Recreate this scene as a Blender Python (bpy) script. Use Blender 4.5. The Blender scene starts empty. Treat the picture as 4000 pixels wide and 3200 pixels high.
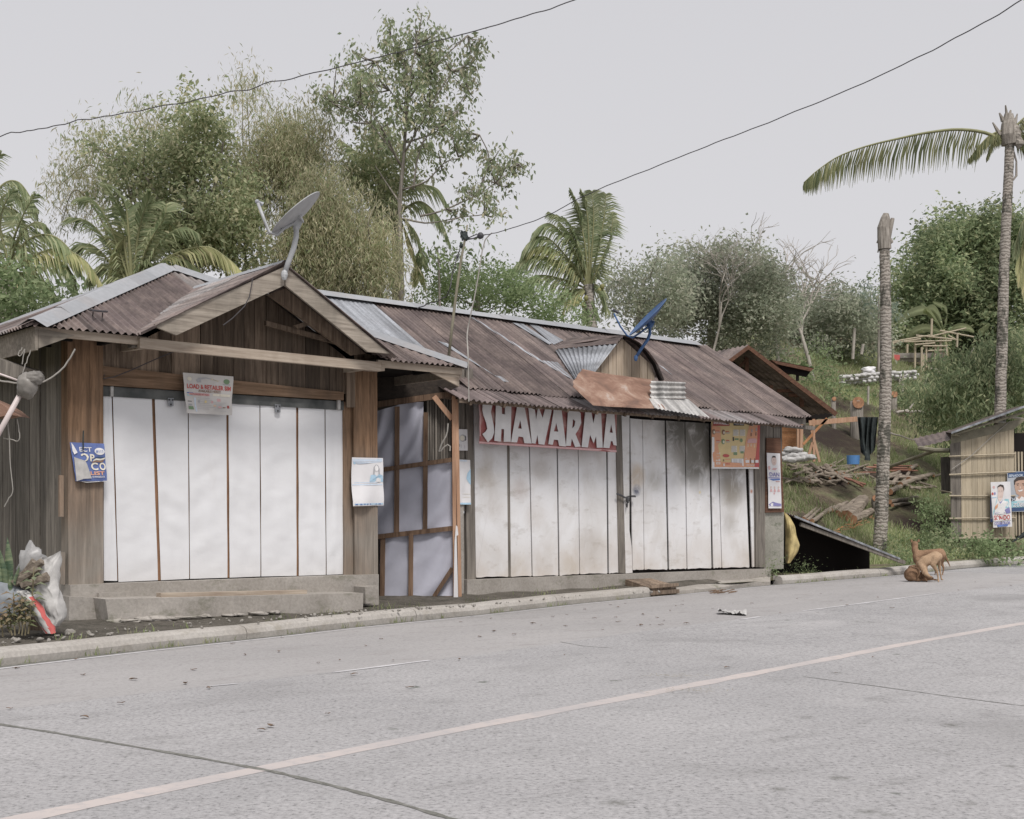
import bpy, math, random
import numpy as np
from mathutils import Vector, Matrix, noise
from mathutils.geometry import tessellate_polygon
random.seed(7); RNG = np.random.default_rng(11)
R = math.radians
SC = bpy.context.scene
COL = SC.collection

# ---------------------------------------------------------------- camera, sky, sun, exposure
F, HV, CU, CAMH = 2700.0, 1090.0, 1078.0, 1.3      # focal length and horizon in units of a 2156 px wide frame
cam = bpy.data.cameras.new('camera'); cam_o = bpy.data.objects.new('camera', cam); COL.objects.link(cam_o)
cam.sensor_width = 36.0; cam.lens = 36.0 * F / 2156.0; cam.shift_y = (HV - 862.5) / 2156.0
cam.clip_end = 2000; cam.clip_start = 0.1
cam_o.location = (0, 0, CAMH); cam_o.rotation_euler = (R(90), 0, 0)
SC.camera = cam_o
SUN_EL, SUN_AZ = 55.0, 162.0        # azimuth clockwise from +Y
world = bpy.data.worlds.new('World'); SC.world = world; world.use_nodes = True
nt = world.node_tree; nt.nodes.clear()
sky = nt.nodes.new('ShaderNodeTexSky'); sky.sky_type = 'NISHITA'; sky.sun_disc = False
sky.sun_elevation = R(SUN_EL); sky.sun_rotation = R(SUN_AZ); sky.dust_density = 4.0; sky.air_density = 1.0; sky.ozone_density = 1.5
hs = nt.nodes.new('ShaderNodeHueSaturation'); hs.inputs['Saturation'].default_value = 0.08
mx = nt.nodes.new('ShaderNodeMix'); mx.data_type = 'RGBA'; mx.inputs[0].default_value = 0.86
mx.inputs[7].default_value = (6.62, 6.56, 6.98, 1)
bg = nt.nodes.new('ShaderNodeBackground'); bg.inputs['Strength'].default_value = 0.1
wo = nt.nodes.new('ShaderNodeOutputWorld')
tcw = nt.nodes.new('ShaderNodeTexCoord'); sep = nt.nodes.new('ShaderNodeSeparateXYZ'); nt.links.new(tcw.outputs['Generated'], sep.inputs[0])
crw = nt.nodes.new('ShaderNodeValToRGB'); nt.links.new(sep.outputs[2], crw.inputs[0])
crw.color_ramp.elements[0].color = (.765, .757, .78, 1); crw.color_ramp.elements[1].color = (.665, .662, .70, 1); crw.color_ramp.elements[1].position = .6
vmw = nt.nodes.new('ShaderNodeVectorMath'); vmw.operation = 'SCALE'; vmw.inputs['Scale'].default_value = 10.0; nt.links.new(crw.outputs[0], vmw.inputs[0]); nt.links.new(vmw.outputs[0], mx.inputs[7])
nt.links.new(sky.outputs[0], hs.inputs['Color']); nt.links.new(hs.outputs[0], mx.inputs[6])
nt.links.new(mx.outputs[2], bg.inputs[0]); nt.links.new(bg.outputs[0], wo.inputs[0])
sl = bpy.data.lights.new('sun', 'SUN'); sl.energy = 2.7; sl.angle = R(16); sl.color = (1.0, 0.955, 0.915)
so = bpy.data.objects.new('sun', sl); COL.objects.link(so)
sd = Vector((math.sin(R(SUN_AZ)) * math.cos(R(SUN_EL)), math.cos(R(SUN_AZ)) * math.cos(R(SUN_EL)), math.sin(R(SUN_EL))))
so.rotation_euler = sd.to_track_quat('Z', 'Y').to_euler(); so.location = (0, -10, 30)
SC.view_settings.view_transform = 'Standard'; SC.view_settings.look = 'None'
SC.view_settings.exposure = 0.0; SC.view_settings.gamma = 1.0
SC.render.resolution_x = 1024; SC.render.resolution_y = 819

# ---------------------------------------------------------------- where things stand
D2 = Vector((.7563, .6542, 0)); N2 = Vector((.6542, -.7563, 0)); UP = Vector((0, 0, 1))
WA = Vector((-4.87, 14.1, 0)); WB = Vector((-.65, 18.8, 0))
def PY(u, v, Y): return Vector(((u - CU) / F * Y, Y, CAMH + (HV - v) / F * Y))
def rz(x, y):                           # the road climbs gently past the second shop
    s = (x + .65) * D2.x + (y - 18.8) * D2.y
    return 0.0 if s < -4 else (.001 * (s + 4) ** 2 if s < 4 else (.016 * s if s < 26 else .416))
def PG(u, v, z=0.0):
    p = PY(u, v, (CAMH - z) * F / (v - HV))
    for _ in range(25): p = PY(u, v, (CAMH - z - rz(p.x, p.y)) * F / (v - HV)) if v > HV + 1 else p
    return p
def PW(u, v, n=0.0, W=WA):
    r = Vector(((u - CU) / F, 1, 0)); k = (W + N2 * n).dot(N2) / r.dot(N2)
    return PY(u, v, k)
def W3(W, s, n, z): return W + D2 * s + N2 * n + UP * z
def SN(p, W=WB):
    q = Vector((p[0], p[1], 0)) - W
    return q.dot(D2), q.dot(N2)
def zm(ox, oy, sc):                     # coordinates read off an enlarged crop
    return lambda x, y: ((ox + x / sc) / 1.8553, (oy + y / sc) / 1.8553)
Z1 = zm(0, 900, 2.156); Z2 = zm(0, 1700, 1.725); Z3 = zm(900, 900, 2.156); Z4 = zm(900, 1700, 2.156)
Z5 = zm(1700, 1100, 2.156); Z6 = zm(1700, 1700, 2.156); Z7 = zm(2600, 1200, 2.874); Z8 = zm(2400, 1600, 2.156)
ZR = zm(3100, 1400, 1.9167); ZP = zm(3000, 300, 2.156); ZD = zm(3500, 2000, 5.752); ZT = zm(3650, 1800, 3.834)
ZH = zm(3300, 800, 2.1557)

# ---------------------------------------------------------------- mesh building
class MB:
    def __init__(s): s.v = []; s.f = []; s.m = []; s.smooth = False
    def face(s, pts, m=0):
        i = len(s.v); s.v += [tuple(p) for p in pts]; s.f.append(tuple(range(i, i + len(pts)))); s.m.append(m)
    def add(s, vs, fs, m=0):
        i = len(s.v); s.v += [tuple(p) for p in vs]
        for f in fs: s.f.append(tuple(i + k for k in f)); s.m.append(m)
    def slab(s, pts, ext, m=0):                 # polygon pushed back along ext
        n = len(pts); ext = Vector(ext)
        vs = list(pts) + [Vector(p) + ext for p in pts]
        fs = [tuple(range(n)), tuple(range(2 * n - 1, n - 1, -1))] + [(i, i + n, (i + 1) % n + n, (i + 1) % n) for i in range(n)]
        s.add(vs, fs, m)
    def bar(s, a, b, w, h, m=0, up=UP):         # box from a to b, w across, h along up
        a = Vector(a); b = Vector(b); t = (b - a).normalized()
        x = t.cross(up)
        if x.length < 1e-3: x = t.cross(Vector((1, 0, 0)))
        x.normalize(); y = x.cross(t).normalized()
        vs = [p + x * i * w / 2 + y * j * h / 2 for p in (a, b) for i, j in ((-1, -1), (1, -1), (1, 1), (-1, 1))]
        s.add(vs, [(3, 2, 1, 0), (4, 5, 6, 7), (0, 1, 5, 4), (1, 2, 6, 5), (2, 3, 7, 6), (3, 0, 4, 7)], m)
    def box(s, c, sx, sy, sz, m=0, W=None):
        c = Vector(c); x, y = (D2, N2) if W is not None else (Vector((1, 0, 0)), Vector((0, 1, 0)))
        s.bar(c - x * sx / 2, c + x * sx / 2, sy, sz, m)
    def tube(s, pts, r, m=0, k=8, cap=True, jit=0.0):
        pts = [Vector(p) for p in pts]; rs = r if isinstance(r, (list, tuple)) else [r] * len(pts)
        vs = []; prev = None
        for i, p in enumerate(pts):
            t = (pts[min(i + 1, len(pts) - 1)] - pts[max(i - 1, 0)]).normalized()
            ref = prev if prev is not None else (Vector((1, 0, 0)) if abs(t.x) < .8 else Vector((0, 1, 0)))
            x = (ref - t * ref.dot(t)).normalized(); y = t.cross(x); prev = x
            for j in range(k):
                a = 2 * math.pi * j / k; rr = rs[i] * (1 + (random.random() - .5) * jit)
                vs.append(p + x * math.cos(a) * rr + y * math.sin(a) * rr)
        fs = [(i * k + j, i * k + (j + 1) % k, (i + 1) * k + (j + 1) % k, (i + 1) * k + j) for i in range(len(pts) - 1) for j in range(k)]
        if cap: fs += [tuple(range(k - 1, -1, -1)), tuple(range((len(pts) - 1) * k, len(pts) * k))]
        s.add(vs, fs, m)
    def blob(s, c, rx, ry, rz, m=0, seg=12, rings=8, amp=.15, fr=2.0, seed=0, M=None):
        c = Vector(c); vs = []; fs = []
        for i in range(rings + 1):
            th = math.pi * i / rings
            for j in range(seg):
                ph = 2 * math.pi * j / seg
                q = Vector((math.sin(th) * math.cos(ph), math.sin(th) * math.sin(ph), math.cos(th)))
                q *= 1 + amp * noise.noise(q * fr + Vector((seed * 3.1, seed * 1.7, seed)))
                q = Vector((q.x * rx, q.y * ry, q.z * rz))
                if M is not None: q = M @ q
                vs.append(c + q)
        for i in range(rings):
            for j in range(seg):
                fs.append((i * seg + j, (i + 1) * seg + j, (i + 1) * seg + (j + 1) % seg, i * seg + (j + 1) % seg))
        s.add(vs, fs, m)
    def grid(s, fn, nu, nv, m=0):
        vs = [fn(i / nu, j / nv) for j in range(nv + 1) for i in range(nu + 1)]
        fs = [(j * (nu + 1) + i, (j + 1) * (nu + 1) + i, (j + 1) * (nu + 1) + i + 1, j * (nu + 1) + i + 1) for j in range(nv) for i in range(nu)]
        s.add(vs, fs, m)
def link_mesh(name, me, mats, parent=None, origin=Vector((0, 0, 0))):
    o = bpy.data.objects.new(name, me); COL.objects.link(o)
    for m in (mats if isinstance(mats, (list, tuple)) else [mats]): me.materials.append(m)
    if parent is not None: o.parent = parent
    else: o.location = origin
    return o
def obj(name, mb, mats, parent=None, origin=None, smooth=False):
    org = Vector(parent.location) if parent is not None and parent.parent is None else Vector(origin if origin is not None else (0, 0, 0))
    if parent is not None and parent.parent is not None: org = Vector(parent.parent.location)
    me = bpy.data.meshes.new(name)
    me.from_pydata([(a - org.x, b - org.y, c - org.z) for a, b, c in mb.v], [], mb.f)
    me.polygons.foreach_set('material_index', mb.m)
    me.polygons.foreach_set('use_smooth', [smooth] * len(mb.f))
    me.update()
    return link_mesh(name, me, mats, parent, org)
def np_obj(name, V, Fc, mats, parent=None, origin=(0, 0, 0), smooth=False):
    org = Vector(parent.location) if parent is not None else Vector(origin)
    me = bpy.data.meshes.new(name); V = np.asarray(V, dtype=np.float32) - np.array(org, dtype=np.float32)
    Fc = np.asarray(Fc, dtype=np.int32); n, k = Fc.shape
    me.vertices.add(len(V)); me.vertices.foreach_set('co', V.ravel())
    me.loops.add(n * k); me.loops.foreach_set('vertex_index', Fc.ravel())
    me.polygons.add(n); me.polygons.foreach_set('loop_start', np.arange(0, n * k, k, dtype=np.int32))
    me.polygons.foreach_set('use_smooth', [smooth] * n)
    me.update(); me.validate()
    return link_mesh(name, me, mats, parent, org)
def tag(o, label=None, cat=None, group=None, kind=None):
    if label: o['label'] = label
    if cat: o['category'] = cat
    if group: o['group'] = group
    if kind: o['kind'] = kind
    return o
def thing(name, label, cat, loc, group=None):
    o = bpy.data.objects.new(name, None); COL.objects.link(o); o.location = loc; o.empty_display_size = .2
    return tag(o, label, cat, group)
def copy_tree(src, loc, rot=None, scale=None, label=None):
    c = src.copy(); COL.objects.link(c); c.location = loc
    if rot is not None: c.rotation_euler = rot
    if scale is not None: c.scale = scale
    if label: c['label'] = label
    for ch in list(src.children):
        k = ch.copy(); COL.objects.link(k); k.parent = c
    return c

# ---------------------------------------------------------------- materials
class NM:
    def __init__(s, name, rough=.8, spec=.25):
        s.m = bpy.data.materials.new(name); s.m.use_nodes = True; s.t = s.m.node_tree; s.t.nodes.clear()
        s.out = s.n('ShaderNodeOutputMaterial'); s.b = s.n('ShaderNodeBsdfPrincipled')
        s.b.inputs['Roughness'].default_value = rough; s.b.inputs['Specular IOR Level'].default_value = spec
        s.l(s.b.outputs[0], s.out.inputs[0]); s.tc = s.n('ShaderNodeTexCoord')
    def n(s, t, **kw):
        x = s.t.nodes.new(t)
        for k, v in kw.items(): setattr(x, k, v)
        return x
    def l(s, a, b): s.t.links.new(a, b)
    def vec(s, scale=(1, 1, 1), rotz=0.0, src=None):
        m = s.n('ShaderNodeMapping'); m.inputs['Scale'].default_value = scale; m.inputs['Rotation'].default_value = (0, 0, rotz)
        if rotz:
            r = s.n('ShaderNodeMapping'); r.inputs['Rotation'].default_value = (0, 0, rotz); s.l(s.tc.outputs['Object'], r.inputs[0])
            m.inputs['Rotation'].default_value = (0, 0, 0); s.l(r.outputs[0], m.inputs[0])
        else: s.l(src or s.tc.outputs['Object'], m.inputs[0])
        return m.outputs[0]
    def noise(s, scale, vec=None, detail=4, rough=.55, dist=0.0):
        x = s.n('ShaderNodeTexNoise'); x.inputs['Scale'].default_value = scale; x.inputs['Detail'].default_value = detail
        x.inputs['Roughness'].default_value = rough; x.inputs['Distortion'].default_value = dist
        s.l(vec if vec is not None else s.tc.outputs['Object'], x.inputs['Vector']); return x.outputs[0]
    def ramp(s, fac, stops):
        x = s.n('ShaderNodeValToRGB'); s.l(fac, x.inputs[0]); e = x.color_ramp.elements
        while len(e) < len(stops): e.new(.5)
        for i, (p, c) in enumerate(stops):
            e[i].position = p; e[i].color = (c, c, c, 1) if isinstance(c, (int, float)) else (*c, 1)
        return x.outputs[0]
    def mix(s, fac, a, b, mode='MIX'):
        x = s.n('ShaderNodeMix', data_type='RGBA', blend_type=mode)
        for sock, val in ((x.inputs[0], fac), (x.inputs[6], a), (x.inputs[7], b)):
            if isinstance(val, (int, float)): sock.default_value = val
            elif isinstance(val, tuple): sock.default_value = (*val, 1)
            else: s.l(val, sock)
        return x.outputs[2]
    def math(s, op, a, b=0.0, clamp=False):
        x = s.n('ShaderNodeMath', operation=op, use_clamp=clamp)
        for sock, val in ((x.inputs[0], a), (x.inputs[1], b)):
            if isinstance(val, (int, float)): sock.default_value = val
            else: s.l(val, sock)
        return x.outputs[0]
    def island(s): return s.n('ShaderNodeNewGeometry').outputs['Random Per Island']
    def orand(s): return s.n('ShaderNodeObjectInfo').outputs['Random']
    def near(s, p, r, soft=.5):            # 1 close to the world point p, 0 beyond r
        g = s.n('ShaderNodeNewGeometry'); x = s.n('ShaderNodeVectorMath', operation='DISTANCE')
        s.l(g.outputs['Position'], x.inputs[0]); x.inputs[1].default_value = tuple(p)
        mr = s.n('ShaderNodeMapRange'); s.l(x.outputs['Value'], mr.inputs[0])
        mr.inputs[1].default_value = r; mr.inputs[2].default_value = r * (1 - soft); mr.inputs[3].default_value = 0; mr.inputs[4].default_value = 1
        return mr.outputs[0]
    def zband(s, z0, z1):                  # 0 at z0, 1 at z1 in world height
        g = s.n('ShaderNodeNewGeometry'); x = s.n('ShaderNodeSeparateXYZ'); s.l(g.outputs['Position'], x.inputs[0])
        mr = s.n('ShaderNodeMapRange'); s.l(x.outputs[2], mr.inputs[0]); mr.inputs[1].default_value = z0; mr.inputs[2].default_value = z1
        return mr.outputs[0]
    def bump(s, h, strength=.3, dist=.01):
        x = s.n('ShaderNodeBump'); x.inputs['Strength'].default_value = strength; x.inputs['Distance'].default_value = dist
        s.l(h, x.inputs['Height']); s.l(x.outputs[0], s.b.inputs['Normal']); return x
    def col(s, c):
        if isinstance(c, tuple): s.b.inputs['Base Color'].default_value = (*c, 1)
        else: s.l(c, s.b.inputs['Base Color'])
        return s
ROT = -math.atan2(D2.y, D2.x)
def wood(name, ca, cb, grain='v', rough=.85, isl=.45, stain=.5, stainc=(.05, .045, .04), grey=False):
    m = NM(name, rough); sc = {'v': (14, 14, .9), 'h': (.8, 14, 14), 'n': (14, .8, 14)}[grain]
    v = m.vec(sc, 0 if grain == 'v' else ROT)
    g = m.noise(1.6, v, 7, .7, .5); c = m.ramp(g, [(.34, ca), (.64, cb)])
    if isl: c = m.mix(1.0, c, m.ramp(m.island(), [(0, 1 - isl), (1, 1 + isl * .35)]), 'MULTIPLY')
    if grey: c = m.mix(m.math('MULTIPLY', m.math('SUBTRACT', 1.0, m.zband(1.0, 2.3)), m.ramp(m.noise(1.1), [(.2, .35), (.6, 1.0)])), c, m.ramp(g, [(.25, (.20, .18, .155)), (.75, (.36, .33, .29))]))
    st = m.ramp(m.noise(.9, m.vec((2.2, 2.2, .6)), 5, .6), [(.42, 0.0), (.72, 1.0)])
    c = m.mix(m.math('MULTIPLY', st, stain), c, stainc)
    m.col(c); m.bump(g, .35, .006); return m.m
def simple(name, c, rough=.7, var=.2, sc=6, bump=0.0, metal=0.0, spec=.3, isl=0.0):
    m = NM(name, rough, spec); n = m.noise(sc, None, 5, .6)
    cc = m.mix(1.0, c, m.ramp(n, [(.3, 1 - var), (.7, 1 + var * .6)]), 'MULTIPLY')
    if isl: cc = m.mix(1.0, cc, m.ramp(m.island(), [(0, 1 - isl), (1, 1 + isl * .4)]), 'MULTIPLY')
    m.col(cc); m.b.inputs['Metallic'].default_value = metal
    if bump: m.bump(n, bump, .01)
    return m.m
def ink(name, c): return simple(name, c, .6, .08, 30)
def corr_mat(name, stops, streak=(.23, .19, .18), isl=True, rough=.6):
    m = NM(name, rough, .35)
    c = m.ramp(m.island(), stops) if isl else m.mix(0.0, stops[0][1], stops[0][1])
    n = m.noise(1.3, m.vec((1.2, 1.2, 1.2)), 6, .65); c = m.mix(m.ramp(n, [(.4, 0.0), (.7, .75)]), c, streak)
    c = m.mix(1.0, c, m.ramp(m.noise(1.0, m.vec((9, .45, .45), ROT), 5, .6), [(.32, .55), (.5, 1.0), (.68, 1.45)]), 'MULTIPLY'); n2 = m.noise(22, m.vec((1, 1, 1)), 4, .7); c = m.mix(1.0, c, m.ramp(n2, [(.3, .75), (.7, 1.12)]), 'MULTIPLY')
    m.col(c); m.bump(n2, .15, .004); return m.m
def leafm(name, cols, trans=.5, sc=.35, rough=.7, g=2.15):
    cols = [tuple(min(.8, (q * .8 + .2 * (k[0] + k[1] + k[2]) / 3) * g) for q in k) for k in cols]
    m = NM(name, rough, .1); c = m.ramp(m.island(), [(i / max(1, len(cols) - 1), k) for i, k in enumerate(cols)])
    n = m.noise(sc, None, 3, .6); c = m.mix(1.0, c, m.ramp(n, [(.32, .6), (.5, 1.0), (.68, 1.35)]), 'MULTIPLY')
    m.col(c); t = m.n('ShaderNodeBsdfTranslucent'); m.l(c, t.inputs[0])
    x = m.n('ShaderNodeMixShader'); x.inputs[0].default_value = trans
    m.l(m.b.outputs[0], x.inputs[1]); m.l(t.outputs[0], x.inputs[2]); m.l(x.outputs[0], m.out.inputs[0]); return m.m

M = {}
M['wood_dark'] = wood('weathered_dark_boards', (.11, .078, .056), (.34, .26, .195), isl=.7, stain=.5, stainc=(.06, .05, .042))
M['wood_grey'] = wood('grey_boards', (.115, .103, .09), (.30, .27, .235), isl=.5, stain=.4, stainc=(.09, .08, .07))
M['wood_post'] = wood('brown_post_planks', (.12, .072, .043), (.33, .205, .125), isl=.3, stain=.45, stainc=(.10, .085, .07), grey=True)
M['wood_beam'] = wood('light_beam', (.30, .24, .19), (.50, .43, .35), 'h', isl=.1, stain=.35, stainc=(.13, .08, .05))
M['wood_head'] = wood('header_beam', (.12, .075, .045), (.29, .19, .125), 'h', isl=.2, stain=.4)
M['wood_barge'] = wood('bargeboard_grey', (.20, .17, .14), (.42, .37, .31), 'h', isl=.2, stain=.75, stainc=(.13, .12, .10))
M['wood_raw'] = wood('raw_timber', (.38, .21, .13), (.58, .38, .26), isl=.2, stain=.15)
M['wood_frame'] = wood('frame_timber', (.10, .06, .04), (.25, .165, .11), isl=.3, stain=.3)
M['wood_orange'] = wood('new_boards', (.38, .17, .075), (.56, .29, .15), 'h', isl=.3, stain=.2, stainc=(.2, .09, .05))
M['wood_brownroof'] = wood('brown_roof_timber', (.09, .045, .03), (.19, .10, .065), 'h', isl=.2, stain=.2)
M['bamboo_wall'] = wood('split_bamboo_boards', (.38, .32, .23), (.54, .465, .345), isl=.2, stain=.3, stainc=(.25, .235, .2), rough=.6)
M['bark_grey'] = wood('grey_bark', (.17, .15, .13), (.42, .385, .34), isl=.0, stain=.5, stainc=(.07, .065, .05))
M['log'] = wood('cut_log_bark', (.13, .105, .085), (.42, .36, .29), 'h', isl=.5, stain=.5, stainc=(.07, .05, .04))
M['log_red'] = wood('reddish_lumber', (.20, .09, .065), (.38, .20, .145), 'h', isl=.4, stain=.3)
M['cutwood'] = simple('fresh_cut_wood', (.40, .215, .125), .85, .5, 9)
M['corr'] = corr_mat('rusted_corrugated_iron', [(0, (.09, .07, .066)), (.4, (.13, .10, .096)), (.75, (.155, .125, .118)), (.9, (.205, .185, .178)), (1, (.27, .265, .265))], (.27, .215, .19))
M['corr_lo'] = corr_mat('rusted_corrugated_skirt', [(0, (.14, .11, .105)), (.6, (.20, .16, .155)), (.85, (.28, .26, .26)), (1, (.34, .35, .355))])
M['galv'] = corr_mat('galvanised_sheet', [(0, (.26, .275, .30)), (1, (.34, .355, .38))], (.23, .235, .25), rough=.42)
M['galv_light'] = corr_mat('pale_galvanised_sheet', [(0, (.44, .435, .42)), (1, (.50, .49, .475))], (.36, .34, .32), rough=.45)
m = NM('ridge_cap_metal', .45, .4); c = m.ramp(m.island(), [(0, (.275, .285, .30)), (1, (.36, .37, .385))]); c = m.mix(m.ramp(m.noise(1.6, None, 5, .6), [(.5, 0.0), (.72, .6)]), c, (.36, .32, .30)); m.col(m.mix(1.0, c, m.ramp(m.noise(14), [(.3, .9), (.7, 1.06)]), 'MULTIPLY')); M['capm'] = m.m
m = NM('rusty_flashing', .8); n = m.noise(2.2, m.vec((1, 1, 2)), 6, .65, .6)
m.col(m.ramp(n, [(.3, (.15, .095, .075)), (.48, (.25, .15, .11)), (.6, (.34, .23, .175)), (.72, (.46, .40, .36))])); m.bump(n, .3); M['rust'] = m.m
m = NM('shade_black', .9, .05); m.col((.022, .019, .018)); M['dark'] = m.m  # near black gives recesses and undersides their shade by colour
m = NM('door_track_metal', .5); m.col(m.ramp(m.noise(5), [(.3, (.05, .055, .055)), (.7, (.14, .145, .14))])); M['track'] = m.m
# white tarpaulin-faced doors
m = NM('white_tarpaulin', .42, .4); n = m.noise(1.5, m.vec((1, 1, 2.2)), 5, .6, 1.2)
c = m.mix(m.ramp(n, [(.4, 0.0), (.75, .22)]), (.74, .745, .76), (.58, .575, .585)); sp = m.noise(3.2, m.vec((1, 1, .3)), 6, .7)
c = m.mix(m.ramp(sp, [(.6, 0.0), (.8, .18)]), c, (.5, .46, .42)); c = m.mix(1.0, c, m.ramp(m.island(), [(0, .93), (1, 1.03)]), 'MULTIPLY')
c = m.mix(m.math('MULTIPLY', m.math('SUBTRACT', 1.0, m.zband(.58, .85)), .16), c, (.45, .40, .34)); m.col(c)
m.bump(m.noise(4.5, m.vec((1, 1, 1.8)), 4, .6, 1.0), .12, .02); M['tarp'] = m.m
def old_white(name, stains):
    m = NM(name, .6, .3); n = m.noise(1.1, m.vec((1.6, 1.6, 1)), 6, .62, .5)
    c = m.mix(m.ramp(n, [(.42, 0.0), (.72, .6)]), (.76, .76, .77), (.50, .47, .43))
    n2 = m.noise(2.6, m.vec((1, 1, 2.5)), 6, .65); c = m.mix(m.ramp(n2, [(.56, 0.0), (.72, .5)]), c, (.40, .37, .33))
    rust = m.math('MULTIPLY', m.math('SUBTRACT', 1.0, m.zband(.4, 1.15)), m.ramp(m.noise(2.0), [(.3, .15), (.7, .75)]))
    c = m.mix(rust, c, (.50, .42, .34)); fl = m.noise(16, None, 5, .7); c = m.mix(m.ramp(fl, [(.62, 0.0), (.74, .45)]), c, (.35, .33, .30))
    nn = m.noise(3.5, m.vec((1, 1, .8)), 6, .65, .8)
    for p, r, k, colr in stains:
        a = m.math('MULTIPLY', m.near(p, r, .7), m.ramp(nn, [(.3, .2), (.52, 1.0)])); c = m.mix(m.math('MULTIPLY', a, k), c, colr)
    c = m.mix(1.0, c, m.ramp(m.island(), [(0, .9), (1, 1.03)]), 'MULTIPLY')
    m.col(c); m.bump(n2, .15, .01); return m.m
sb = [(PW(*Z8(*p), .02, WB), r, k, c) for p, r, k, c in [((520, 190), .6, .95, (.16, .155, .14)), ((700, 150), .8, 1.0, (.14, .135, .12)),
      ((720, 290), .6, .9, (.17, .16, .14)), ((700, 440), .6, .9, (.18, .17, .15)), ((620, 520), .3, .6, (.2, .19, .17)), ((980, 560), .6, .85, (.22, .20, .18)),
      ((980, 700), .35, .55, (.28, .25, .2)), ((180, 560), .26, .75, (.50, .36, .2)), ((185, 680), .12, .95, (.10, .11, .16)), ((340, 600), .25, .4, (.3, .27, .2)),
      ((520, 380), .3, .4, (.3, .27, .24)), ((960, 950), .3, .4, (.28, .25, .21)), ((715, 698), .035, .95, (.7, .55, .15)), ((1150, 690), .05, .9, (.5, .2, .12))]]
sb += [(PW(*Z6(*p), .02, WB), r, k, c) for p, r, k, c in [((430, 330), .35, .5, (.40, .34, .27)), ((880, 290), .3, .45, (.35, .30, .25)), ((720, 450), .25, .4, (.42, .34, .3)),
      ((850, 680), .3, .4, (.42, .36, .30)), ((1300, 930), .4, .35, (.38, .33, .28)), ((1130, 1090), .35, .4, (.45, .36, .25)), ((700, 1130), .3, .4, (.48, .40, .30)), ((480, 600), .3, .35, (.4, .35, .3))]]
M['oldwhite'] = old_white('weathered_white_sheet', sb)
# concrete
def concrete(name, ca, cb, moss=.3, mossc=(.10, .11, .06)):
    m = NM(name, .9, .2); n = m.noise(1.7, None, 7, .65); c = m.ramp(n, [(.3, ca), (.7, cb)])
    f = m.noise(30, None, 4, .7); c = m.mix(1.0, c, m.ramp(f, [(.3, .8), (.7, 1.1)]), 'MULTIPLY')
    st = m.noise(2.4, m.vec((1, 1, 2)), 6, .7); c = m.mix(m.ramp(st, [(.54, 0.0), (.7, moss)]), c, mossc)
    m.col(c); m.bump(m.math('ADD', n, m.math('MULTIPLY', f, .3)), .35, .02); return m.m
M['conc'] = concrete('weathered_concrete', (.30, .275, .245), (.44, .41, .375), .6)
M['kerb'] = concrete('kerb_concrete', (.36, .335, .305), (.49, .465, .43), .35, (.20, .17, .11))
M['conc_mossy'] = concrete('mossy_concrete', (.22, .215, .18), (.40, .385, .34), .9, (.05, .075, .03))
m = NM('road_concrete', .92, .2)
n1 = m.noise(.35, None, 6, .6); n2 = m.noise(6, m.vec((1, 1, 1)), 6, .72); n3 = m.noise(34, None, 4, .7); n4 = m.noise(2.2, m.vec((1.6, .55, 1), .9), 6, .7)
c = m.ramp(n1, [(.3, (.325, .318, .32)), (.7, (.41, .40, .40))])
c = m.mix(m.ramp(n2, [(.56, 0.0), (.66, .38)]), c, (.22, .217, .212)); c = m.mix(m.ramp(n4, [(.56, 0.0), (.74, .6)]), c, (.215, .21, .205))
n5 = m.noise(17, None, 7, .85); c = m.mix(1.0, c, m.ramp(n5, [(.36, .62), (.44, .96), (.58, 1.03), (.66, 1.16)]), 'MULTIPLY')
c = m.mix(1.0, c, m.ramp(n3, [(.3, .58), (.46, .97), (.72, 1.2)]), 'MULTIPLY')
sl_ = m.noise(.8, m.vec((.5, 2.2, 1), -.84), 5, .65); c = m.mix(m.ramp(sl_, [(.54, 0.0), (.72, .35)]), c, (.26, .255, .255))
st_ = m.noise(.42, None, 4, .6, .5); c = m.mix(m.ramp(st_, [(.56, 0.0), (.66, .42)]), c, (.23, .225, .222)); c = m.mix(m.ramp(st_, [(.3, .25), (.4, 0.0)]), c, (.56, .54, .535))
c = m.mix(m.ramp(m.noise(70, None, 2, .5), [(.66, 0.0), (.72, .8)]), c, (.10, .10, .10)); c = m.mix(m.ramp(m.noise(3.1, None, 3, .5), [(.70, 0.0), (.77, .9)]), c, (.06, .075, .05))
pn = m.noise(9, m.vec((1, .5, 1)), 5, .7)
for i_, (x_, y_) in enumerate([(1100, 702), (1228, 650), (1865, 685), (1757, 787), (1840, 873), (1112, 952), (1385, 905), (1315, 1000), (1578, 1060), (1947, 1013), (435, 1010), (280, 918), (2090, 855), (1500, 1045), (1500, 247), (905, 441), (1370, 463)]):
    q_ = PG((2000 + x_ / 1.078) / 1.8553, (2200 + y_ / 1.078) / 1.8553); c = m.mix(m.math('MULTIPLY', m.near(q_, [.05, .07, .09, .06][i_ % 4] * q_.y / 6, .8), m.ramp(pn, [(.42, 0.0), (.62, .75)])), c, (.12, .12, .105))
m.col(c); m.bump(n3, .12, .005); M['road'] = m.m
m = NM('shoulder_concrete', .92, .2); n1 = m.noise(.5, m.vec((1, .4, 1), .9), 6, .6); n3 = m.noise(40, None, 3, .7); n2 = m.noise(4, m.vec((1, .35, 1), .9), 5, .65)
c = m.ramp(n1, [(.3, (.34, .329, .326)), (.7, (.415, .40, .394))]); c = m.mix(m.ramp(n2, [(.54, 0.0), (.72, .5)]), c, (.27, .25, .24)); c = m.mix(1.0, c, m.ramp(m.noise(19, None, 6, .8), [(.36, .72), (.45, .97), (.6, 1.03), (.68, 1.12)]), 'MULTIPLY')
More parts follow.
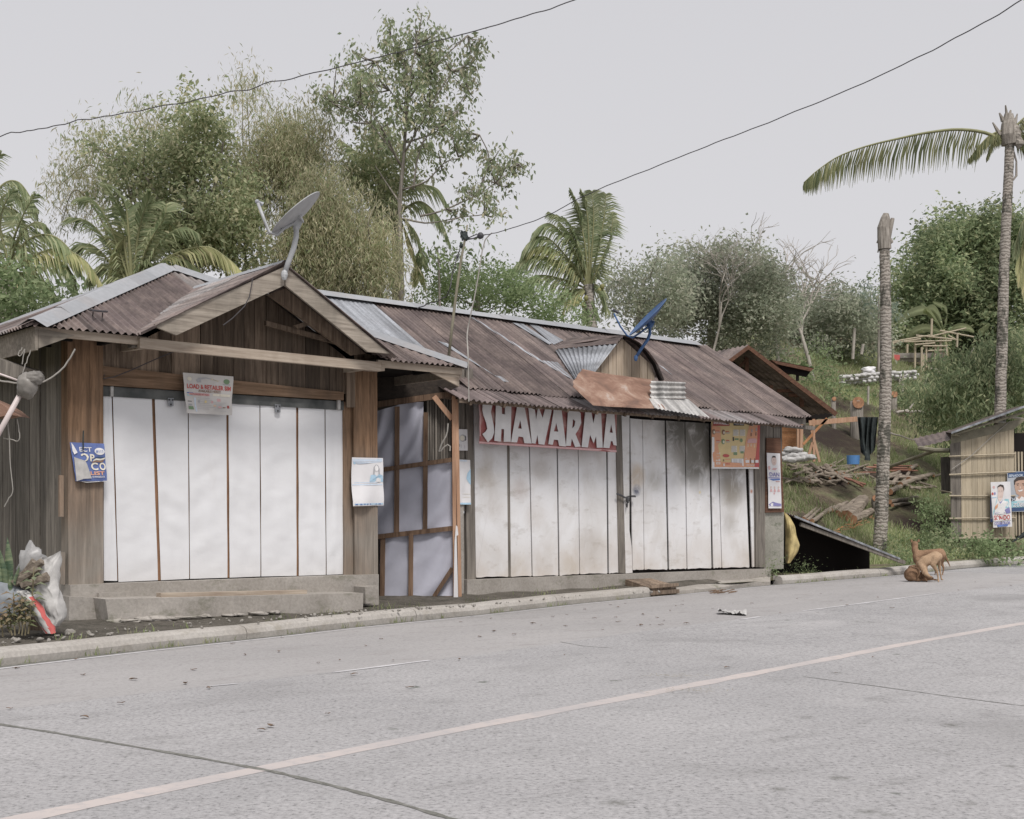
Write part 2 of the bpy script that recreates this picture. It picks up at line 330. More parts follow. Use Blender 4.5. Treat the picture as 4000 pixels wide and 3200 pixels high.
c = m.mix(1.0, c, m.ramp(n3, [(.3, .88), (.7, 1.08)]), 'MULTIPLY'); m.col(c); m.bump(n3, .3, .008); M['shoulder'] = m.m
def paint(name, c1, wear, under=(.38, .37, .375)):
    m = NM(name, .85, .2); n = m.noise(9, None, 6, .75); n0 = m.noise(.9, None, 3, .5)
    c = m.mix(m.ramp(n, [(.5, 0.0), (.72, wear)]), c1, under); m.col(m.mix(m.ramp(n0, [(.45, 0.0), (.7, wear * .6)]), c, under)); return m.m
M['line_peach'] = paint('faded_centre_line', (.53, .475, .45), .95)
M['line_white'] = paint('faded_white_line', (.60, .59, .60), 1.0, (.43, .42, .42))
m = NM('joint_filler', .95); n = m.noise(14, None, 5, .8); m.col(m.ramp(n, [(.3, (.085, .085, .07)), (.7, (.27, .265, .245))])); m.bump(n, .6); M['joint'] = m.m
m = NM('dirt', .95, .1); n = m.noise(3, None, 7, .7); f = m.noise(28, None, 5, .75)
c = m.ramp(n, [(.3, (.075, .07, .058)), (.6, (.155, .14, .12)), (.8, (.22, .20, .17))]); c = m.mix(1.0, c, m.ramp(f, [(.3, .6), (.7, 1.3)]), 'MULTIPLY')
m.col(c); m.bump(f, .7, .03); M['dirt'] = m.m
m = NM('hill_soil', .95, .1); n = m.noise(.55, None, 7, .7); f = m.noise(7, None, 6, .75)
c = m.ramp(n, [(.32, (.10, .075, .062)), (.46, (.17, .145, .10)), (.56, (.19, .20, .11)), (.75, (.24, .27, .14))]); c = m.mix(1.0, c, m.ramp(f, [(.3, .55), (.7, 1.3)]), 'MULTIPLY')
m.col(c); m.bump(f, .8, .06); M['hill'] = m.m
m = NM('palm_bark', .9, .15); w = m.n('ShaderNodeTexWave', wave_type='BANDS', bands_direction='Z'); w.inputs['Scale'].default_value = 3.6; w.inputs['Distortion'].default_value = 7.0; w.inputs['Detail'].default_value = 4; w.inputs['Detail Scale'].default_value = 2.5
m.l(m.tc.outputs['Object'], w.inputs[0]); c = m.ramp(w.outputs[1], [(.0, (.19, .165, .145)), (.25, (.33, .30, .26)), (1, (.40, .365, .325))])
st = m.noise(2.6, m.vec((1.6, 1.6, .8)), 6, .7); c = m.mix(m.ramp(st, [(.49, 0.0), (.57, .88)]), c, (.08, .08, .066)); m.col(c); m.bump(w.outputs[1], .5, .02); M['palmbark'] = m.m
M['leaf_tree'] = leafm('broad_leaves', [(.10, .13, .06), (.15, .175, .085), (.205, .22, .12), (.27, .25, .15)], g=2.15)
M['leaf_tall'] = leafm('tall_tree_leaves', [(.10, .13, .07), (.14, .17, .09), (.19, .215, .125), (.25, .225, .15)])
M['leaf_bamboo'] = leafm('bamboo_leaves', [(.14, .155, .08), (.20, .205, .11), (.28, .25, .16), (.30, .28, .18), (.14, .19, .08)], g=2.0)
M['leaf_bush'] = leafm('bush_leaves', [(.09, .13, .055), (.135, .18, .08), (.19, .23, .115)])
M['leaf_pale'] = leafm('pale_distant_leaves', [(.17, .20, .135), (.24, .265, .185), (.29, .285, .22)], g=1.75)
M['leaf_dark'] = leafm('dark_leaves', [(.065, .09, .045), (.10, .13, .062), (.14, .17, .085), (.20, .205, .11)], g=2.7)
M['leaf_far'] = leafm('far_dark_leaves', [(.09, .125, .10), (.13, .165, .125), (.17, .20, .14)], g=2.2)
M['palmleaf'] = leafm('palm_leaflets', [(.11, .145, .07), (.17, .195, .10), (.27, .28, .16)], rough=.35)
M['palmleaf_y'] = leafm('yellowing_palm_leaflets', [(.17, .19, .08), (.26, .26, .12), (.34, .30, .17)])
M['palmleaf_hi'] = leafm('olive_palm_leaflets', [(.06, .075, .035), (.11, .12, .05), (.18, .175, .085)])
M['rachis'] = simple('palm_rachis', (.25, .25, .13), .6, .2)
M['grass'] = leafm('grass_blades', [(.12, .16, .055), (.18, .225, .085), (.25, .275, .13), (.32, .30, .18)], sc=.5, g=1.75)
M['dry'] = simple('dead_leaf', (.19, .13, .09), .85, .4, 20)
M['coco'] = simple('green_coconut', (.26, .25, .10), .5, .3)
M['stem'] = simple('plant_stem', (.22, .19, .12), .8, .3)
M['deadwood'] = simple('pale_dead_wood', (.42, .385, .34), .85, .25, 5)
M['dishgrey'] = simple('grey_dish_enamel', (.43, .44, .45), .4, .15, 8)
M['dishblue'] = simple('blue_dish_enamel', (.055, .115, .25), .4, .2, 10)
M['darkmetal'] = simple('dark_metal', (.07, .07, .075), .5, .3, 10)
M['white'] = simple('white_print_paper', (.74, .73, .74), .6, .06, 4)
M['sackw'] = simple('white_woven_sack', (.50, .49, .475), .75, .22, 9, .25)
M['sackp'] = simple('clear_plastic_sack', (.36, .355, .35), .35, .3, 8, .3)
M['stone'] = simple('pale_stone', (.34, .32, .29), .9, .3, 9, .4)
M['sheetw'] = simple('translucent_white_sheet', (.50, .505, .58), .55, .16, 2.2, .2)
M['seam'] = simple('rusty_brown_seam', (.30, .17, .10), .85, .35, 3, .2)
M['sackp2'] = simple('dull_plastic_bag', (.24, .225, .205), .4, .35, 8, .3)
M['pvc'] = simple('pvc_pipe', (.62, .54, .52), .4, .12)
M['net'] = simple('black_net', (.045, .055, .055), .8, .4, 9, .3)
M['bluetub'] = simple('blue_plastic', (.10, .24, .50), .45, .1)
M['yellow'] = simple('yellow_woven_sack', (.52, .42, .20), .6, .45, 7, .3)
M['cable'] = simple('black_cable', (.07, .065, .07), .6, .2)
M['wire_pale'] = simple('pale_wire', (.36, .34, .31), .6, .2)
M['bamboo_pole'] = simple('bamboo_pole', (.25, .23, .17), .5, .3, 6)
for k, c in dict(ired=(.52, .12, .11), ired2=(.40, .10, .09), iorange=(.72, .38, .24), iyellow=(.74, .62, .33), ipeach=(.70, .50, .36), iblue=(.13, .20, .46), inavy=(.06, .10, .20), isky=(.42, .60, .74), igrey=(.42, .42, .44),
                 iblack=(.06, .06, .06), igreen=(.20, .30, .18), iskin=(.52, .35, .27), iskin2=(.68, .55, .50), ihair=(.07, .055, .05), ibrown=(.28, .17, .12), iteal=(.35, .60, .66), ipurple=(.24, .23, .45), ipale=(.60, .68, .78), icream=(.74, .70, .60), ipink=(.66, .42, .42), iwhite=(.78, .77, .77)).items(): M[k] = ink('ink_' + k[1:], c)
# ---------------------------------------------------------------- ground, road, kerb, hillside
def poly_at(pts, z): return [PG(u, v, z) for u, v in pts]
KB = [PG(*p) for p in [(0, 1404), (156, 1385), (312, 1366), (539, 1346), (735, 1321), (860, 1309), (1024, 1295), (1166, 1275), (1316, 1262), (1424, 1252), (1601, 1234), (1725, 1225), (1811, 1217), (1901, 1211), (2008, 1198), (2156, 1187)]]
d0 = (KB[0] - KB[1]).normalized(); KB = [KB[0] + d0 * 14, KB[0] + d0 * 5] + KB
d1 = (KB[-1] - KB[-3]).normalized(); KB += [KB[-1] + d1 * 12, KB[-1] + d1 * 60]
def resample(pts, step):
    out = [pts[0].copy()]
    for a, b in zip(pts, pts[1:]):
        n = max(1, int((b - a).length / step))
        for i in range(1, n + 1): out.append(a.lerp(b, i / n))
    return out
def smooth_line(pts, it=3):
    for _ in range(it): pts = [pts[0]] + [(pts[i - 1] + pts[i] * 2 + pts[i + 1]) / 4 for i in range(1, len(pts) - 1)] + [pts[-1]]
    return pts
def drape(l, z=0.0): return [Vector((p.x, p.y, rz(p.x, p.y) + z)) for p in l]
KL = drape(smooth_line(resample(KB, .5), 5))
def offs(line, k, z=None):
    out = []
    for i, p in enumerate(line):
        t = (line[min(i + 1, len(line) - 1)] - line[max(i - 1, 0)]).normalized(); q = p + Vector((-t.y, t.x, 0)) * k   # + = away from the road
        if z is not None: q.z = z + rz(q.x, q.y)
        out.append(q)
    return out
def sstep(x, a, b): t = min(1, max(0, (x - a) / (b - a))); return t * t * (3 - 2 * t)
def ground_z(x, y):
    s, n = SN((x, y)); q = -n
    h = .10 + rz(x, y) + .04 * noise.noise(Vector((x * .9, y * .9, 0)))
    if q > 1.6:
        k = q - 1.6; rise = .53 * k - .53 * .6 * (1 - math.exp(-k / .6))
        if q > 20: rise = .53 * 18.4 - .32 + 2.6 * (1 - math.exp(-(q - 20) * .53 / 2.6))
        w = sstep(s, 7.5, 13.0) * sstep(x / max(y, 1), .10, .18); terr = .22 * noise.noise(Vector((x * .35, y * .35, 3))) * min(1, k / 3)
        h += w * (rise + terr * 1.2)
    return h
def PH(u, v, back=0.0):                 # where the line of sight through (u, v) meets the slope
    Y = 21.0
    while Y < 95:
        p = PY(u, v, Y)
        if p.z < ground_z(p.x, p.y) + .05: return p if not back else PY(u, v, Y - back)
        Y += .25
    return PY(u, v, 60)
mb = MB(); S0 = 400
mb.face([(-S0, -S0, -.06), (S0, -S0, -.06), (S0, S0, -.06), (-S0, S0, -.06)]); tag(obj('ground', mb, M['dirt']), kind='structure')
mb = MB(); L = offs(KL, .1, 0.0); back = [p - N2 * -18 for p in L]
for i in range(len(L) - 1): mb.face([L[i], L[i + 1], L[i + 1] + N2 * 22, L[i] + N2 * 22])
tag(obj('road', mb, M['road']), kind='structure')
# smoother concrete shoulder beside the kerb
DL = smooth_line(resample([PG(*p) for p in [(-260, 1527), (0, 1495), (300, 1460), (905, 1392), (1400, 1322), (1700, 1286), (1980, 1249), (2300, 1214)]], .5), 4)
mb = MB(); K2 = offs(KL, .05, .006)
def nearest(line, p): return min(line, key=lambda q: (q - p).length)
DLe = [DL[0] + (DL[0] - DL[3]).normalized() * 8] + DL + [DL[-1] + (DL[-1] - DL[-4]).normalized() * 50]
for a, b in zip(DLe, DLe[1:]):
    a = Vector((a.x, a.y, rz(a.x, a.y) + .006)); b = Vector((b.x, b.y, rz(b.x, b.y) + .006)); mb.face([nearest(K2, a), a - UP * .0055, b - UP * .0055, nearest(K2, b)])
tag(obj('road_shoulder', mb, M['shoulder']), kind='structure')
def strip(line, w, z, wob=.0, r=None):
    mb = MB(); A = []
    for i, p in enumerate(line):
        t = (line[min(i + 1, len(line) - 1)] - line[max(i - 1, 0)]).normalized(); s = Vector((-t.y, t.x, 0))
        ww = w * (1 + wob * (random.random() - .5)); A.append((Vector((p.x, p.y, z + rz(p.x, p.y))) + s * ww / 2, Vector((p.x, p.y, z + rz(p.x, p.y))) - s * ww / 2))
    for a, b in zip(A, A[1:]): mb.face([a[0], a[1], b[1], b[0]])
    return mb
CL = smooth_line(resample([PG(*p) for p in [(-240, 1787), (50, 1722), (300, 1671), (560, 1617), (970, 1535), (1300, 1473), (1640, 1408), (1900, 1357), (2156, 1312), (2700, 1237)]], .3), 3)
tag(obj('road_marking', strip(CL, .15, .0015, .35), M['line_peach']), kind='structure')
def dash(a, b, w): return strip(smooth_line(resample([PG(*p) for p in (a, b)], .15), 2), w, .004, .7)
for a, b, w in [((700, 1417), (905, 1391), .05), ((440, 1446), (500, 1440), .04), (Z6(1, 1), Z6(2, 2), .001), ((1690, 1287), (1980, 1249), .055), ((1560, 1305), (1600, 1299), .06)]:
    if w > .01: tag(obj('road_marking', dash(a, b, w), M['line_white']), kind='structure')
mb = strip([p for p in offs(KL, -.17) if -6 < p.x < 9], .05, .009, .3); tag(obj('road_marking', mb, M['line_white']), kind='structure')
for pts, w in [([(-60, 1512), (0, 1526), (100, 1541), (250, 1567), (400, 1593), (575, 1625), (720, 1660), (850, 1695), (960, 1728)], .034), ([(1180, 1352), (1230, 1361), (1290, 1365)], .012),
               ([(1690, 1425), (1850, 1446), (2000, 1467), (2156, 1487)], .014), ([(880, 1388), (1060, 1398), (1215, 1405)], .0)]:
    if w: tag(obj('road_joint', strip(resample([PG(*p) for p in pts], .06), w, .0024, .8), M['joint']), kind='structure')
tag(obj('gutter_dirt', strip([p for p in offs(KL, -.035) if -9 < p.x < 16], .085, .0075, .9), M['joint']), kind='structure')
# kerb with rounded top edge, in cast lengths
prof = [(0, -.03), (-.012, .07), (.008, .118), (.04, .14), (.10, .152), (.2, .150), (.21, -.03)]
kerb_end = nearest(KL, PG(1350, 1259)); kerb_re = nearest(KL, PG(1628, 1232))
mb = MB(); segs = []; cur = []
for i, p in enumerate(KL):
    if kerb_end.y < p.y < kerb_re.y: 
        if cur: segs.append(cur); cur = []
        continue
    cur.append(i)
    if len(cur) > 5: segs.append(cur); cur = [i]
segs.append(cur)
for sg in segs:
    if len(sg) < 2: continue
    lines = [offs(KL, -a, b) for a, b in [(-x, z) for x, z in prof]] if False else None
    rows = []
    for i in sg:
        t = (KL[min(i + 1, len(KL) - 1)] - KL[max(i - 1, 0)]).normalized(); s = Vector((-t.y, t.x, 0))
        sh = t * (.006 if i == sg[0] else (-.006 if i == sg[-1] else 0)); w = .012 * noise.noise(KL[i] * 1.3)
        rows.append([KL[i] + sh + s * (a + w * .6) + UP * (b + (w if b > 0 else 0)) for a, b in prof])
    k = len(prof); vs = [q for r in rows for q in r]
    fs = [(i * k + j, i * k + j + 1, (i + 1) * k + j + 1, (i + 1) * k + j) for i in range(len(rows) - 1) for j in range(k - 1)] + [tuple(range(k)), tuple(range(len(vs) - 1, len(vs) - k - 1, -1))]
    mb.add(vs, fs)
tag(obj('kerb', mb, M['kerb'], smooth=False), kind='structure')
# earth behind the kerb, rising into the hillside
mb = MB(); KK = offs(KL, .15); base = [p for i, p in enumerate(KK)]
qs = [0, .25, .6, 1, 1.5, 2, 2.5, 3, 3.5] + [4 + .6 * i for i in range(30)] + [23 + 1.5 * i for i in range(20)] + [60, 90, 160, 300]
nv = len(qs); vs = []
for p in base:
    for q in qs:
        x, y = p.x - N2.x * q, p.y - N2.y * q; vs.append((x, y, ground_z(x, y) + (.0 if q > .3 else -.015)))
mb.add(vs, [(i * nv + j, (i + 1) * nv + j, (i + 1) * nv + j + 1, i * nv + j + 1) for i in range(len(base) - 1) for j in range(nv - 1)])
BARE = [(ZR(300, 620), 2.6), (ZR(420, 560), 2.4), (ZR(180, 560), 2.0), (ZR(400, 380), 1.6), (ZR(560, 360), 1.2), (ZR(800, 1210), 1.1), (ZR(900, 1260), 1.0), (ZR(250, 900), 1.6), (ZR(150, 1230), 1.0), (ZR(600, 900), 1.2), (ZR(850, 860), 1.3)]
BARE = [(PH(*p), r * .62) for p, r in BARE]
hm = M['hill'].node_tree; hb = [n_ for n_ in hm.nodes if n_.type == 'BSDF_PRINCIPLED'][0]; hsrc = hb.inputs['Base Color'].links[0].from_socket
hg = NM.__new__(NM); hg.m = M['hill']; hg.t = hm; hg.tc = [n_ for n_ in hm.nodes if n_.type == 'TEX_COORD'][0]; hcn = hg.noise(1.6, None, 6, .7)
for p, r in BARE: hsrc = hg.mix(hg.math('MULTIPLY', hg.near(p, r * 1.15, .6), hg.ramp(hcn, [(.3, .5), (.6, 1.0)])), hsrc, (.05, .038, .033))
hm.links.new(hsrc, hb.inputs['Base Color'])
ter = tag(obj('hillside', mb, M['hill'], smooth=True), kind='structure')
# bare verge in front of the shops
def strip_between(A, B, z, m, name):
    mb = MB(); n = min(len(A), len(B))
    for i in range(n - 1):
        mb.face([Vector((*A[i].xy, z)), Vector((*A[i + 1].xy, z)), Vector((*B[i + 1].xy, z)), Vector((*B[i].xy, z))])
    return tag(obj(name, mb, m), kind='structure')
vi = [i for i, p in enumerate(KL) if -9 < p.x < 4]
A_ = [KK[i] for i in vi]; mbv = MB(); nv = 10
def vz(p, q): return rz(p.x, p.y) + .135 + .03 * noise.noise(p * 1.5) + .05 * min(1, q / 1.2) + .02 * noise.noise(p * 6)
vs = []
for a in A_:
    for j in range(nv + 1): q = 1.9 * j / nv; p = a - N2 * q; vs.append(Vector((p.x, p.y, vz(p, q) - (.03 if j == 0 else 0))))
mbv.add(vs, [(i * (nv + 1) + j, (i + 1) * (nv + 1) + j, (i + 1) * (nv + 1) + j + 1, i * (nv + 1) + j + 1) for i in range(len(A_) - 1) for j in range(nv)])
tag(obj('verge', mbv, M['dirt'], smooth=True), kind='structure')

# ---------------------------------------------------------------- helpers for buildings
def corr(mb, org, sd_, ud, s0, s1, lo, hi, pitch=.085, amp=.018, rows=6, sheet=.72, m=0, mfn=None, edge=.012, lift=.004, lap=None):
    """corrugated sheets: columns along sd_, from lo(s) to hi(s) along ud"""
    nrm = sd_.cross(ud).normalized(); s = s0; k = 0
    while s < s1 - .02:
        e = min(s + sheet, s1); nc = max(2, int((e - s) / pitch * 5)); vs = []
        jl = (random.random() - .5) * edge * 2; tw = (random.random() - .5) * .006; lf = (k % 2) * lift + random.random() * .002
        for j in range(rows + 1):
            for i in range(nc + 1):
                a = s + (e - s) * i / nc; l, h = lo(a) + jl, hi(a)
                if h < l: h = l
                t = l + (h - l) * j / rows
                vs.append(org + sd_ * a + ud * t + nrm * (amp * math.sin(2 * math.pi * a / pitch) + lf + tw * t + .006 * noise.noise(Vector((a * 1.3, t * 1.3, k)))))
        mb.add(vs, [(j * (nc + 1) + i, j * (nc + 1) + i + 1, (j + 1) * (nc + 1) + i + 1, (j + 1) * (nc + 1) + i) for j in range(rows) for i in range(nc)], mfn(k) if mfn else m)
        s = e; k += 1
def boards(mb, W, s0, s1, n, zlo, zhi, wid=(.13, .2), th=.02, jn=.01, m=0, gap=.004, dirv=None, jz=.0):
    dv = D2 if dirv is None else dirv; nv_ = N2 if dirv is None else None
    s = s0
    while s < s1 - .01:
        e = min(s1, s + random.uniform(*wid)); e = s1 if s1 - e < .05 else e
        o = random.uniform(0, jn); a, b = s + gap / 2, e - gap / 2; tl = random.uniform(-.006, .006); jj = random.uniform(-jz, jz)
        pts = [(a, zlo((a)) + jj), (b, zlo(b) + jj), (b + tl, zhi(b)), (a + tl, zhi(a))]
        if dirv is None: mb.slab([W3(W, x, n + o, z) for x, z in pts], N2 * -th, m)
        else:
            out = dirv.cross(UP).normalized(); mb.slab([W + dirv * x + out * (n + o) + UP * z for x, z in pts], out * -th, m)
        s = e
def wpoly(pts, n, W, Z=None): return [PW(*(Z(*p) if Z else p), n, W) for p in pts]
def wslab(mb, pts, n, W, th, m=0, Z=None): mb.slab(wpoly(pts, n, W, Z), N2 * -th, m)
class Patch:                                # a sheet hung between four corners, sagging a little
    def __init__(s, tl, tr, br, bl, amp=.01, fr=3.0, seed=0, out=None):
        s.c = [Vector(x) for x in (tl, tr, br, bl)]; s.amp = amp; s.fr = fr; s.seed = seed
        s.nrm = ((s.c[3] - s.c[0]).cross(s.c[1] - s.c[0])).normalized()
        if s.nrm.dot(Vector((0, 0, CAMH)) - s.c[0]) < 0: s.nrm = -s.nrm
    def pt(s, a, b, off=0.0):
        tl, tr, br, bl = s.c; p = tl.lerp(tr, a).lerp(bl.lerp(br, a), b)
        w = s.amp * noise.noise(Vector((a * s.fr, b * s.fr, s.seed * 7.3))) * (.4 + b)
        return p + s.nrm * (w + off)
    def sheet(s, mb, nu=10, nv=10, m=0, th=.003):
        mb.grid(lambda a, b: s.pt(a, b), nu, nv, m); mb.grid(lambda a, b: s.pt(a, b, -th), nu, nv, m)
    def poly(s, mb, pts, m, off=.004):
        if len(pts) == 4:                   # subdivide so it follows the sag
            P_ = pts
            def fn(i, j):
                x = (P_[0][0] * (1 - i) + P_[1][0] * i) * (1 - j) + (P_[3][0] * (1 - i) + P_[2][0] * i) * j
                y = (P_[0][1] * (1 - i) + P_[1][1] * i) * (1 - j) + (P_[3][1] * (1 - i) + P_[2][1] * i) * j
                return s.pt(x, y, off)
            mb.grid(fn, 5, 5, m)
        else:
            c3 = [Vector((x, y, 0)) for x, y in pts]; tr = tessellate_polygon([c3]); mb.add([s.pt(x, y, off) for x, y in pts], [tuple(t) for t in tr], m)
    def rect(s, mb, a0, b0, a1, b1, m, off=.004): s.poly(mb, [(a0, b0), (a1, b0), (a1, b1), (a0, b1)], m, off)
    def ell(s, mb, ca, cb, ra, rb, m, off=.004, n=14): s.poly(mb, [(ca + ra * math.cos(2 * math.pi * i / n), cb + rb * math.sin(2 * math.pi * i / n)) for i in range(n)], m, off)
    def text(s, mb, txt, a0, b0, a1, b1, m, off=.006, bold=.0, shear=0.0):
        V, Fc = text_mesh(txt, bold, shear); mb.add([s.pt(a0 + (a1 - a0) * x, b1 + (b0 - b1) * y, off) for x, y in V], Fc, m)
def text_mesh(txt, bold=.0, shear=0.0):
    cu = bpy.data.curves.new('t', 'FONT'); cu.body = txt; cu.offset = bold; cu.resolution_u = 3; cu.shear = shear
    o = bpy.data.objects.new('t', cu); COL.objects.link(o); dg = bpy.context.evaluated_depsgraph_get(); e = o.evaluated_get(dg); me = e.to_mesh()
    V = [(v.co.x, v.co.y) for v in me.vertices]; Fc = [tuple(p.vertices) for p in me.polygons]; e.to_mesh_clear()
    bpy.data.objects.remove(o); bpy.data.curves.remove(cu)
    x0, x1 = min(v[0] for v in V), max(v[0] for v in V); y0, y1 = min(v[1] for v in V), max(v[1] for v in V)
    return [((x - x0) / (x1 - x0), (y - y0) / (y1 - y0)) for x, y in V], Fc

# ---------------------------------------------------------------- near shop
shop = thing('wooden_shop', 'brown plank shop with hipped rusty roof, front gable and white folding doors', 'shop', W3(WA, 0, 0, .1))
# plinth
mb = MB(); mb.slab([W3(WA, s, n, z) for s, n, z in [(-.05, .16, .05), (4.02, .16, .05), (4.02, .16, .565), (-.05, .16, .565)]], N2 * -4.6)
mb.slab([W3(WA, s, .3, z) for s, z in [(-.12, .05), (.25, .05), (.25, .42), (-.12, .45)]], N2 * -.6); mb.slab([W3(WA, s, .22, z) for s, z in [(.25, .05), (.62, .05), (.62, .47), (.25, .47)]], N2 * -.2)
mb.slab([PW(*Z4(*p), .42) for p in [(1138, 1420), (1252, 1415), (1245, 1270), (1135, 1280)]], N2 * -.35)
obj('plinth', mb, M['conc'], shop)
mb = MB(); q = [PW(*p, .62) for p in [(230, 1316), (764, 1290), (765, 1249), (222, 1262)]]; mb.slab(q, N2 * -.5)
V0 = mb.v[:]; obj('doorstep', mb, M['conc'], shop)
mb = MB()
for i in range(12):
    p = PW(236 + i * 30 + random.uniform(-12, 12), 1309 - i * 1.7, .68); mb.blob(p, random.uniform(.06, .17), random.uniform(.04, .08), random.uniform(.015, .03), 0, 11, 7, 1.0, 1.8, i * 3)
obj('broken_footing', mb, M['conc'], shop, smooth=True)
# walls
def roofz(n): return 3.30 + .5 * (.6 - n)
mb = MB(); 
gz = lambda s: 3.25 + max(0, (.86 * (1 - abs(s - 2.25) / 1.5)))      # boards run up into the gable
boards(mb, WA, .36, 4.06, 0.0, lambda s: 2.96 - .02 * s, lambda s: gz(s) + .02, (.13, .22), .02, .02)
boards(mb, WA, 3.98, 4.08, .0, lambda s: .6, lambda s: 3.3, (.1, .12)); obj('front_wall', mb, M['wood_dark'], shop)
mb = MB(); bd = -N2
c0 = W3(WA, 0, 0, 0)
s = 0.06
while s < 4.6:
    e = s + random.uniform(.11, .19); o = random.uniform(0, .018); mb.slab([c0 + bd * x - D2 * o + UP * z for x, z in [(s, .5), (e - .004, .5), (e - .004, 3.35), (s, 3.35)]], D2 * .02); s = e
obj('side_wall', mb, M['wood_grey'], shop)
mb = MB(); mb.slab([W3(WA, 4.08, n, z) for n, z in [(0, .5), (-4.6, .5), (-4.6, 3.3), (0, 3.3)]], D2 * -.03); mb.slab([W3(WA, s, -4.6, z) for s, z in [(0, .5), (4.08, .5), (4.08, 3.3), (0, 3.3)]], N2 * .03)
obj('back_wall', mb, M['dark'], shop)
# posts
mb = MB()
for a, b, zb in [((145, 1232), (182, 700), 0), ((183, 1232), (217, 700), 0)]:
    wslab(mb, [(a[0], a[1]), (b[0] + 1.0, a[1]), (b[0], 690), (a[0] - 3, 690)], .07, WA, .03)
wslab(mb, [Z2(400, 270), Z2(430, 272), Z2(430, 550), Z2(402, 550)], .03, WA, .04); wslab(mb, [Z2(410, 790), Z2(440, 790), Z2(438, 1010), Z2(412, 1005)], .03, WA, .04)
mb.slab([W3(WA, 0, n, z) for n, z in [(.06, .57), (-.16, .57), (-.16, 3.3), (.06, 3.3)]], D2 * -.025)
obj('post', mb, M['wood_post'], shop)
mb = MB()
wslab(mb, [(748, 1214), (786, 1214), (783, 776), (745, 776)], .07, WA, .03); wslab(mb, [(786.5, 1213), (796, 1213), (794, 776), (783.5, 776)], .065, WA, .03)
wslab(mb, [(724, 1212), (748, 1213), (747, 858), (723, 845)], .0, WA, .05)
mb.slab([W3(WA, 4.07, n, z) for n, z in [(.05, .5), (-.2, .5), (-.2, 3.3), (.05, 3.3)]], D2 * -.03); obj('post', mb, M['wood_post'], shop)
mb = MB(); wslab(mb, [(731, 858), (748, 858), (748, 772), (730, 770)], .075, WA, .03); wslab(mb, [(748.5, 780), (766, 780), (765, 745), (748, 744)], .08, WA, .03); wslab(mb, [(767, 782), (796, 784), (795, 748), (766, 745)], .083, WA, .03)
obj('post_cap', mb, M['wood_dark'], shop)
mb = MB(); wslab(mb, [(217, 811), (724, 843), (724, 826), (217, 771)], .05, WA, .06); obj('header_beam', mb, M['wood_head'], shop)
mb = MB(); wslab(mb, [(217, 834), (724, 864), (724, 845.5), (217, 813)], .0, WA, .06)
for u, v in [(236, 824), (714, 852)]: wslab(mb, [(u - 3, v + 11), (u + 3, v + 11), (u + 3, v - 10), (u - 3, v - 10)], .03, WA, .03, 1)
obj('door_track', mb, [M['track'], M['galv_light']], shop)
mb = MB(); wslab(mb, [(217, 1226), (724, 1214), (724, 840), (217, 810)], -.12, WA, .04); obj('door_backing', mb, M['dark'], shop)
# folding doors
tops = [217, 235.5, 322, 395.5, 478, 546.5, 625, 683.5, 722.5]; bots = [218, 247.5, 335, 398.5, 480.5, 548.5, 626, 686, 724]
vt = lambda u: 830 + (u - 217) * .0612; vb = [1223, 1223.5, 1222, 1219, 1216.5, 1214, 1212.5, 1210.5, 1209]
gapw = [0, 2.4, 6.2, 1.8, 4.6, 1.8, 4.6, 1.8, 0]
for i in range(8):
    mb = MB(); l0, r0 = tops[i] + gapw[i] / 2, tops[i + 1] - gapw[i + 1] / 2; l1, r1 = bots[i] + gapw[i] / 2, bots[i + 1] - gapw[i + 1] / 2
    P = Patch(PW(l0, vt(l0), -.03), PW(r0, vt(r0), -.03), PW(r1, vb[i + 1], -.03), PW(l1, vb[i] + (2 if i == 1 else 0), -.03))
    w = (P.c[1] - P.c[0]).length
    def fn(a, b, P=P, i=i, w=w):
        p = P.pt(a, b); e = min(1, min(a, 1 - a) * w / .06) * min(1, min(b, 1 - b) * 2.2 / .05)
        x = a * w; y = b * 2.25
        k = .008 * noise.noise(Vector((x * 1.6 + i * 9, y * 5.5 + x * 3.0 * (1 if i % 2 else -1), i * 3.3))) + .003 * noise.noise(Vector((x * 7 + i, y * 12, 5 + i)))
        return p + N2 * (k * e + .008)
    mb.grid(fn, 14, 60); obj('door_panel', mb, M['tarp'], shop, smooth=True)
mb = MB()
for i in (2, 4, 6):
    mb.slab([PW(tops[i] - gapw[i] / 2 - 1, vt(tops[i]), -.045), PW(tops[i] + gapw[i] / 2 + 1, vt(tops[i]), -.045), PW(bots[i] + gapw[i] / 2 + 1, vb[i], -.045), PW(bots[i] - gapw[i] / 2 - 1, vb[i], -.045)], N2 * -.03)
for i in (1, 3, 5, 7):
    mb.slab([PW(tops[i] - 1.4, vt(tops[i]) + 2, -.055), PW(tops[i] + 1.4, vt(tops[i]) + 2, -.055), PW(bots[i] + 1.4, vb[i] - 2, -.055), PW(bots[i] - 1.4, vb[i] - 2, -.055)], N2 * -.02)
obj('door_frame', mb, M['seam'], shop)
for Z, x, y in [(Z1, 1440, 1447), (Z3, 400, 1500)]:
    mb = MB()
    wslab(mb, [Z(x - 23, y - 35), Z(x + 23, y - 33), Z(x + 22, y + 34), Z(x, y + 38), Z(x - 22, y + 30)], .02, WA, .012)
    for dx, dy in [(-14, -20), (14, -18), (0, 20)]: mb.blob(PW(*Z(x + dx, y + dy), .022), .012, .012, .012, 1, 6, 4, 0)
    obj('door_hanger', mb, [M['galv'], M['darkmetal']], shop)
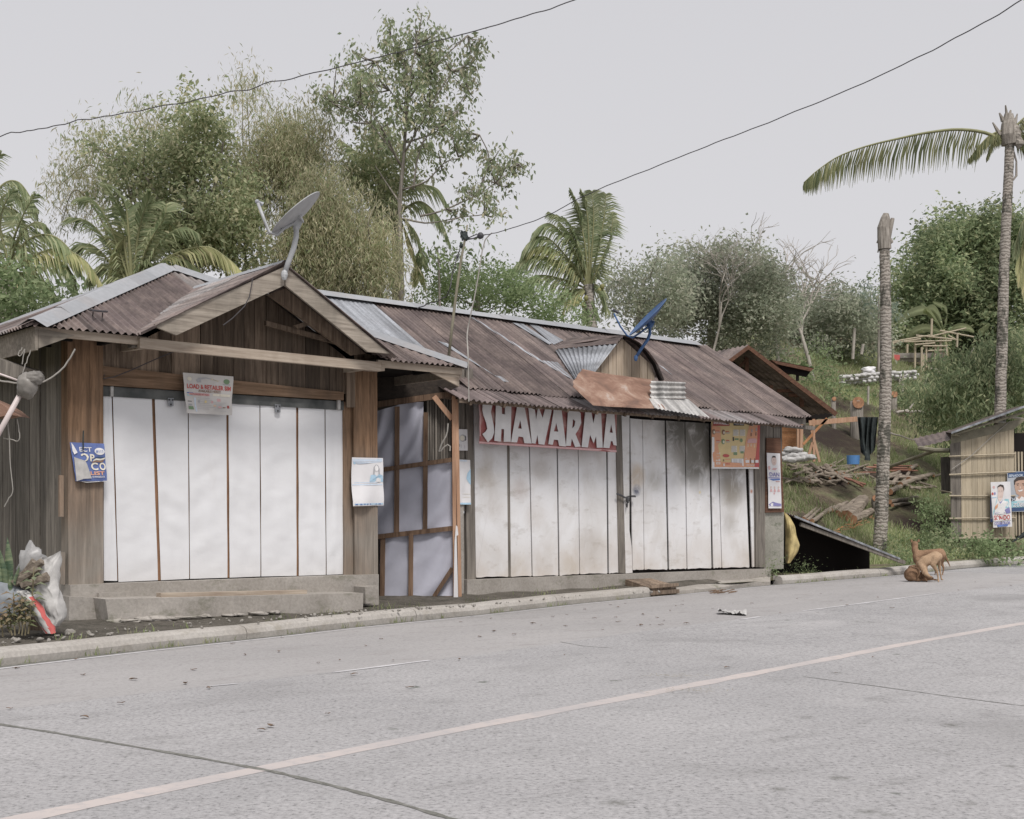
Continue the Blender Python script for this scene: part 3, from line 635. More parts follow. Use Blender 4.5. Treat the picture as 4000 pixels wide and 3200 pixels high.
# hipped roof
SL, SR, NF, NB, EZ = -.62, 5.1, .6, -4.9, 3.305
cx0 = SL + (NF - NB) / 2; cx1 = SR - (NF - NB) / 2
if cx1 < cx0: cx0 = cx1 = (SL + SR) / 2
RZ = EZ + (NF - NB) / 2 * .485; nm_ = (NF + NB) / 2
apex = [W3(WA, cx0, nm_, RZ), W3(WA, cx1, nm_, RZ)]
mb = MB(); half = (NF - NB) / 2; sl_len = math.hypot(half, RZ - EZ)
ufr = (W3(WA, 0, nm_, RZ) - W3(WA, 0, NF, EZ)).normalized()
GN = .78; ga = PW(600, 553, GN); gl = PW(303, 700, GN); gr = PW(832, 747, GN)
gs, _ = SN(ga, WA); gls, _ = SN(gl, WA); grs, _ = SN(gr, WA); gz_ = ga.z; glz, grz = gl.z, gr.z
def lo_f(s):                                                    # the front slope stops at the valley under the gable
    if not gls < s < grs: return -.05
    zg = gz_ - (gz_ - (glz if s < gs else grz)) * abs(s - gs) / abs((gls if s < gs else grs) - gs); return max(-.05, (zg - .02 - EZ) / (RZ - EZ) * sl_len)
corr(mb, W3(WA, 0, NF, EZ), D2, ufr, SL, SR, lo_f, lambda s: max(0, sl_len * min(1, (s - SL) / (cx0 - SL), (SR - s) / (SR - cx1))), rows=8, sheet=.7, edge=.03)
corr(mb, W3(WA, 0, NB, EZ), D2, (W3(WA, 0, nm_, RZ) - W3(WA, 0, NB, EZ)).normalized(), SL, SR, lambda s: -.05, lambda s: max(0, sl_len * min(1, (s - SL) / (cx0 - SL), (SR - s) / (SR - cx1))), rows=4, sheet=.7)
for S_, cx in ((SL, cx0), (SR, cx1)):
    l2 = math.hypot(cx - S_, RZ - EZ); ud = (W3(WA, cx, 0, RZ) - W3(WA, S_, 0, EZ)).normalized()
    corr(mb, W3(WA, S_, 0, EZ), N2, ud, NB, NF, lambda s: -.05, lambda s, l2=l2: l2 * max(0, 1 - abs(s - nm_) / half), rows=5, sheet=.7)
obj('hip_roof', mb, M['corr'], shop)
def cap(mb, a, b, w=.16, m=0, lift=.03, over=.0):
    a = Vector(a); b = Vector(b); n = max(2, int((b - a).length / .6)); t = (b - a).normalized(); x = t.cross(UP).normalized()
    for i in range(n):
        p, q = a.lerp(b, i / n), a.lerp(b, (i + 1.04) / n); l = lift + (i % 2) * .004 + random.random() * .006
        r = [(-w, -w * .33), (-.03, l), (.03, l), (w, -w * .33)]
        vs = [k + x * d_ + UP * z for k in (p, q) for d_, z in r]; mb.add(vs, [(j, j + 1, j + 5, j + 4) for j in range(3)], m)
mb = MB(); cap(mb, W3(WA, SL - .03, NF + .03, EZ + .01), apex[0] + UP * .02, .17); cap(mb, apex[0], apex[1] + D2 * .05, .17); cap(mb, W3(WA, SR + .03, NF + .03, EZ + .01), apex[1] + UP * .02, .17)
cap(mb, W3(WA, SL, NB, EZ), apex[0], .17); cap(mb, W3(WA, SR, NB, EZ), apex[1], .17); obj('ridge_cap', mb, M['capm'], shop)
# eaves
mb = MB()
mb.bar(W3(WA, SL + .04, NF - .04, EZ - .07), W3(WA, gls + .15, NF - .04, EZ - .07), .03, .09); obj('eave_board', mb, M['wood_beam'], shop); mb = MB(); mb.bar(W3(WA, grs - .12, NF - .04, EZ - .07), W3(WA, SR - .03, NF - .04, EZ - .07), .03, .09); mb.bar(W3(WA, SR - .03, NF - .06, EZ - .08), W3(WA, SR - .03, NB, EZ - .08), .03, .12)
mb.slab([W3(WA, SR - .06, NF - .05, EZ - .03), W3(WA, SR - .06, NF - .05, EZ - .27), W3(WA, SR - .62, NF - .05, EZ - .08)], N2 * -.03)
obj('eave_board', mb, M['wood_beam'], shop)
mb = MB(); mb.slab([W3(WA, SL + .03, n, z) for n, z in [(NF - .02, EZ - .02), (NF - .02, EZ - .27), (NB, EZ - .27), (NB, EZ - .02)]], D2 * .03)
mb.slab([W3(WA, SL + .065, NF - .02, EZ - .04), W3(WA, SL + .065, NF - .02, EZ - .25), W3(WA, SL + .45, NF - .02, EZ - .08)], N2 * -.03); obj('fascia', mb, M['wood_barge'], shop)
mb = MB()
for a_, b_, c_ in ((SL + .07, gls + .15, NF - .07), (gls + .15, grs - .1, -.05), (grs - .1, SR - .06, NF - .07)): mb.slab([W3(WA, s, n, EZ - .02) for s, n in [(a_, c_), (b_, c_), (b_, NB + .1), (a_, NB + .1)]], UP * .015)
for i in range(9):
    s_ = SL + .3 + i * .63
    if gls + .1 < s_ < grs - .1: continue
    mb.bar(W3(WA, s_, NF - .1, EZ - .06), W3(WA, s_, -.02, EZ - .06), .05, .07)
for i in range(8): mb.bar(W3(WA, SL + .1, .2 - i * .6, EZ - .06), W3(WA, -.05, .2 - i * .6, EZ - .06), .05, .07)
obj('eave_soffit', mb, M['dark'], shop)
# front gable, apex out over the doors
mb = MB()
GB = -1.55                                                      # the little ridge runs back into the hip roof
for sgn, S_, z_ in ((-1, gls, glz), (1, grs, grz)):
    run = abs(S_ - gs); sl2 = math.hypot(run, gz_ - z_); ud = (W3(WA, gs, 0, gz_) - W3(WA, S_, 0, z_)).normalized()
    # corrugations run up the slope; the sheet is cut where it meets the main roof
    def lo(n, run=run, sl2=sl2, z_=z_):
        zr = EZ + (NF - n) * .485 if n < NF else -9                # main roof height there
        t = (zr - .03 - z_) / (gz_ - z_); return max(-.04, min(1, t) * sl2)
    corr(mb, W3(WA, S_, 0, z_), N2, ud, GB, GN + .03, lo, lambda n, sl2=sl2: sl2, rows=5, sheet=.7, pitch=.078)
obj('gable_roof', mb, M['corr'], shop)
mb = MB(); cap(mb, W3(WA, gs, GN + .03, gz_ - .0), W3(WA, gs, GB + .05, gz_ - .0), .08, 0, .02); obj('gable_ridge_cap', mb, M['capm'], shop)
mb = MB()
wslab(mb, [(599, 562), (599, 601), (372, 706), (331, 690), (326, 683)], GN, WA, .035)
wslab(mb, [(601, 562), (806, 733), (822, 745), (775, 741), (601, 601)], GN - .002, WA, .035)
obj('bargeboard', mb, M['wood_barge'], shop)
mb = MB(); wslab(mb, [(601, 607), (770, 745), (742, 748), (565, 620)], .38, WA, .05); obj('rafter', mb, M['wood_dark'], shop)
mb = MB(); wslab(mb, [Z3(540, 800), Z3(650, 765), Z3(690, 790), Z3(570, 830)], .3, WA, .04); wslab(mb, [Z3(300, 760), Z3(860, 910), Z3(900, 960), Z3(300, 800)], .2, WA, .05); obj('brace', mb, M['wood_dark'], shop)
mb = MB(); wslab(mb, [(547 / 1.8553, 733), (1490 / 1.8553, 782), (1490 / 1.8553, 763), (547 / 1.8553, 711)], .62, WA, .07); tb = mb.v[:]
mb.bar(W3(WA, 3.6, .6, 3.2), W3(WA, 3.6, .0, 3.2), .06, .09); mb.bar(W3(WA, .62, .6, 3.2), W3(WA, .62, .0, 3.22), .06, .09)
wslab(mb, [Z3(1275, 1110), Z3(1303, 1112), Z3(1300, 1185), Z3(1272, 1182)], .58, WA, .05)
obj('tie_beam', mb, M['wood_beam'], shop)
mb = MB(); wslab(mb, [Z1(1105, 890), Z1(1165, 892), Z1(1165, 985), Z1(1108, 985)], .5, WA, .1); obj('beam_end', mb, M['wood_grey'], shop)
# loose wires lying over it
mb = MB(); mb.tube([PW(*Z1(*p), .82) for p in [(2130, 400), (2100, 560), (2060, 640), (1960, 740), (1880, 800)]], .006, k=5); obj('wire', mb, M['cable'], shop); mb = MB(); mb.tube([PW(*Z1(*p), .1) for p in [(1480, 1015), (1300, 1090), (1100, 1180), (960, 1235), (870, 1250), (880, 1215)]], .006, k=5)
obj('wire', mb, M['cable'], shop)
mb = MB(); pts = [Z1(750, 668), Z1(830, 680), Z1(905, 685)]
def onroof(u, v, h=0.0):                                         # point on the hip roof's front slope
    o = W3(WA, 0, NF, EZ + h); nrm = D2.cross(ufr).normalized(); r = Vector(((u - CU) / F, 1, (HV - v) / F)); c = Vector((0, 0, CAMH)); k = (o - c).dot(nrm) / r.dot(nrm); return c + r * k
mb.tube([onroof(*p, .12) for p in pts], .012, k=5)
for x, y in [(785, 680), (865, 690)]: mb.tube([onroof(*Z1(x, y), .12), onroof(*Z1(x - 5, y + 45), .0)], .007, k=5)
tag(obj('wire_bracket', mb, M['cable'], None, onroof(*pts[0])), 'small bent wire bracket standing on the rusty hipped roof', 'bracket')

# ---------------------------------------------------------------- shawarma shop
sh = thing('snack_shop', 'long low shop with weathered white folding doors and rusty corrugated roof', 'shop', W3(WB, 0, 0, .1))
RN, RZB = -2.25, 4.745; EN, EZB = .25, 3.20
# plinth and apron
mb = MB(); mb.slab([W3(WB, s, .14, z) for s, z in [(-.12, .05), (6.95, .05), (6.95, .375), (-.12, .395)]], N2 * -4.2)
obj('plinth', mb, M['conc'], sh)
mb = MB(); ap = [(1425, 1250), (1480, 1248), (1560, 1240), (1612, 1228)]
rows = []
for i in range(14):
    t = i / 13; u = 1412 + (1622 - 1412) * t; vf = 1253 + (1231 - 1253) * t + 1.5 * math.sin(t * 7); f = PG(u, vf); s_, n_ = SN(f); T = PW(u, 1232 + (1216 - 1232) * t + math.sin(t * 11), max(.17, n_ * .5), WB)
    n2 = SN(T)[1]; rows.append([f + UP * -.03, f + UP * (.05 + .015 * math.sin(t * 9)), f.lerp(T, .5) + UP * .035, T, W3(WB, SN(T)[0], .1, T.z + .005)])
mb.add([p for r in rows for p in r], [(i * 5 + j, (i + 1) * 5 + j, (i + 1) * 5 + j + 1, i * 5 + j + 1) for i in range(13) for j in range(4)] + [(0, 1, 2, 3, 4), (69, 68, 67, 66, 65)])
tag(obj('concrete_apron', mb, M['conc'], None, rows[5][0]), 'low rounded concrete apron between the white doors and the road', 'apron')
# doors
def panels(lines, Zf, n, backing, name='door_panel', holes=None):
    k = len(lines)
    for i in range(k - 1):
        (a0, a1, ga_), (b0, b1, gb) = lines[i], lines[i + 1]
        x0, y0 = a0[0] + ga_ / 2, a0[1]; x1, y1 = b0[0] - gb / 2, b0[1]; X0, Y0 = a1[0] + ga_ / 2, a1[1]; X1, Y1 = b1[0] - gb / 2, b1[1]
        pts = [(x0, y0), (x1, y1), (X1, Y1 - 8), (X1 - 6, Y1)]
        for j in range(1, 6): pts.append((X1 + (X0 - X1) * j / 6, Y1 + (Y0 - Y1) * j / 6 - random.random() * 7))
        pts += [(X0 + 5, Y0), (X0, Y0 - 8)]
        mb = MB(); q = [PW(*Zf(*p), n + random.uniform(-.004, .004), WB) for p in pts]; mb.slab(q, N2 * -.02); obj(name, mb, M['oldwhite'], sh)
panels([((325, 1000 - 1294), (343, 1200), 2), ((612, -290), (627, 1195), 24), ((786, -285), (817, 1190), 9), ((1023, -280), (1043, 1186), 12), ((1200, -275), (1217, 1172), 7), ((1443, -270), (1458, 1168), 14), ((1552, -265), (1557, 1160), 2)], Z6, .03, 0)
panels([((133, 75), (153, 1353), 3), ((237, 85), (251, 1350), 5), ((430, 95), (455, 1350), 15), ((594, 105), (612, 1344), 8), ((803, 118), (826, 1338), 16), ((868, 118), (905, 1334), 6), ((1093, 128), (1140, 1332), 6)], Z8, .03, 0)
panels([((1118, 130), (1158, 1330), 8), ((1160, 130), (1196, 1326), 2)], Z8, .03, 0)
mb = MB()
mb.slab([W3(WB, s, -.02, z) for s, z in [(.02, .38), (6.85, .38), (6.85, 3.15), (.02, 3.15)]], N2 * -.04); obj('door_backing', mb, M['dark'], sh)
mb = MB()
def strip_(Z, pts, n, m=0, th=.05): wslab(mb, pts, n, WB, th, m, Z)
strip_(Z6, [(1550, 1160), (1606, 1165), (1568, -290), (1520, -290)], .05)
strip_(Z6, [(605, 1190), (640, 1195), (624, -290), (598, -290)], .02, 0, .02)
obj('post', mb, M['wood_grey'], sh)
mb = MB(); strip_(Z6, [(1606, 1165), (1662, 1160), (1655, 950), (1636, 800), (1636, -270), (1568, -290)], .06); obj('post', mb, M['oldwhite'], sh)
mb = MB(); strip_(Z6, [(268, 1220), (343, 1222), (322, 0), (318, -560), (262, -560), (255, 0)], .05); strip_(Z6, [(190, 640), (262, 640), (250, 0), (245, -560), (190, -560)], .03); strip_(Z6, [(225, 1220), (262, 1220), (260, 660), (236, 660)], .0)
obj('corner_boards', mb, M['wood_grey'], sh)
mb = MB()
strip_(Z8, [(1195, 1328), (1272, 1332), (1268, 95), (1222, 90), (1180, 90)], .07)
strip_(Z8, [(1225, 870), (1240, 870), (1222, 90), (1215, 90)], .075, 0, .02)
for a, b in ((1240, 1275), (1280, 1335), (1340, 1396), (1398, 1412)): strip_(Z8, [(a, 868), (b, 868), (b, 95), (a, 95)], .05 + random.random() * .01)
obj('end_boards', mb, M['wood_grey'], sh)
mb = MB(); strip_(Z8, [(1272, 868), (1430, 865), (1412, 470), (1400, 240), (1282, 240)], .085, 0, .02); obj('notice_board', mb, M['wood_brownroof'], sh)
mb = MB(); wslab(mb, [(1262, 1350), (1425, 1340), (1428, 866), (1270, 870)], .04, WB, .3, 0, Z8); obj('end_wall', mb, M['conc_mossy'], sh)
mb = MB(); e = W3(WB, 6.95, 0, 0); mb.slab([e - N2 * a + UP * z for a, z in [(0, .3), (4.2, .3), (4.2, 3.4), (2.3, 4.6), (0, 3.2)]], D2 * -.05)
e = W3(WB, -.2, 0, 0); mb.slab([e - N2 * a + UP * z for a, z in [(.02, .3), (4.2, .3), (4.2, 3.4), (2.3, 4.6), (.02, 3.1)]], D2 * .05); obj('side_wall', mb, M['wood_dark'], sh)
# roof: upper slope, lower skirt, back slope
mb = MB(); o = W3(WB, 0, EN, EZB); ud = (W3(WB, 0, RN, RZB) - o).normalized(); ul = (W3(WB, 0, RN, RZB) - o).length
def mfn(k): return 1 if k == 0 else 0
corr(mb, o, D2, ud, -.2, 7.95, lambda s: -.1 - (.35 * sstep(s, 6.6, 7.4) if False else 0), lambda s: ul, rows=10, sheet=.66, edge=.05, lift=.008)
corr(mb, W3(WB, 0, EN + .02, EZB + .0) + ud * .3, D2, ud, -2.0, -.2, lambda s: .0, lambda s: ul - .3, rows=5, sheet=.9, edge=.0, amp=.006, m=1)
o2 = W3(WB, 0, -4.8, EZB); ud2 = (W3(WB, 0, RN, RZB) - o2).normalized(); corr(mb, o2, D2, ud2, -2.0, 7.95, lambda s: 0, lambda s: ul, rows=4, sheet=.8)
obj('upper_roof', mb, [M['corr'], M['galv']], sh)
mb = MB(); o3 = W3(WB, 0, .78, 2.925); ud3 = (W3(WB, 0, .02, 3.245) - o3).normalized()
corr(mb, o3, D2, ud3, -.75, 7.02, lambda s: .0 + .1 * sstep(s, -.2, -.75), lambda s: .84, rows=5, sheet=.62, edge=.045, lift=.012); obj('lower_roof', mb, M['corr_lo'], sh)
mb = MB(); cap(mb, W3(WB, -2.0, RN, RZB + .02), W3(WB, 7.6, RN, RZB + .02), .2, 0, .035); obj('ridge_cap', mb, M['capm'], sh)
def onB(u, v, h=0.0):
    nrm = D2.cross(ud).normalized(); r = Vector(((u - CU) / F, 1, (HV - v) / F)); c = Vector((0, 0, CAMH)); k = (o + nrm * h - c).dot(nrm) / r.dot(nrm); return c + r * k
mb = MB()                                                        # pale strips and patch sheets laid over the slope
for pts in ([(300, 300), (330, 305), (900, 665), (870, 665)], [(780, 350), (850, 362), (1080, 495), (1000, 530)], [(870, 660), (1030, 680), (1170, 832), (1130, 810)], [(650, 345), (740, 355), (985, 520), (960, 530)], [(500, 790), (560, 800), (620, 845), (575, 840)]):
    mb = MB(); mb.slab([onB(*Z5(*p), .022) for p in pts], Vector((0, 0, -.003))); obj('roof_patch', mb, M['galv'], sh)
for a, b, c_ in [((20, 500), (100, 520), (500, 790)), ((1880, 700), (1920, 720), (2000, 790))]:
    mb = MB(); mb.slab([onB(*Z5(*p), .02) for p in (a, b, c_)], Vector((0, 0, -.003))); obj('roof_patch', mb, M['galv'], sh)
mb = MB(); mb.bar(W3(WB, -.7, .66, 2.93), W3(WB, 6.6, .66, 2.93), .04, .06); mb.bar(W3(WB, -.7, .3, 3.02), W3(WB, 6.9, .3, 3.02), .05, .08)
for i in range(12): s_ = -.5 + i * .62; mb.bar(W3(WB, s_, .7, 2.90), W3(WB, s_, -.1, 3.18), .04, .06)
mb.slab([W3(WB, s, .0, z) for s, z in [(.0, 2.98), (6.9, 2.98), (6.9, 3.2), (.0, 3.2)]], N2 * -.03); obj('eave_frame', mb, M['wood_dark'], sh)
mb = MB(); mb.bar(W3(WB, 6.2, .18, 3.06), W3(WB, 7.9, .18, 3.08), .05, .1); mb.bar(W3(WB, 7.1, .1, 3.0), W3(WB, 8.3, .1, 2.98), .05, .07); mb.bar(W3(WB, 7.85, .2, 3.1), W3(WB, 7.85, -2.2, 4.6), .04, .09); obj('eave_board', mb, M['wood_grey'], sh)
mb = MB(); mb.slab([W3(WB, 7.0, n, z) for n, z in [(.0, 3.1), (-2.2, 4.6), (-4.2, 3.3), (-4.2, .3), (0, .3)]], D2 * -.03); obj('gable_wall', mb, M['wood_dark'], sh)
# dormer
DN = .12
mb = MB(); ap_ = Z5(1575, 480); lw = Z5(1330, 770); rw = Z5(1850, 800)
n_b = 8
for i in range(n_b):
    a, b = i / n_b, (i + 1) / n_b
    def topv(t):
        x = 1330 + 520 * t; y = 480 + (abs(x - 1575) / 245 * 290 if x < 1575 else (x - 1575) / 275 * 250); return x, y
    x0, y0 = topv(a + .004); x1, y1 = topv(b - .004); pts = [(x0, 830), (x1, 830), (x1, y1)] + ([(1575, 480)] if x0 < 1575 < x1 else []) + [(x0, y0)]
    mb.slab([PW(*Z5(*p), DN + random.random() * .012, WB) for p in pts], N2 * -.02)
obj('dormer_wall', mb, wood('dormer_boards', (.33, .26, .19), (.50, .42, .33), isl=.3, stain=.4, stainc=(.22, .14, .09)), sh)
apw = PW(*Z5(1580, 462), DN + .12, WB); lww = PW(*Z5(1345, 770), DN + .12, WB); rww = PW(*Z5(1925, 835), DN + .1, WB)
s_a, n_a = SN(apw); zb = apw.z; nb_ = RN - (zb - RZB) / .6 if False else EN - (zb - EZB) / .618
mb = MB(); back_a = W3(WB, s_a, nb_, zb)
def tri_sheet(mb, a, b, c, m, pitch=.09, amp=.01, n=26):          # a-b = top edge, c = bottom front corner
    nrm = (b - a).cross(c - a).normalized()
    if nrm.z < 0: nrm = -nrm
    vs = []; R_ = 8; Lt = (b - a).length
    for j in range(R_ + 1):
        for i in range(n + 1):
            t = i / n; top = a.lerp(b, t); bot = b.lerp(c, 0) ; e_ = c.lerp(b, t); p = top.lerp(e_, j / R_); vs.append(p + nrm * amp * math.sin(2 * math.pi * t * Lt / pitch))
    mb.add(vs, [(j * (n + 1) + i, j * (n + 1) + i + 1, (j + 1) * (n + 1) + i + 1, (j + 1) * (n + 1) + i) for j in range(R_) for i in range(n)], m)
dq = [onB(*Z5(1008, 573), .05), PW(*Z5(1530, 526), DN + .14, WB), PW(*Z5(1345, 765), DN + .12, WB), onB(*Z5(1182, 835), .04)]
dn_ = (dq[1] - dq[0]).cross(dq[3] - dq[0]).normalized()
mb.grid(lambda a, b: dq[0].lerp(dq[1], a).lerp(dq[3].lerp(dq[2], a), b) + dn_ * .012 * math.sin(a * 2 * math.pi * 12), 72, 8)
obj('dormer_roof', mb, [M['galv']], sh)
mb = MB()
pts = [PW(*Z5(*p), DN + .1, WB) for p in [(1590, 462), (1650, 480), (1720, 520), (1800, 600), (1870, 700), (1925, 835), (1903, 835), (1852, 704), (1782, 602), (1708, 526), (1646, 492), (1590, 480)]]; mb.slab(pts, N2 * -.06); obj('dormer_edge', mb, M['dark'], sh); mb = MB()
vs = [PW(*Z5(*p), DN + .14, WB) for p in [(1590, 458), (1650, 474), (1722, 514), (1804, 594), (1876, 695), (1932, 832)]]
for a, b in zip(vs, vs[1:]): mb.face([a, b, b.lerp(back_a, .75), a.lerp(back_a, .75)])
obj('dormer_right_roof', mb, M['corr'], sh)
mb = MB()                                                        # ridge sheet of the dormer, corrugated across
r0 = [PW(*Z5(*p), n, WB) for p, n in [((1590, 455), DN + .16), ((1525, 528), DN + .14)]]; l0 = [onB(*Z5(985, 540), .06), onB(*Z5(1020, 575), .05)]
tl_, tr_, br_, bl_ = onB(*Z5(1120, 472), .10), r0[0], r0[1], onB(*Z5(1010, 575), .05)
def fn(a, b): return tl_.lerp(tr_, a).lerp(bl_.lerp(br_, a), b) + UP * .014 * math.sin(b * 2 * math.pi * 3.2)
mb.grid(fn, 6, 28); obj('dormer_ridge_sheet', mb, M['corr'], sh)
# rusty sheet and pale sheets laid below the dormer
AN = .86
mb = MB()
P = [(1240, 735), (1355, 762), (1600, 798), (1822, 825)]; Q = [(1165, 840), (1300, 870), (1600, 930), (1812, 960)]; R3 = [(1160, 885), (1330, 1045), (1640, 1062), (1960, 1078)]
rowsB = [(P, .30), ([((p[0] + q[0]) / 2, (p[1] + q[1]) / 2) for p, q in zip(P, Q)], .42), (Q, .56), (R3, .88)]
def bz(pts, t):
    x = t * (len(pts) - 1); i = min(int(x), len(pts) - 2); f_ = x - i; return (pts[i][0] * (1 - f_) + pts[i + 1][0] * f_, pts[i][1] * (1 - f_) + pts[i + 1][1] * f_)
def fn(a, b):
    x = b * 3; i = min(int(x), 2); f_ = x - i; p, q = bz(rowsB[i][0], a), bz(rowsB[i + 1][0], a); f2 = f_
    return PW(*Z5(p[0] * (1 - f2) + q[0] * f2, p[1] * (1 - f2) + q[1] * f2), rowsB[i][1] * (1 - f2) + rowsB[i + 1][1] * f2, WB) + N2 * .012 * math.sin(b * 16) + UP * .008 * noise.noise(Vector((a * 5, b * 5, 1)))
mb.grid(fn, 24, 24); mb.grid(lambda a, b: fn(a, b) - N2 * .004, 24, 24); obj('rusty_awning_sheet', mb, M['rust'], sh, smooth=True)
mb = MB(); Pc = [PW(*Z5(1812, 838), .62, WB), PW(*Z5(2104, 848), .62, WB), PW(*Z5(2110, 985), .64, WB), PW(*Z5(1815, 985), .64, WB)]
mb.grid(lambda a, b: Pc[0].lerp(Pc[1], a).lerp(Pc[3].lerp(Pc[2], a), b) + N2 * .016 * math.sin(b * 2 * math.pi * 3.3), 8, 30); obj('pale_awning_sheet', mb, M['galv_light'], sh)
mb = MB(); a_, b_, c_, d_ = PW(*Z5(1800, 985), .66, WB), PW(*Z5(2130, 990), .60, WB), PW(1494, 879, .92, WB), PW(*Z5(1850, 1068), .90, WB)
mb.grid(lambda a, b: a_.lerp(b_, a).lerp(d_.lerp(c_, a), b) + UP * .008 * math.sin(a * 2 * math.pi * 14) * b, 90, 6); obj('lower_awning_sheet', mb, M['galv_light'], sh)
# chain and hasp on the doors
mb = MB(); mb.tube([PW(*Z6(*p), .1, WB) for p in [(1530, 495), (1570, 510), (1600, 530), (1640, 515), (1680, 515)]], .014, k=6, jit=.8)
mb.blob(PW(*Z6(1622, 545), .11, WB), .03, .03, .06, 0, 8, 6, .3); mb.blob(PW(*Z6(1615, 590), .11, WB), .02, .02, .04, 0, 8, 6, .3); mb.bar(PW(*Z6(1645, 515), .11, WB), PW(*Z6(1685, 517), .11, WB), .03, .03)
tag(obj('door_chain', mb, M['darkmetal'], None, PW(*Z6(1620, 530), .1, WB)), 'rusty chain and padlock across the post between the white doors', 'chain')
# ---------------------------------------------------------------- banners and posters
mb = MB(); BN = .30
P = Patch(PW(*Z5(368, 985), BN, WB), PW(*Z5(1535, 1045), BN, WB), PW(*Z5(1520, 1440), BN, WB), PW(*Z5(370, 1365), BN, WB), .03, 3.5, 2); P.sheet(mb, 20, 8)
m = NM('red_banner_cloth', .5, .35); n = m.noise(3.0, m.vec((1.5, 1.5, 1)), 5, .6, .8); n2 = m.noise(8, m.vec((1, 1, 2)), 4, .6)
c = m.ramp(n, [(.3, (.24, .07, .07)), (.45, (.33, .10, .095)), (.6, (.40, .22, .20)), (.75, (.48, .36, .33))]); m.col(m.mix(m.ramp(n2, [(.6, 0.0), (.75, .5)]), c, (.30, .20, .17))); M['banner'] = m.m
ban = thing('shop_banner', 'long faded red banner with big white hand cut letters reading SHAWARMA', 'banner', P.pt(.5, 1)); obj('cloth', mb, M['banner'], ban, smooth=True)
mb = MB()
P.rect(mb, 0, .955, 1, .995, 0, .003); P.rect(mb, .0, .0, .006, 1, 0, .003); obj('hem', mb, M['ipink'], ban)
LET = [([(410, 1000), (490, 1005), (478, 1060), (470, 1100), (480, 1150), (492, 1210), (497, 1270), (480, 1320), (445, 1355), (398, 1285), (425, 1265), (440, 1240), (430, 1190), (408, 1130), (398, 1080), (400, 1040)], []),
 ([(513, 1010), (560, 1013), (562, 1115), (588, 1120), (590, 1016), (642, 1020), (636, 1350), (578, 1350), (581, 1245), (558, 1242), (553, 1348), (498, 1342), (508, 1200)], []),
 ([(695, 1025), (747, 1030), (812, 1365), (752, 1362), (742, 1312), (702, 1306), (690, 1355), (640, 1352)], [(717, 1165), (730, 1240), (698, 1238)]),
 ([(786, 1060), (835, 1045), (850, 1165), (868, 1048), (905, 1150), (930, 1062), (982, 1085), (920, 1375), (872, 1370), (862, 1290), (845, 1366), (815, 1362)], []),
 ([(1003, 1062), (1062, 1065), (1102, 1390), (1045, 1384), (1035, 1335), (1000, 1332), (990, 1375), (953, 1370)], [(1020, 1190), (1037, 1265), (1000, 1262)]),
 ([(1120, 1072), (1195, 1077), (1225, 1110), (1230, 1190), (1208, 1245), (1182, 1285), (1225, 1390), (1180, 1395), (1150, 1320), (1142, 1385), (1103, 1385)], [(1160, 1158), (1180, 1175), (1174, 1215), (1155, 1238)]),
 ([(1266, 1082), (1314, 1086), (1332, 1195), (1355, 1090), (1397, 1093), (1411, 1400), (1362, 1400), (1356, 1300), (1335, 1362), (1305, 1290), (1286, 1398), (1234, 1395)], []),
 ([(1448, 1098), (1508, 1100), (1529, 1382), (1503, 1378), (1494, 1345), (1480, 1345), (1468, 1404), (1417, 1400)], [(1482, 1200), (1497, 1275), (1470, 1272)])]
for i, (outer, hole) in enumerate(LET):
    mb = MB(); n_ = BN + .035
    loops = [[Vector((x, y, 0)) for x, y in outer]] + ([[Vector((x, y, 0)) for x, y in hole]] if hole else [])
    flat = outer + hole; tr = tessellate_polygon(loops); q = [PW(*Z5(x, y), n_, WB) for x, y in flat]
    mb.add(q, [tuple(t) for t in tr]); mb.add([p - N2 * .006 for p in q], [tuple(reversed(t)) for t in tr])
    no = len(outer)
    for j in range(no): a, b = q[j], q[(j + 1) % no]; mb.face([a, b, b - N2 * .006, a - N2 * .006])
    o_ = obj('letter', mb, simple('letter_white_%s' % 'abcdefgh'[i], (.72, .71, .71), .5, .12, 5) if i == 0 else M['ltr'], ban); M['ltr'] = o_.data.materials[0]

def poster(name, label, cat, P, base, marks, nu=10, nv=10, group=None):
    t = thing(name, label, cat, P.pt(.5, 1), group); mb = MB(); P.sheet(mb, nu, nv); obj('sheet', mb, base, t, smooth=True)
    mb = MB(); mats = []
    def mi(k):
        if M[k] not in mats: mats.append(M[k])
        return mats.index(M[k])
    marks(mb, mi); obj('printing', mb, mats, t); return t
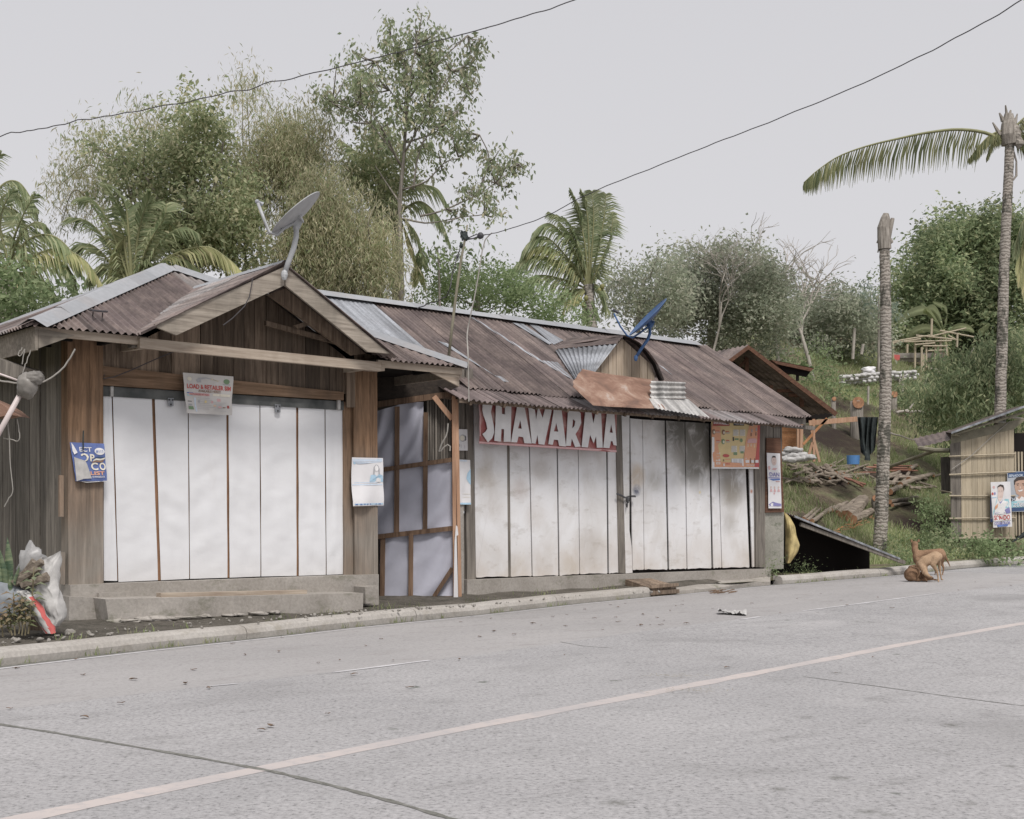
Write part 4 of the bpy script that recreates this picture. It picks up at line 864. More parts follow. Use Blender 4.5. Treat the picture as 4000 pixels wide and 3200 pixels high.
# load & retailer sim notice
P = Patch(PW(*Z1(1540, 1198), .16), PW(*Z1(1966, 1232), .16), PW(*Z1(1950, 1558), .12), PW(*Z1(1576, 1540), .12), .03, 3, 4)
def mk(mb, mi):
    P.text(mb, 'LOAD & RETAILER SIM', .055, .265, .955, .38, mi('ired'), .006, .03); P.text(mb, 'AVAILABLE HERE!!!', .27, .395, .74, .455, mi('ibrown'), .006, .02)
    P.rect(mb, .05, .475, .17, .50, mi('iblue')); P.rect(mb, .05, .53, .16, .56, mi('iteal')); P.rect(mb, .09, .485, .50, .545, mi('ipink')); P.text(mb, 'AUTHORIZED RETAILER', .11, .495, .48, .535, mi('ired2'), .007)
    P.rect(mb, .57, .475, .72, .535, mi('icream')); P.rect(mb, .73, .475, .95, .54, mi('icream'))
    P.poly(mb, [(.24, .16), (.30, .10), (.45, .08), (.60, .11), (.72, .17), (.60, .13), (.45, .105), (.34, .14), (.35, .21), (.27, .22)], mi('igrey'))
    P.ell(mb, .865, .15, .06, .065, mi('igreen')); P.rect(mb, .79, .215, .94, .235, mi('igrey')); P.ell(mb, .115, .14, .045, .05, mi('icream'))
    for i in range(4): P.rect(mb, .56 + i * .04, .10 + i * .012, .58 + i * .04, .13 + i * .012, mi('iyellow'))
    P.rect(mb, .045, .82, .155, .90, mi('igreen')); P.rect(mb, .055, .76, .14, .80, mi('igrey')); P.rect(mb, .05, .69, .14, .705, mi('iblack')); P.rect(mb, .19, .60, .225, .95, mi('ipale'))
    for i in range(3): P.rect(mb, .27 + .13 * i, .66, .31 + .13 * i, .72, mi(['igrey', 'iyellow', 'ipink'][i]))
    P.rect(mb, .66, .60, .74, .67, mi('ipink')); P.rect(mb, .68, .79, .75, .83, mi('ipink')); P.rect(mb, .88, .76, .93, .83, mi('ired2')); P.ell(mb, .81, .815, .035, .015, mi('ibrown')); P.rect(mb, .58, .76, .63, .80, mi('ipeach'))
    for r in range(7): P.rect(mb, .26, .60 + r * .045, .50 + .05 * (r % 3), .606 + r * .045, mi('igrey')); P.rect(mb, .60, .70 + r * .035, .86 - .04 * (r % 3), .705 + r * .035, mi('igrey'))
poster('load_notice', 'wrinkled white notice with red heading hung over the folding doors', 'notice', P, simple('yellowed_paper', (.62, .60, .58), .6, .14, 3), mk)
# torn blue list poster on left post
P = Patch(PW(*ZR(0, 0), .2) if False else PW((240 + 235 / 7.1875) / 1.8553, (1680 + 345 / 7.1875) / 1.8553, .11), PW((240 + 1200 / 7.1875) / 1.8553, (1680 + 385 / 7.1875) / 1.8553, .11), PW((240 + 1290 / 7.1875) / 1.8553, (1680 + 1440 / 7.1875) / 1.8553, .12), PW((240 + 400 / 7.1875) / 1.8553, (1680 + 1440 / 7.1875) / 1.8553, .12), .015, 4, 5)
def zz(x, y):                                                   # crop px -> poster a, b
    b = (y - 360) / 1080; xl = 235 + 165 * b; xr = 1200 + 90 * b; return (x - xl) / (xr - xl), b
def mk(mb, mi):
    T = lambda s_, x0, y0, x1, y1, k, bo=.02: P.text(mb, s_, zz(x0, y0)[0], zz(x0, y0)[1], zz(x1, y1)[0], zz(x1, y1)[1], mi(k), .007, bo)
    T('ECT', 490, 480, 840, 610, 'iwhite'); P.ell(mb, *zz(1060, 590), .155, .095, mi('iwhite'), .006); P.text(mb, '#111', *zz(950, 545), *zz(1160, 640), mi('iblue'), .009, .02)
    P.poly(mb, [zz(560 + 0, 760)] if False else [zz(x, y) for x, y in [(640, 655), (720, 690), (755, 760), (730, 840), (680, 880), (640, 860), (690, 830), (700, 770), (670, 715), (610, 700), (560, 740), (530, 700), (580, 665)]], mi('icream'), .007)
    T('P', 780, 675, 925, 880, 'icream', .03); T('C', 810, 910, 1030, 1130, 'icream', .03); T('O', 1050, 905, 1250, 1130, 'icream', .03)
    T('LIST', 795, 1160, 1200, 1265, 'iorange', .03); T('EVANGELISTA', 860, 1290, 1210, 1340, 'iwhite')
    P.poly(mb, [zz(x, y) for x, y in [(930, 760), (1050, 730), (1215, 740), (1200, 770), (1050, 780), (940, 800)]], mi('inavy'), .006)
    P.poly(mb, [zz(x, y) for x, y in [(880, 840), (960, 790), (1090, 800), (1225, 760), (1200, 810), (1080, 850), (960, 840), (870, 880)]], mi('icream'), .008)
    P.poly(mb, [zz(x, y) for x, y in [(850, 890), (960, 850), (1080, 860), (1200, 825), (1150, 890), (1050, 905), (950, 890), (840, 920)]], mi('ibrown'), .008)
    P.poly(mb, [zz(x, y) for x, y in [(260, 370), (330, 450), (440, 640), (350, 700), (300, 600)]], mi('iwhite'), .012)
    P.poly(mb, [zz(x, y) for x, y in [(335, 770), (650, 870), (700, 960), (830, 1360), (600, 1375), (410, 1440)]], mi('sackw'), .018)
    P.poly(mb, [zz(x, y) for x, y in [(500, 1440), (700, 1480), (1290, 1440), (1280, 1425), (700, 1460)]], mi('iwhite'), .006)
poster('party_list_poster', 'torn blue poster with folded corner stapled to the left post', 'poster', P, simple('blue_poster', (.13, .18, .40), .55, .25, 8), mk)
mb = MB(); mb.tube([PW(*Z2(562, -30), .1), PW(*Z2(560, 30), .11), PW(*Z2(561, 100), .14)], .008, k=5); tag(obj('hanging_strap', mb, M['net'], None, PW(*Z2(560, 0), .1)), 'short black strap nailed over the torn blue poster', 'strap')
# white calendar sheet on right post
def zc(x, y): b = (y - 315) / 1245; xl = 360 + 30 * b; xr = 1170 + 30 * b; return (x - xl) / (xr - xl), b
c4 = lambda x, y, n: PW((1320 + x / 6.635) / 1.8553, (1740 + y / 6.635) / 1.8553, n)
P = Patch(c4(360, 312, .12), c4(1172, 330, .12), c4(1200, 1560, .12), c4(390, 1578, .12), .05, 2.2, 9)
def mk(mb, mi):
    P.rect(mb, .02, .03, .97, .08, mi('ipale')); P.rect(mb, .8, .02, .97, .06, mi('isky')); P.ell(mb, .09, .10, .05, .04, mi('isky')); P.poly(mb, [(.02, .08), (.6, .09), (.97, .085), (.62, .11), (.2, .14)], mi('ipale')); P.rect(mb, .22, .085, .6, .097, mi('iwhite'), .006)
    P.poly(mb, [(.66, .38), (.68, .20), (.75, .14), (.82, .15), (.87, .23), (.88, .36), (.84, .35), (.82, .25), (.72, .25), (.71, .38)], mi('igrey'), .005); P.ell(mb, .77, .22, .055, .065, mi('iwhite'), .006)
    P.poly(mb, [(.56, .50), (.60, .36), (.72, .35), (.77, .39), (.85, .34), (.97, .37), (.99, .50)], mi('isky'), .007); P.rect(mb, .76, .43, .9, .5, mi('iwhite'), .009)
    P.rect(mb, .02, .545, .97, .572, mi('ipale')); P.rect(mb, .03, .95, .98, .978, mi('isky')); 
    for i in range(8): P.rect(mb, .05 + i * .115, .955, .11 + i * .115, .975, mi('iblue'), .007)
    P.rect(mb, .08, .51, .8, .525, mi('ipale'))
poster('white_calendar', 'curling white sheet with faint blue portrait pinned to the right post', 'poster', P, M['white'], mk)
# small notices between the shops
P = Patch(PW(*Z6(188, -455), .1, WB), PW(*Z6(272, -452), .1, WB), PW(*Z6(276, 133), .1, WB) if False else PW(*Z5(275, 1424), .1, WB), PW(*Z5(192, 1424), .1, WB), .006, 3, 1)
P.c[0] = PW(*Z5(188, 1243), .1, WB); P.c[1] = PW(*Z5(271, 1245), .1, WB)
def mk(mb, mi):
    P.ell(mb, .5, .42, .3, .17, mi('igrey')); P.ell(mb, .44, .42, .24, .13, mi('icream'), .006); P.poly(mb, [(.7, .27), (.82, .36), (.82, .5), (.72, .56), (.76, .42)], mi('iblack'), .008)
    P.rect(mb, .1, .7, .2, .82, mi('igrey')); P.rect(mb, .65, .75, .68, .9, mi('igrey')); P.rect(mb, .3, .72, .33, .88, mi('igrey'))
poster('small_notice', 'small white card with a round stamp pinned beside the red banner', 'notice', P, M['white'], mk)
P = Patch(PW(*Z6(200, 205), .12, WB), PW(*Z6(294, 210), .12, WB), PW(*Z6(300, 585), .12, WB), PW(*Z6(205, 585), .12, WB), .02, 3, 3)
def mk(mb, mi):
    P.poly(mb, [(1, .2), (.72, .3), (.65, .42), (.8, .5), (1, .56)], mi('isky')); P.rect(mb, 0, .96, 1, 1, mi('isky')); P.rect(mb, .1, .01, .7, .04, mi('ipale')); P.rect(mb, .35, .76, .95, .77, mi('icream')); P.rect(mb, .35, .83, .95, .84, mi('icream'))
poster('leaflet', 'narrow white leaflet with pale blue shape on the grey corner boards', 'poster', P, M['white'], mk)
# menu banner
zq = lambda x, y: ((2740 + x / 3.92) / 1.8553, (1580 + y / 3.92) / 1.8553)
P = Patch(PW(*zq(148, 110), .16, WB), PW(*zq(895, 205), .16, WB), PW(*zq(882, 990), .12, WB), PW(*zq(155, 980), .12, WB), .012, 3, 6)
P.c[1] = PW(*zq(895, 190), .16, WB)
def ab(x, y):
    a = (x - 150) / 740; y0 = 110 + 80 * a; y1 = 980 + 8 * a; return a, (y - y0) / (y1 - y0)
def mk(mb, mi):
    pl = lambda pts, k, o=.005: P.poly(mb, [ab(*p) for p in pts], mi(k), o)
    rc = lambda x0, y0, x1, y1, k, o=.006: pl([(x0, y0), (x1, y0), (x1, y1), (x0, y1)], k, o)
    T = lambda s_, x0, y0, x1, y1, k, o=.010, bo=.03: P.text(mb, s_, *ab(x0, y0), *ab(x1, y1), mi(k), o, bo)
    rc(150, 960, 880, 985, 'iwhite'); rc(150, 500, 188, 962, 'iwhite', .008); rc(192, 130, 890, 240, 'ibrown', .004); pl([(150, 112), (255, 125), (250, 235), (150, 240)], 'ired2', .007)
    pl([(890, 195), (720, 330), (670, 560), (630, 955), (885, 965)], 'iorange', .005); pl([(893, 200), (855, 240), (850, 560), (810, 955), (885, 965)], 'ired', .006)
    pl([(150, 320), (280, 350), (290, 560), (240, 620), (300, 960), (188, 960), (150, 700)], 'iorange', .006); pl([(300, 880), (640, 900), (640, 962), (190, 962), (190, 900)], 'iorange', .007)
    T("THERESA'S SANDWICHES", 290, 160, 755, 215, 'iblack'); rc(168, 262, 418, 330, 'ired2', .008); T('SHAWARMA', 175, 262, 402, 318, 'iwhite', .012); rc(478, 268, 640, 325, 'iblack', .008); T('PIZZA BOX', 490, 278, 632, 316, 'iwhite', .012)
    for x, y, k in [(325, 427, 'ibrown'), (322, 570, 'igreen'), (180, 420, 'ibrown')]:
        a, b = ab(x, y); P.ell(mb, a, b, .035, .048, mi(k), .009); P.ell(mb, a + .008, b + .005, .018, .025, mi('icream'), .011)
    for x, y in [(210, 400), (360, 410), (215, 545), (365, 545)]: rc(x, y, x + 52, y + 12, 'ired'); rc(x, y + 18, x + 70, y + 24, 'igrey'); rc(x, y + 32, x + 60, y + 38, 'igrey')
    for x, y in [(480, 390), (580, 390), (455, 640), (580, 640)]:
        for r in range(7): rc(x, y + r * 13, x + 60 + (r * 7) % 18, y + r * 13 + 5, 'igrey')
        rc(x - 5, y - 6, x + 80, y + 92, 'icream', .0045)
    rc(470, 500, 490, 560, 'iblack'); rc(500, 520, 560, 545, 'igreen'); a, b = ab(600, 550); P.ell(mb, a, b, .03, .035, mi('igreen'), .008); rc(485, 730, 540, 775, 'igreen'); rc(590, 715, 640, 750, 'igreen')
    a, b = ab(365, 785); P.ell(mb, a, b, .07, .03, mi('ired'), .009); rc(318, 842, 335, 870, 'ibrown'); rc(350, 835, 430, 850, 'iorange', .009); rc(318, 905, 338, 945, 'iwhite', .009); rc(355, 905, 425, 918, 'ired', .009)
    for i in range(4): rc(212, 735 + i * 50, 272, 768 + i * 50, 'iwhite', .009); rc(218, 742 + i * 50, 262, 760 + i * 50, 'ipeach', .011)
    rc(450, 830, 635, 945, 'iwhite', .008)
    for r in range(8): rc(475, 840 + r * 12, 540, 844 + r * 12, 'igrey', .010); rc(560, 840 + r * 12, 610, 844 + r * 12, 'igrey', .010)
    pl([(700, 540), (730, 522), (820, 522), (840, 545), (835, 590), (690, 590)], 'ipink', .009)
    for x in (705, 755, 805): rc(x - 14, 600, x + 12, 640, 'ipeach', .009); rc(x - 8, 640, x + 8, 700, 'iyellow', .009); rc(x - 10, 690, x + 10, 745, 'iblack' if x != 755 else 'ibrown', .010)
    for x in (680, 745, 812): rc(x - 10, 790, x + 10, 830, 'ipale', .009)
    for x in (745, 810): rc(x - 8, 825, x + 10, 905, 'ibrown', .012)
    rc(665, 850, 725, 893, 'iwhite', .010); rc(755, 850, 800, 893, 'iwhite', .010); rc(822, 850, 872, 893, 'iwhite', .010); T('HOT COFFEE', 680, 918, 805, 938, 'iwhite', .010)
    for x, y in [(775, 300), (825, 290), (760, 400), (832, 380), (750, 460), (825, 450)]: rc(x - 8, y - 22, x + 10, y + 28, ['ibrown', 'igrey', 'icream'][int(x) % 3], .009)
poster('menu_banner', 'orange and yellow food menu banner hung at the right end of the eave', 'banner', P, simple('menu_yellow', (.70, .56, .30), .5, .12, 3), mk)
# long campaign strip on its board
P = Patch(PW(*zq(1000, 742), .115, WB), PW(*zq(1203, 752), .115, WB), PW(*zq(1225, 1592), .115, WB), PW(*zq(1030, 1592), .115, WB), .01, 3, 8)
def mk(mb, mi):
    P.ell(mb, .52, .14, .19, .085, mi('iskin2'), .005); P.poly(mb, [(.34, .10), (.42, .05), (.62, .05), (.70, .12), (.64, .08), (.42, .08)], mi('ihair'), .007); P.rect(mb, .44, .12, .48, .126, mi('iblack'), .008); P.rect(mb, .57, .12, .61, .126, mi('iblack'), .008); P.rect(mb, .47, .175, .57, .181, mi('ired2'), .008)
    P.poly(mb, [(.04, .27), (.1, .23), (.2, .24), (.22, .29), (.1, .31)], mi('ipink')); P.poly(mb, [(.3, .3), (.45, .27), (.75, .27), (.6, .31)], mi('ipink')); P.text(mb, 'DAN', .12, .35, .9, .425, mi('ipurple'), .006, .02)
    P.rect(mb, .03, .44, .93, .455, mi('ipurple')); P.poly(mb, [(.05, .47), (.9, .46), (.95, .485), (.4, .5)], mi('iblue')); P.rect(mb, .6, .51, .9, .52, mi('ired2'))
    for x in (.2, .5, .8): P.ell(mb, x, .62, .06, .022, mi('iskin2'), .005); P.poly(mb, [(x - .1, .70), (x - .05, .65), (x + .05, .65), (x + .1, .70)], mi('ipink'), .006)
    P.ell(mb, .45, .73, .06, .02, mi('ipink')); P.poly(mb, [(.02, .93), (.3, .88), (.6, .9), (.97, .92), (.97, .955), (.1, .955)], mi('ipurple')); P.rect(mb, .02, .965, .97, .968, mi('ipurple'))
poster('campaign_strip', 'tall narrow white campaign poster on the dark board at the shop corner', 'poster', P, M['white'], mk)

# ---------------------------------------------------------------- framed screen leaning between the shops
YS = 18.1
scn = thing('framed_screen', 'timber framed panel faced with translucent white sheeting between the two shops', 'screen', PY(885, 1262, YS))
def YP(pts, Z, y): return [PY(*(Z(*p) if Z else p), y) for p in pts]
mb = MB(); P = Patch(PY(797, 862, YS + .05), PY(958, 815, YS + .05), PY(963, 1258, YS + .05), PY(800, 1262, YS + .05), .03, 4, 3)
quads = [[(1225, -260), (1625, -280), (1630, 230), (1225, 300)], [(1225, 300), (1865, 210), (1870, 790), (1225, 860)], [(1255, 860), (1870, 790), (1880, 1375), (1260, 1380)]]
for q in quads:
    c_ = YP(q, Z4, YS + .05)
    mb.grid(lambda a, b, c_=c_: c_[0].lerp(c_[1], a).lerp(c_[3].lerp(c_[2], a), b) + Vector((0, .02 * math.sin((a * 1.6 + b * 1.0) * 9 + 3 * noise.noise(Vector((a * 2, b * 2, 0)))), 0)), 26, 20)
obj('sheeting', mb, M['sheetw'], scn, smooth=True)
mb = MB()
YBN = [0]
def yb(a, b, w, y=YS, th=.04, Z=Z4, m=0): 
    YBN[0] += 1; y = y + .004 * (YBN[0] % 7)
    pa, pb = PY(*Z(*a), y), PY(*Z(*b), y); w = w * .84; mb.bar(pa, pb, th, w, m, up=(pb - pa).cross(Vector((0, 1, 0))))
for a, b, w in [((1225, 300), (1865, 208), .075), ((1225, 858), (1870, 785), .08), ((1290, 1385), (1885, 1370), .06), ((1405, -240), (1400, 830), .08), ((1645, -190), (1640, 800), .075), ((1285, 850), (1278, 1385), .08), ((1522, 830), (1518, 1370), .075), ((1870, 1120), (1715, 1360), .07), ((1228, -200), (1235, 400), .03), ((1225, -255), (1860, -345), .10)]: yb(a, b, w)
obj('frame', mb, M['wood_frame'], scn)
mb = MB(); yb((1880, -330), (1893, 1378), .06, YS - .03, .06); yb((1905, -300), (1935, 1382), .055, YS - .01, .04); mb.bar(PY(*Z3(1715, 1395), YS - .02), PY(*Z3(1860, 1600), YS - .02), .04, .085, 0, up=Vector((1, 0, 0))) if False else yb((1715, 1400 - 1725), (1868, 1590 - 1725), .085, YS - .02)
obj('stile', mb, M['wood_raw'], scn)
mb = MB(); mb.slab(YP([(1880, 1380), (1918, 1380), (1905, 850), (1920, 840), (1912, 770), (1900, 760), (1888, 900)], Z4, YS - .09), (0, .004, 0)); obj('loose_plastic', mb, M['white'], scn)
mb = MB(); mb.slab([PY(u, v, YS + .5) for u, v in [(790, 1265), (964, 1262), (964, 760), (790, 760)]], (0, .03, 0)); tag(obj('dark_backing', mb, M['dark'], None, PY(890, 1262, YS + .5)), 'near black backing standing in for the shade behind the timber framed screen', 'wall')  # black sheet standing in for the dark interior behind the screen
mb = MB(); mb.slab(YP([(795, 865), (964, 815), (966, 760), (794, 772)], None, YS + .02), (0, .03, 0)); obj('top_shade', mb, wood('shade_dark_board', (.03, .024, .02), (.06, .047, .038), 'h'), scn)  # colour darkened to stand for the shaded underside above the screen
mb = MB()
for i in range(9): x = 1655 + i * 23; mb.slab(YP([(x, 215), (x + 19, 210), (x + 17, -330), (x, -330)], Z4, YS + .12 + .02 * (i % 3)), (0, .02, 0))
obj('slats', mb, M['wood_grey'], scn)
mb = MB(); zb_ = lambda x, y: ((1700 + x / 4.105) / 1.8553, (1640 + y / 4.105) / 1.8553); mb.tube([PY(*zb_(*p), YS - .08) for p in [(205, 60), (195, 190), (170, 270), (100, 390), (60, 510), (90, 500), (150, 430), (200, 400), (240, 430), (235, 500)]], .011, k=6)
tag(obj('coiled_wire', mb, M['wire_pale'], None, PY(*zb_(100, 500), YS - .08)), 'pale loop of wire hanging behind the orange timber stile', 'wire')
mb = MB(); mb.slab([PW(u, v, .1, WB) for u, v in [(966, 1262), (977, 1262), (976, 1000), (966, 1000)]], N2 * -.03); tag(obj('pale_board', mb, M['conc'], None, PW(970, 1262, .1, WB)), 'pale upright board leaning at the corner of the white doors', 'board')

# ---------------------------------------------------------------- satellite dishes
def dish(name, label, mat, matd, c, ax, rad, mast, arm, lnb, Y, W_, foot, stiff):
    t = thing(name, label, 'satellite dish', foot)
    ax = ax.normalized(); x = ax.cross(UP).normalized(); y = x.cross(ax).normalized(); mb = MB(); R_, S_ = 8, 28; dp = rad * .17
    def pt(i, j, o=0):
        r = rad * i / R_; a = 2 * math.pi * j / S_; return c + x * math.cos(a) * r * .94 + y * math.sin(a) * r + ax * (dp * (r / rad) ** 2 - dp + o)
    for o_, sg in ((0, 1), (-.008, -1)):
        vs = [pt(i, j, o_) for i in range(R_ + 1) for j in range(S_)]; mb.add(vs, [(i * S_ + j, (i + 1) * S_ + j, (i + 1) * S_ + (j + 1) % S_, i * S_ + (j + 1) % S_) for i in range(R_) for j in range(S_)])
    rim = [pt(R_, j, -.004) for j in range(S_ + 1)]; mb.tube(rim, rad * .02, k=5, cap=False); obj('reflector', mb, mat, t, smooth=True)
    mb = MB(); mb.tube(mast, stiff, k=8); obj('mast', mb, mat, t, smooth=True)
    mb = MB(); mb.tube(arm, stiff * .6, k=6); obj('feed_arm', mb, mat, t, smooth=True)
    mb = MB(); v = (lnb[1] - lnb[0]).normalized(); mb.tube([lnb[0], lnb[0] + v * rad * .12, lnb[0] + v * rad * .2], [rad * .05, rad * .055, rad * .08], k=8); mb.blob(lnb[0], rad * .07, rad * .07, rad * .07, 0, 8, 6, .1); obj('feed_horn', mb, matd, t)
    mb = MB(); q = c - ax * (dp + .02); mb.bar(q, mast[-1], rad * .16, rad * .22); mb.blob(mast[-1], rad * .12, rad * .12, rad * .12, 0, 8, 6, .2)
    for dx in (-1, 1): mb.bar(q + x * dx * rad * .3, q - x * dx * .0 - ax * .05, .015, .03)
    mb.blob(foot, stiff * 1.3, stiff * 1.1, stiff * 2.0, 0, 8, 6, .2); obj('bracket', mb, mat, t); return t
zs = zm(0, 0, 1.5685)
GY = PW(600, 560, .84).y
g = lambda x, y, dy=0: PY(*zs(x, y), GY + dy)
rim_hi, rim_lo = g(1955, 1180), g(1668, 1432); c = (rim_hi + rim_lo) / 2; rad = (rim_hi - rim_lo).length / 2
tv = (rim_hi - rim_lo).normalized(); axn = Vector((0, 1, 0)) * -.09 + Vector((-tv.z, 0, tv.x)) * 1.0
dish('satellite_dish', 'grey satellite dish with bent arm mounted on the front gable peak', M['dishgrey'], M['galv'], c, axn, rad, [g(1740, 1680), g(1770, 1600), g(1800, 1520), g(1815, 1450), g(1815, 1395)], [g(1790, 1375, -.03), g(1740, 1400, -.05), g(1700, 1440, -.08), g(1650, 1425, -.1), g(1620, 1350, -.1), g(1580, 1245, -.1)], [g(1575, 1235, -.1), g(1700, 1300)], GY, WA, g(1742, 1685, -.02), .032)
BY = apw.y
g = lambda x, y, dy=0: PY(*Z5(x, y), BY + dy)
rim_hi, rim_lo = g(1940, 145), g(1640, 450); c = (rim_hi + rim_lo) / 2; rad = (rim_hi - rim_lo).length / 2
tv = (rim_hi - rim_lo).normalized(); axn = Vector((0, -1, 0)) * .12 + Vector((-tv.z, 0, tv.x))
dish('satellite_dish', 'blue satellite dish seen edge on above the small plank dormer', M['dishblue'], M['darkmetal'], c, axn, rad, [g(1690, 640), g(1740, 560), g(1790, 490), g(1808, 440), g(1808, 375)], [g(1790, 380, -.02), g(1730, 430, -.04), g(1660, 475, -.05), g(1615, 455, -.05), g(1560, 380, -.06), g(1505, 270, -.06)], [g(1505, 245, -.06), g(1640, 300)], BY, WB, g(1690, 645, -.02), .026)

# ---------------------------------------------------------------- thin pole, wires
zp = lambda x, y: ((1600 + x / 2.3956) / 1.8553, (800 + y / 2.3956) / 1.8553)
py_ = 17.6; g = lambda x, y, dy=0: PY(*zp(x, y), py_ + dy)
t = thing('wire_pole', 'slender bamboo pole on the roof corner carrying the service wire', 'pole', g(370, 1400))
mb = MB(); mb.tube([g(365, 1430), g(400, 1120), g(440, 800), g(480, 520), g(515, 340), g(540, 190)], [.022, .021, .02, .018, .016, .012], k=7); obj('pole', mb, M['bamboo_pole'], t, smooth=True)
mb = MB()
for x, y, r in [(505, 290, .06), (485, 380, .035), (530, 310, .045), (490, 265, .035)]: mb.blob(g(x, y), r * .8, r * .7, r, 0, 10, 7, .8, 3, x)
obj('tape_wrapping', mb, M['net'], t)
mb = MB(); mb.blob(g(663, 290), .047, .045, .045, 0, 12, 8, .2, 3); mb.tube([g(530, 320), g(630, 275)], .008, k=5); mb.tube([g(530, 330), g(600, 318), g(720, 278)], .006, k=5); mb.blob(g(450, 485), .02, .02, .03, 0, 8, 6, .4); obj('insulator', mb, M['darkmetal'], t)
def wavy(pts, n=60, a=.012, seed=0):
    out = []
    P_ = pts
    for i in range(n + 1):
        x = i / n * (len(P_) - 1); k = min(int(x), len(P_) - 2); f_ = x - k; p0, p1, p2, p3 = P_[max(k - 1, 0)], P_[k], P_[k + 1], P_[min(k + 2, len(P_) - 1)]
        q = ((p1 * 2) + (p2 - p0) * f_ + (p0 * 2 - p1 * 5 + p2 * 4 - p3) * f_ ** 2 + (-p0 + p1 * 3 - p2 * 3 + p3) * f_ ** 3) / 2
        out.append(q + Vector((0, 0, a * noise.noise(Vector((i * .35, seed, 0))))))
    return out
mb = MB(); mb.tube(wavy([g(530, 325), g(720, 280), PY(1060, 486, 17.4), PY(1150, 455, 17.0), PY(1240, 408, 16.6), PY(1400, 343, 15.8), PY(1600, 265, 14.8), PY(1800, 183, 13.9), PY(1980, 97, 13), PY(2156, -2, 12), PY(2400, -160, 11)], 110), .006, k=5)
tag(obj('power_cable', mb, M['cable'], None, g(530, 325)), 'overhead cable rising from the thin roof pole to the upper right', 'cable')
mb = MB(); mb.tube(wavy([PY(-200, 335, 14.5), PY(0, 287, 14.5), PY(100, 268, 14.4), PY(250, 240, 14.3), PY(430, 207, 14.1), PY(600, 168, 14), PY(760, 130, 13.8), PY(900, 93, 13.6), PY(1060, 48, 13.4), PY(1210, 0, 13.2), PY(1500, -110, 12.9)], 110, .03, 5), .006, k=5)
tag(obj('power_cable', mb, M['cable'], None, PY(0, 287, 14.5)), 'overhead cable crossing the sky in front of the tallest tree', 'cable')
mb = MB(); mb.tube(wavy([g(475, 400), g(450, 480), g(400, 650), g(340, 850), PY(879, 650, 18.9)], 40, .05, 3), .008, k=5); tag(obj('stay_wire', mb, M['cable'], None, g(400, 650)), 'dark knotted wire running down beside the thin roof pole to the ridge', 'wire')
mb = MB(); mb.tube(wavy([g(770, 262), g(700, 350), g(660, 560), g(620, 800), g(580, 990), g(540, 1200), PY(985, 738, 17.0), PY(986, 770, 16.9), PY(987, 845, 16.9)], 70, .02, 8), .009, k=5); tag(obj('drop_wire', mb, M['wire_pale'], None, g(620, 800)), 'pale service wire hanging from the cable down to the eave', 'wire')

# ---------------------------------------------------------------- plank, step ramp, leaning sheet, sacks
mb = MB(); a, b = PW(334, 1254, .45), PW(641, 1247, .45); mb.bar(a, b, .12, .055); tag(obj('loose_plank', mb, M['wood_beam'], None, a), 'long loose plank lying on the concrete doorstep', 'plank')
t = thing('wooden_ramp', 'weathered wooden step ramp bridging the gutter before the white doors', 'ramp', PG(*Z8(420, 1560)))
fl, fr_ = PG(*Z8(310, 1578), 0), PG(*Z8(522, 1560), 0)
q0 = [PW(*Z8(90, 1430), .2, WB), PW(*Z8(310, 1422), .2, WB), PY(*Z8(522, 1480), fr_.y), PY(*Z8(310, 1507), fl.y)]
mb = MB()
for i in range(4):
    a, b = i / 4 + .01, (i + 1) / 4 - .01; mb.slab([q0[0].lerp(q0[3], 0).lerp(q0[3], 0) if False else q0[0].lerp(q0[1], a), q0[0].lerp(q0[1], b), q0[3].lerp(q0[2], b), q0[3].lerp(q0[2], a)], (0, 0, -.035))
obj('tread', mb, M['wood_dark'], t)
mb = MB()
mb.slab([fl + UP * .002, fr_ + UP * .002, q0[2] + UP * -.04, q0[3] + UP * -.04], (0, .05, 0)); mb.bar(fl + Vector((-.03, -.03, .06)), fr_ + Vector((.03, -.03, .06)), .04, .06); mb.bar(fl + Vector((-.02, -.04, .16)), fr_ + Vector((.02, -.03, .165)), .03, .05); obj('riser', mb, M['wood_dark'], t)
mb = MB(); mb.slab([q0[0] + UP * -.035, q0[3] + UP * -.035, q0[3] + UP * -.14 , q0[0] + UP * -.09], Vector((.06, .03, 0))); obj('side_board', mb, M['wood_dark'], t)
# leaning corrugated sheet at the right end
t = thing('leaning_roof_sheet', 'dark corrugated sheet sloping down from the shop end to the kerb', 'metal sheet', PG(*ZR(800, 1530), .13))
pa, pb = PY(*ZR(5, 1180), 23.9), PY(*ZR(790, 1497), 25.0)
mb = MB(); back = Vector((-.9, 1.9, .45)); nn_ = 60
mb.grid(lambda a, b: pa.lerp(pb, a) + back * b + UP * .012 * math.sin(b * 2 * math.pi * 26), 8, 156); obj('sheet', mb, M['corr'], t)
mb = MB(); mb.bar(pa + Vector((0, -.03, -.01)), pb + Vector((0, -.03, -.01)), .03, .035); obj('edge', mb, M['galv'], t)
mb = MB(); mb.bar(PY(*ZR(50, 1243), 24.0), PY(*ZR(830, 1530), 25.05), .05, .07); mb.bar(pa + back * .9, pb + back * .9 + UP * -.05, .05, .07); mb.bar(pa + back + UP * -.05, Vector((*(pa + back).xy, .1)), .07, .07, 0, up=Vector((1, 0, 0))); obj('batten', mb, M['wood_grey'], t)
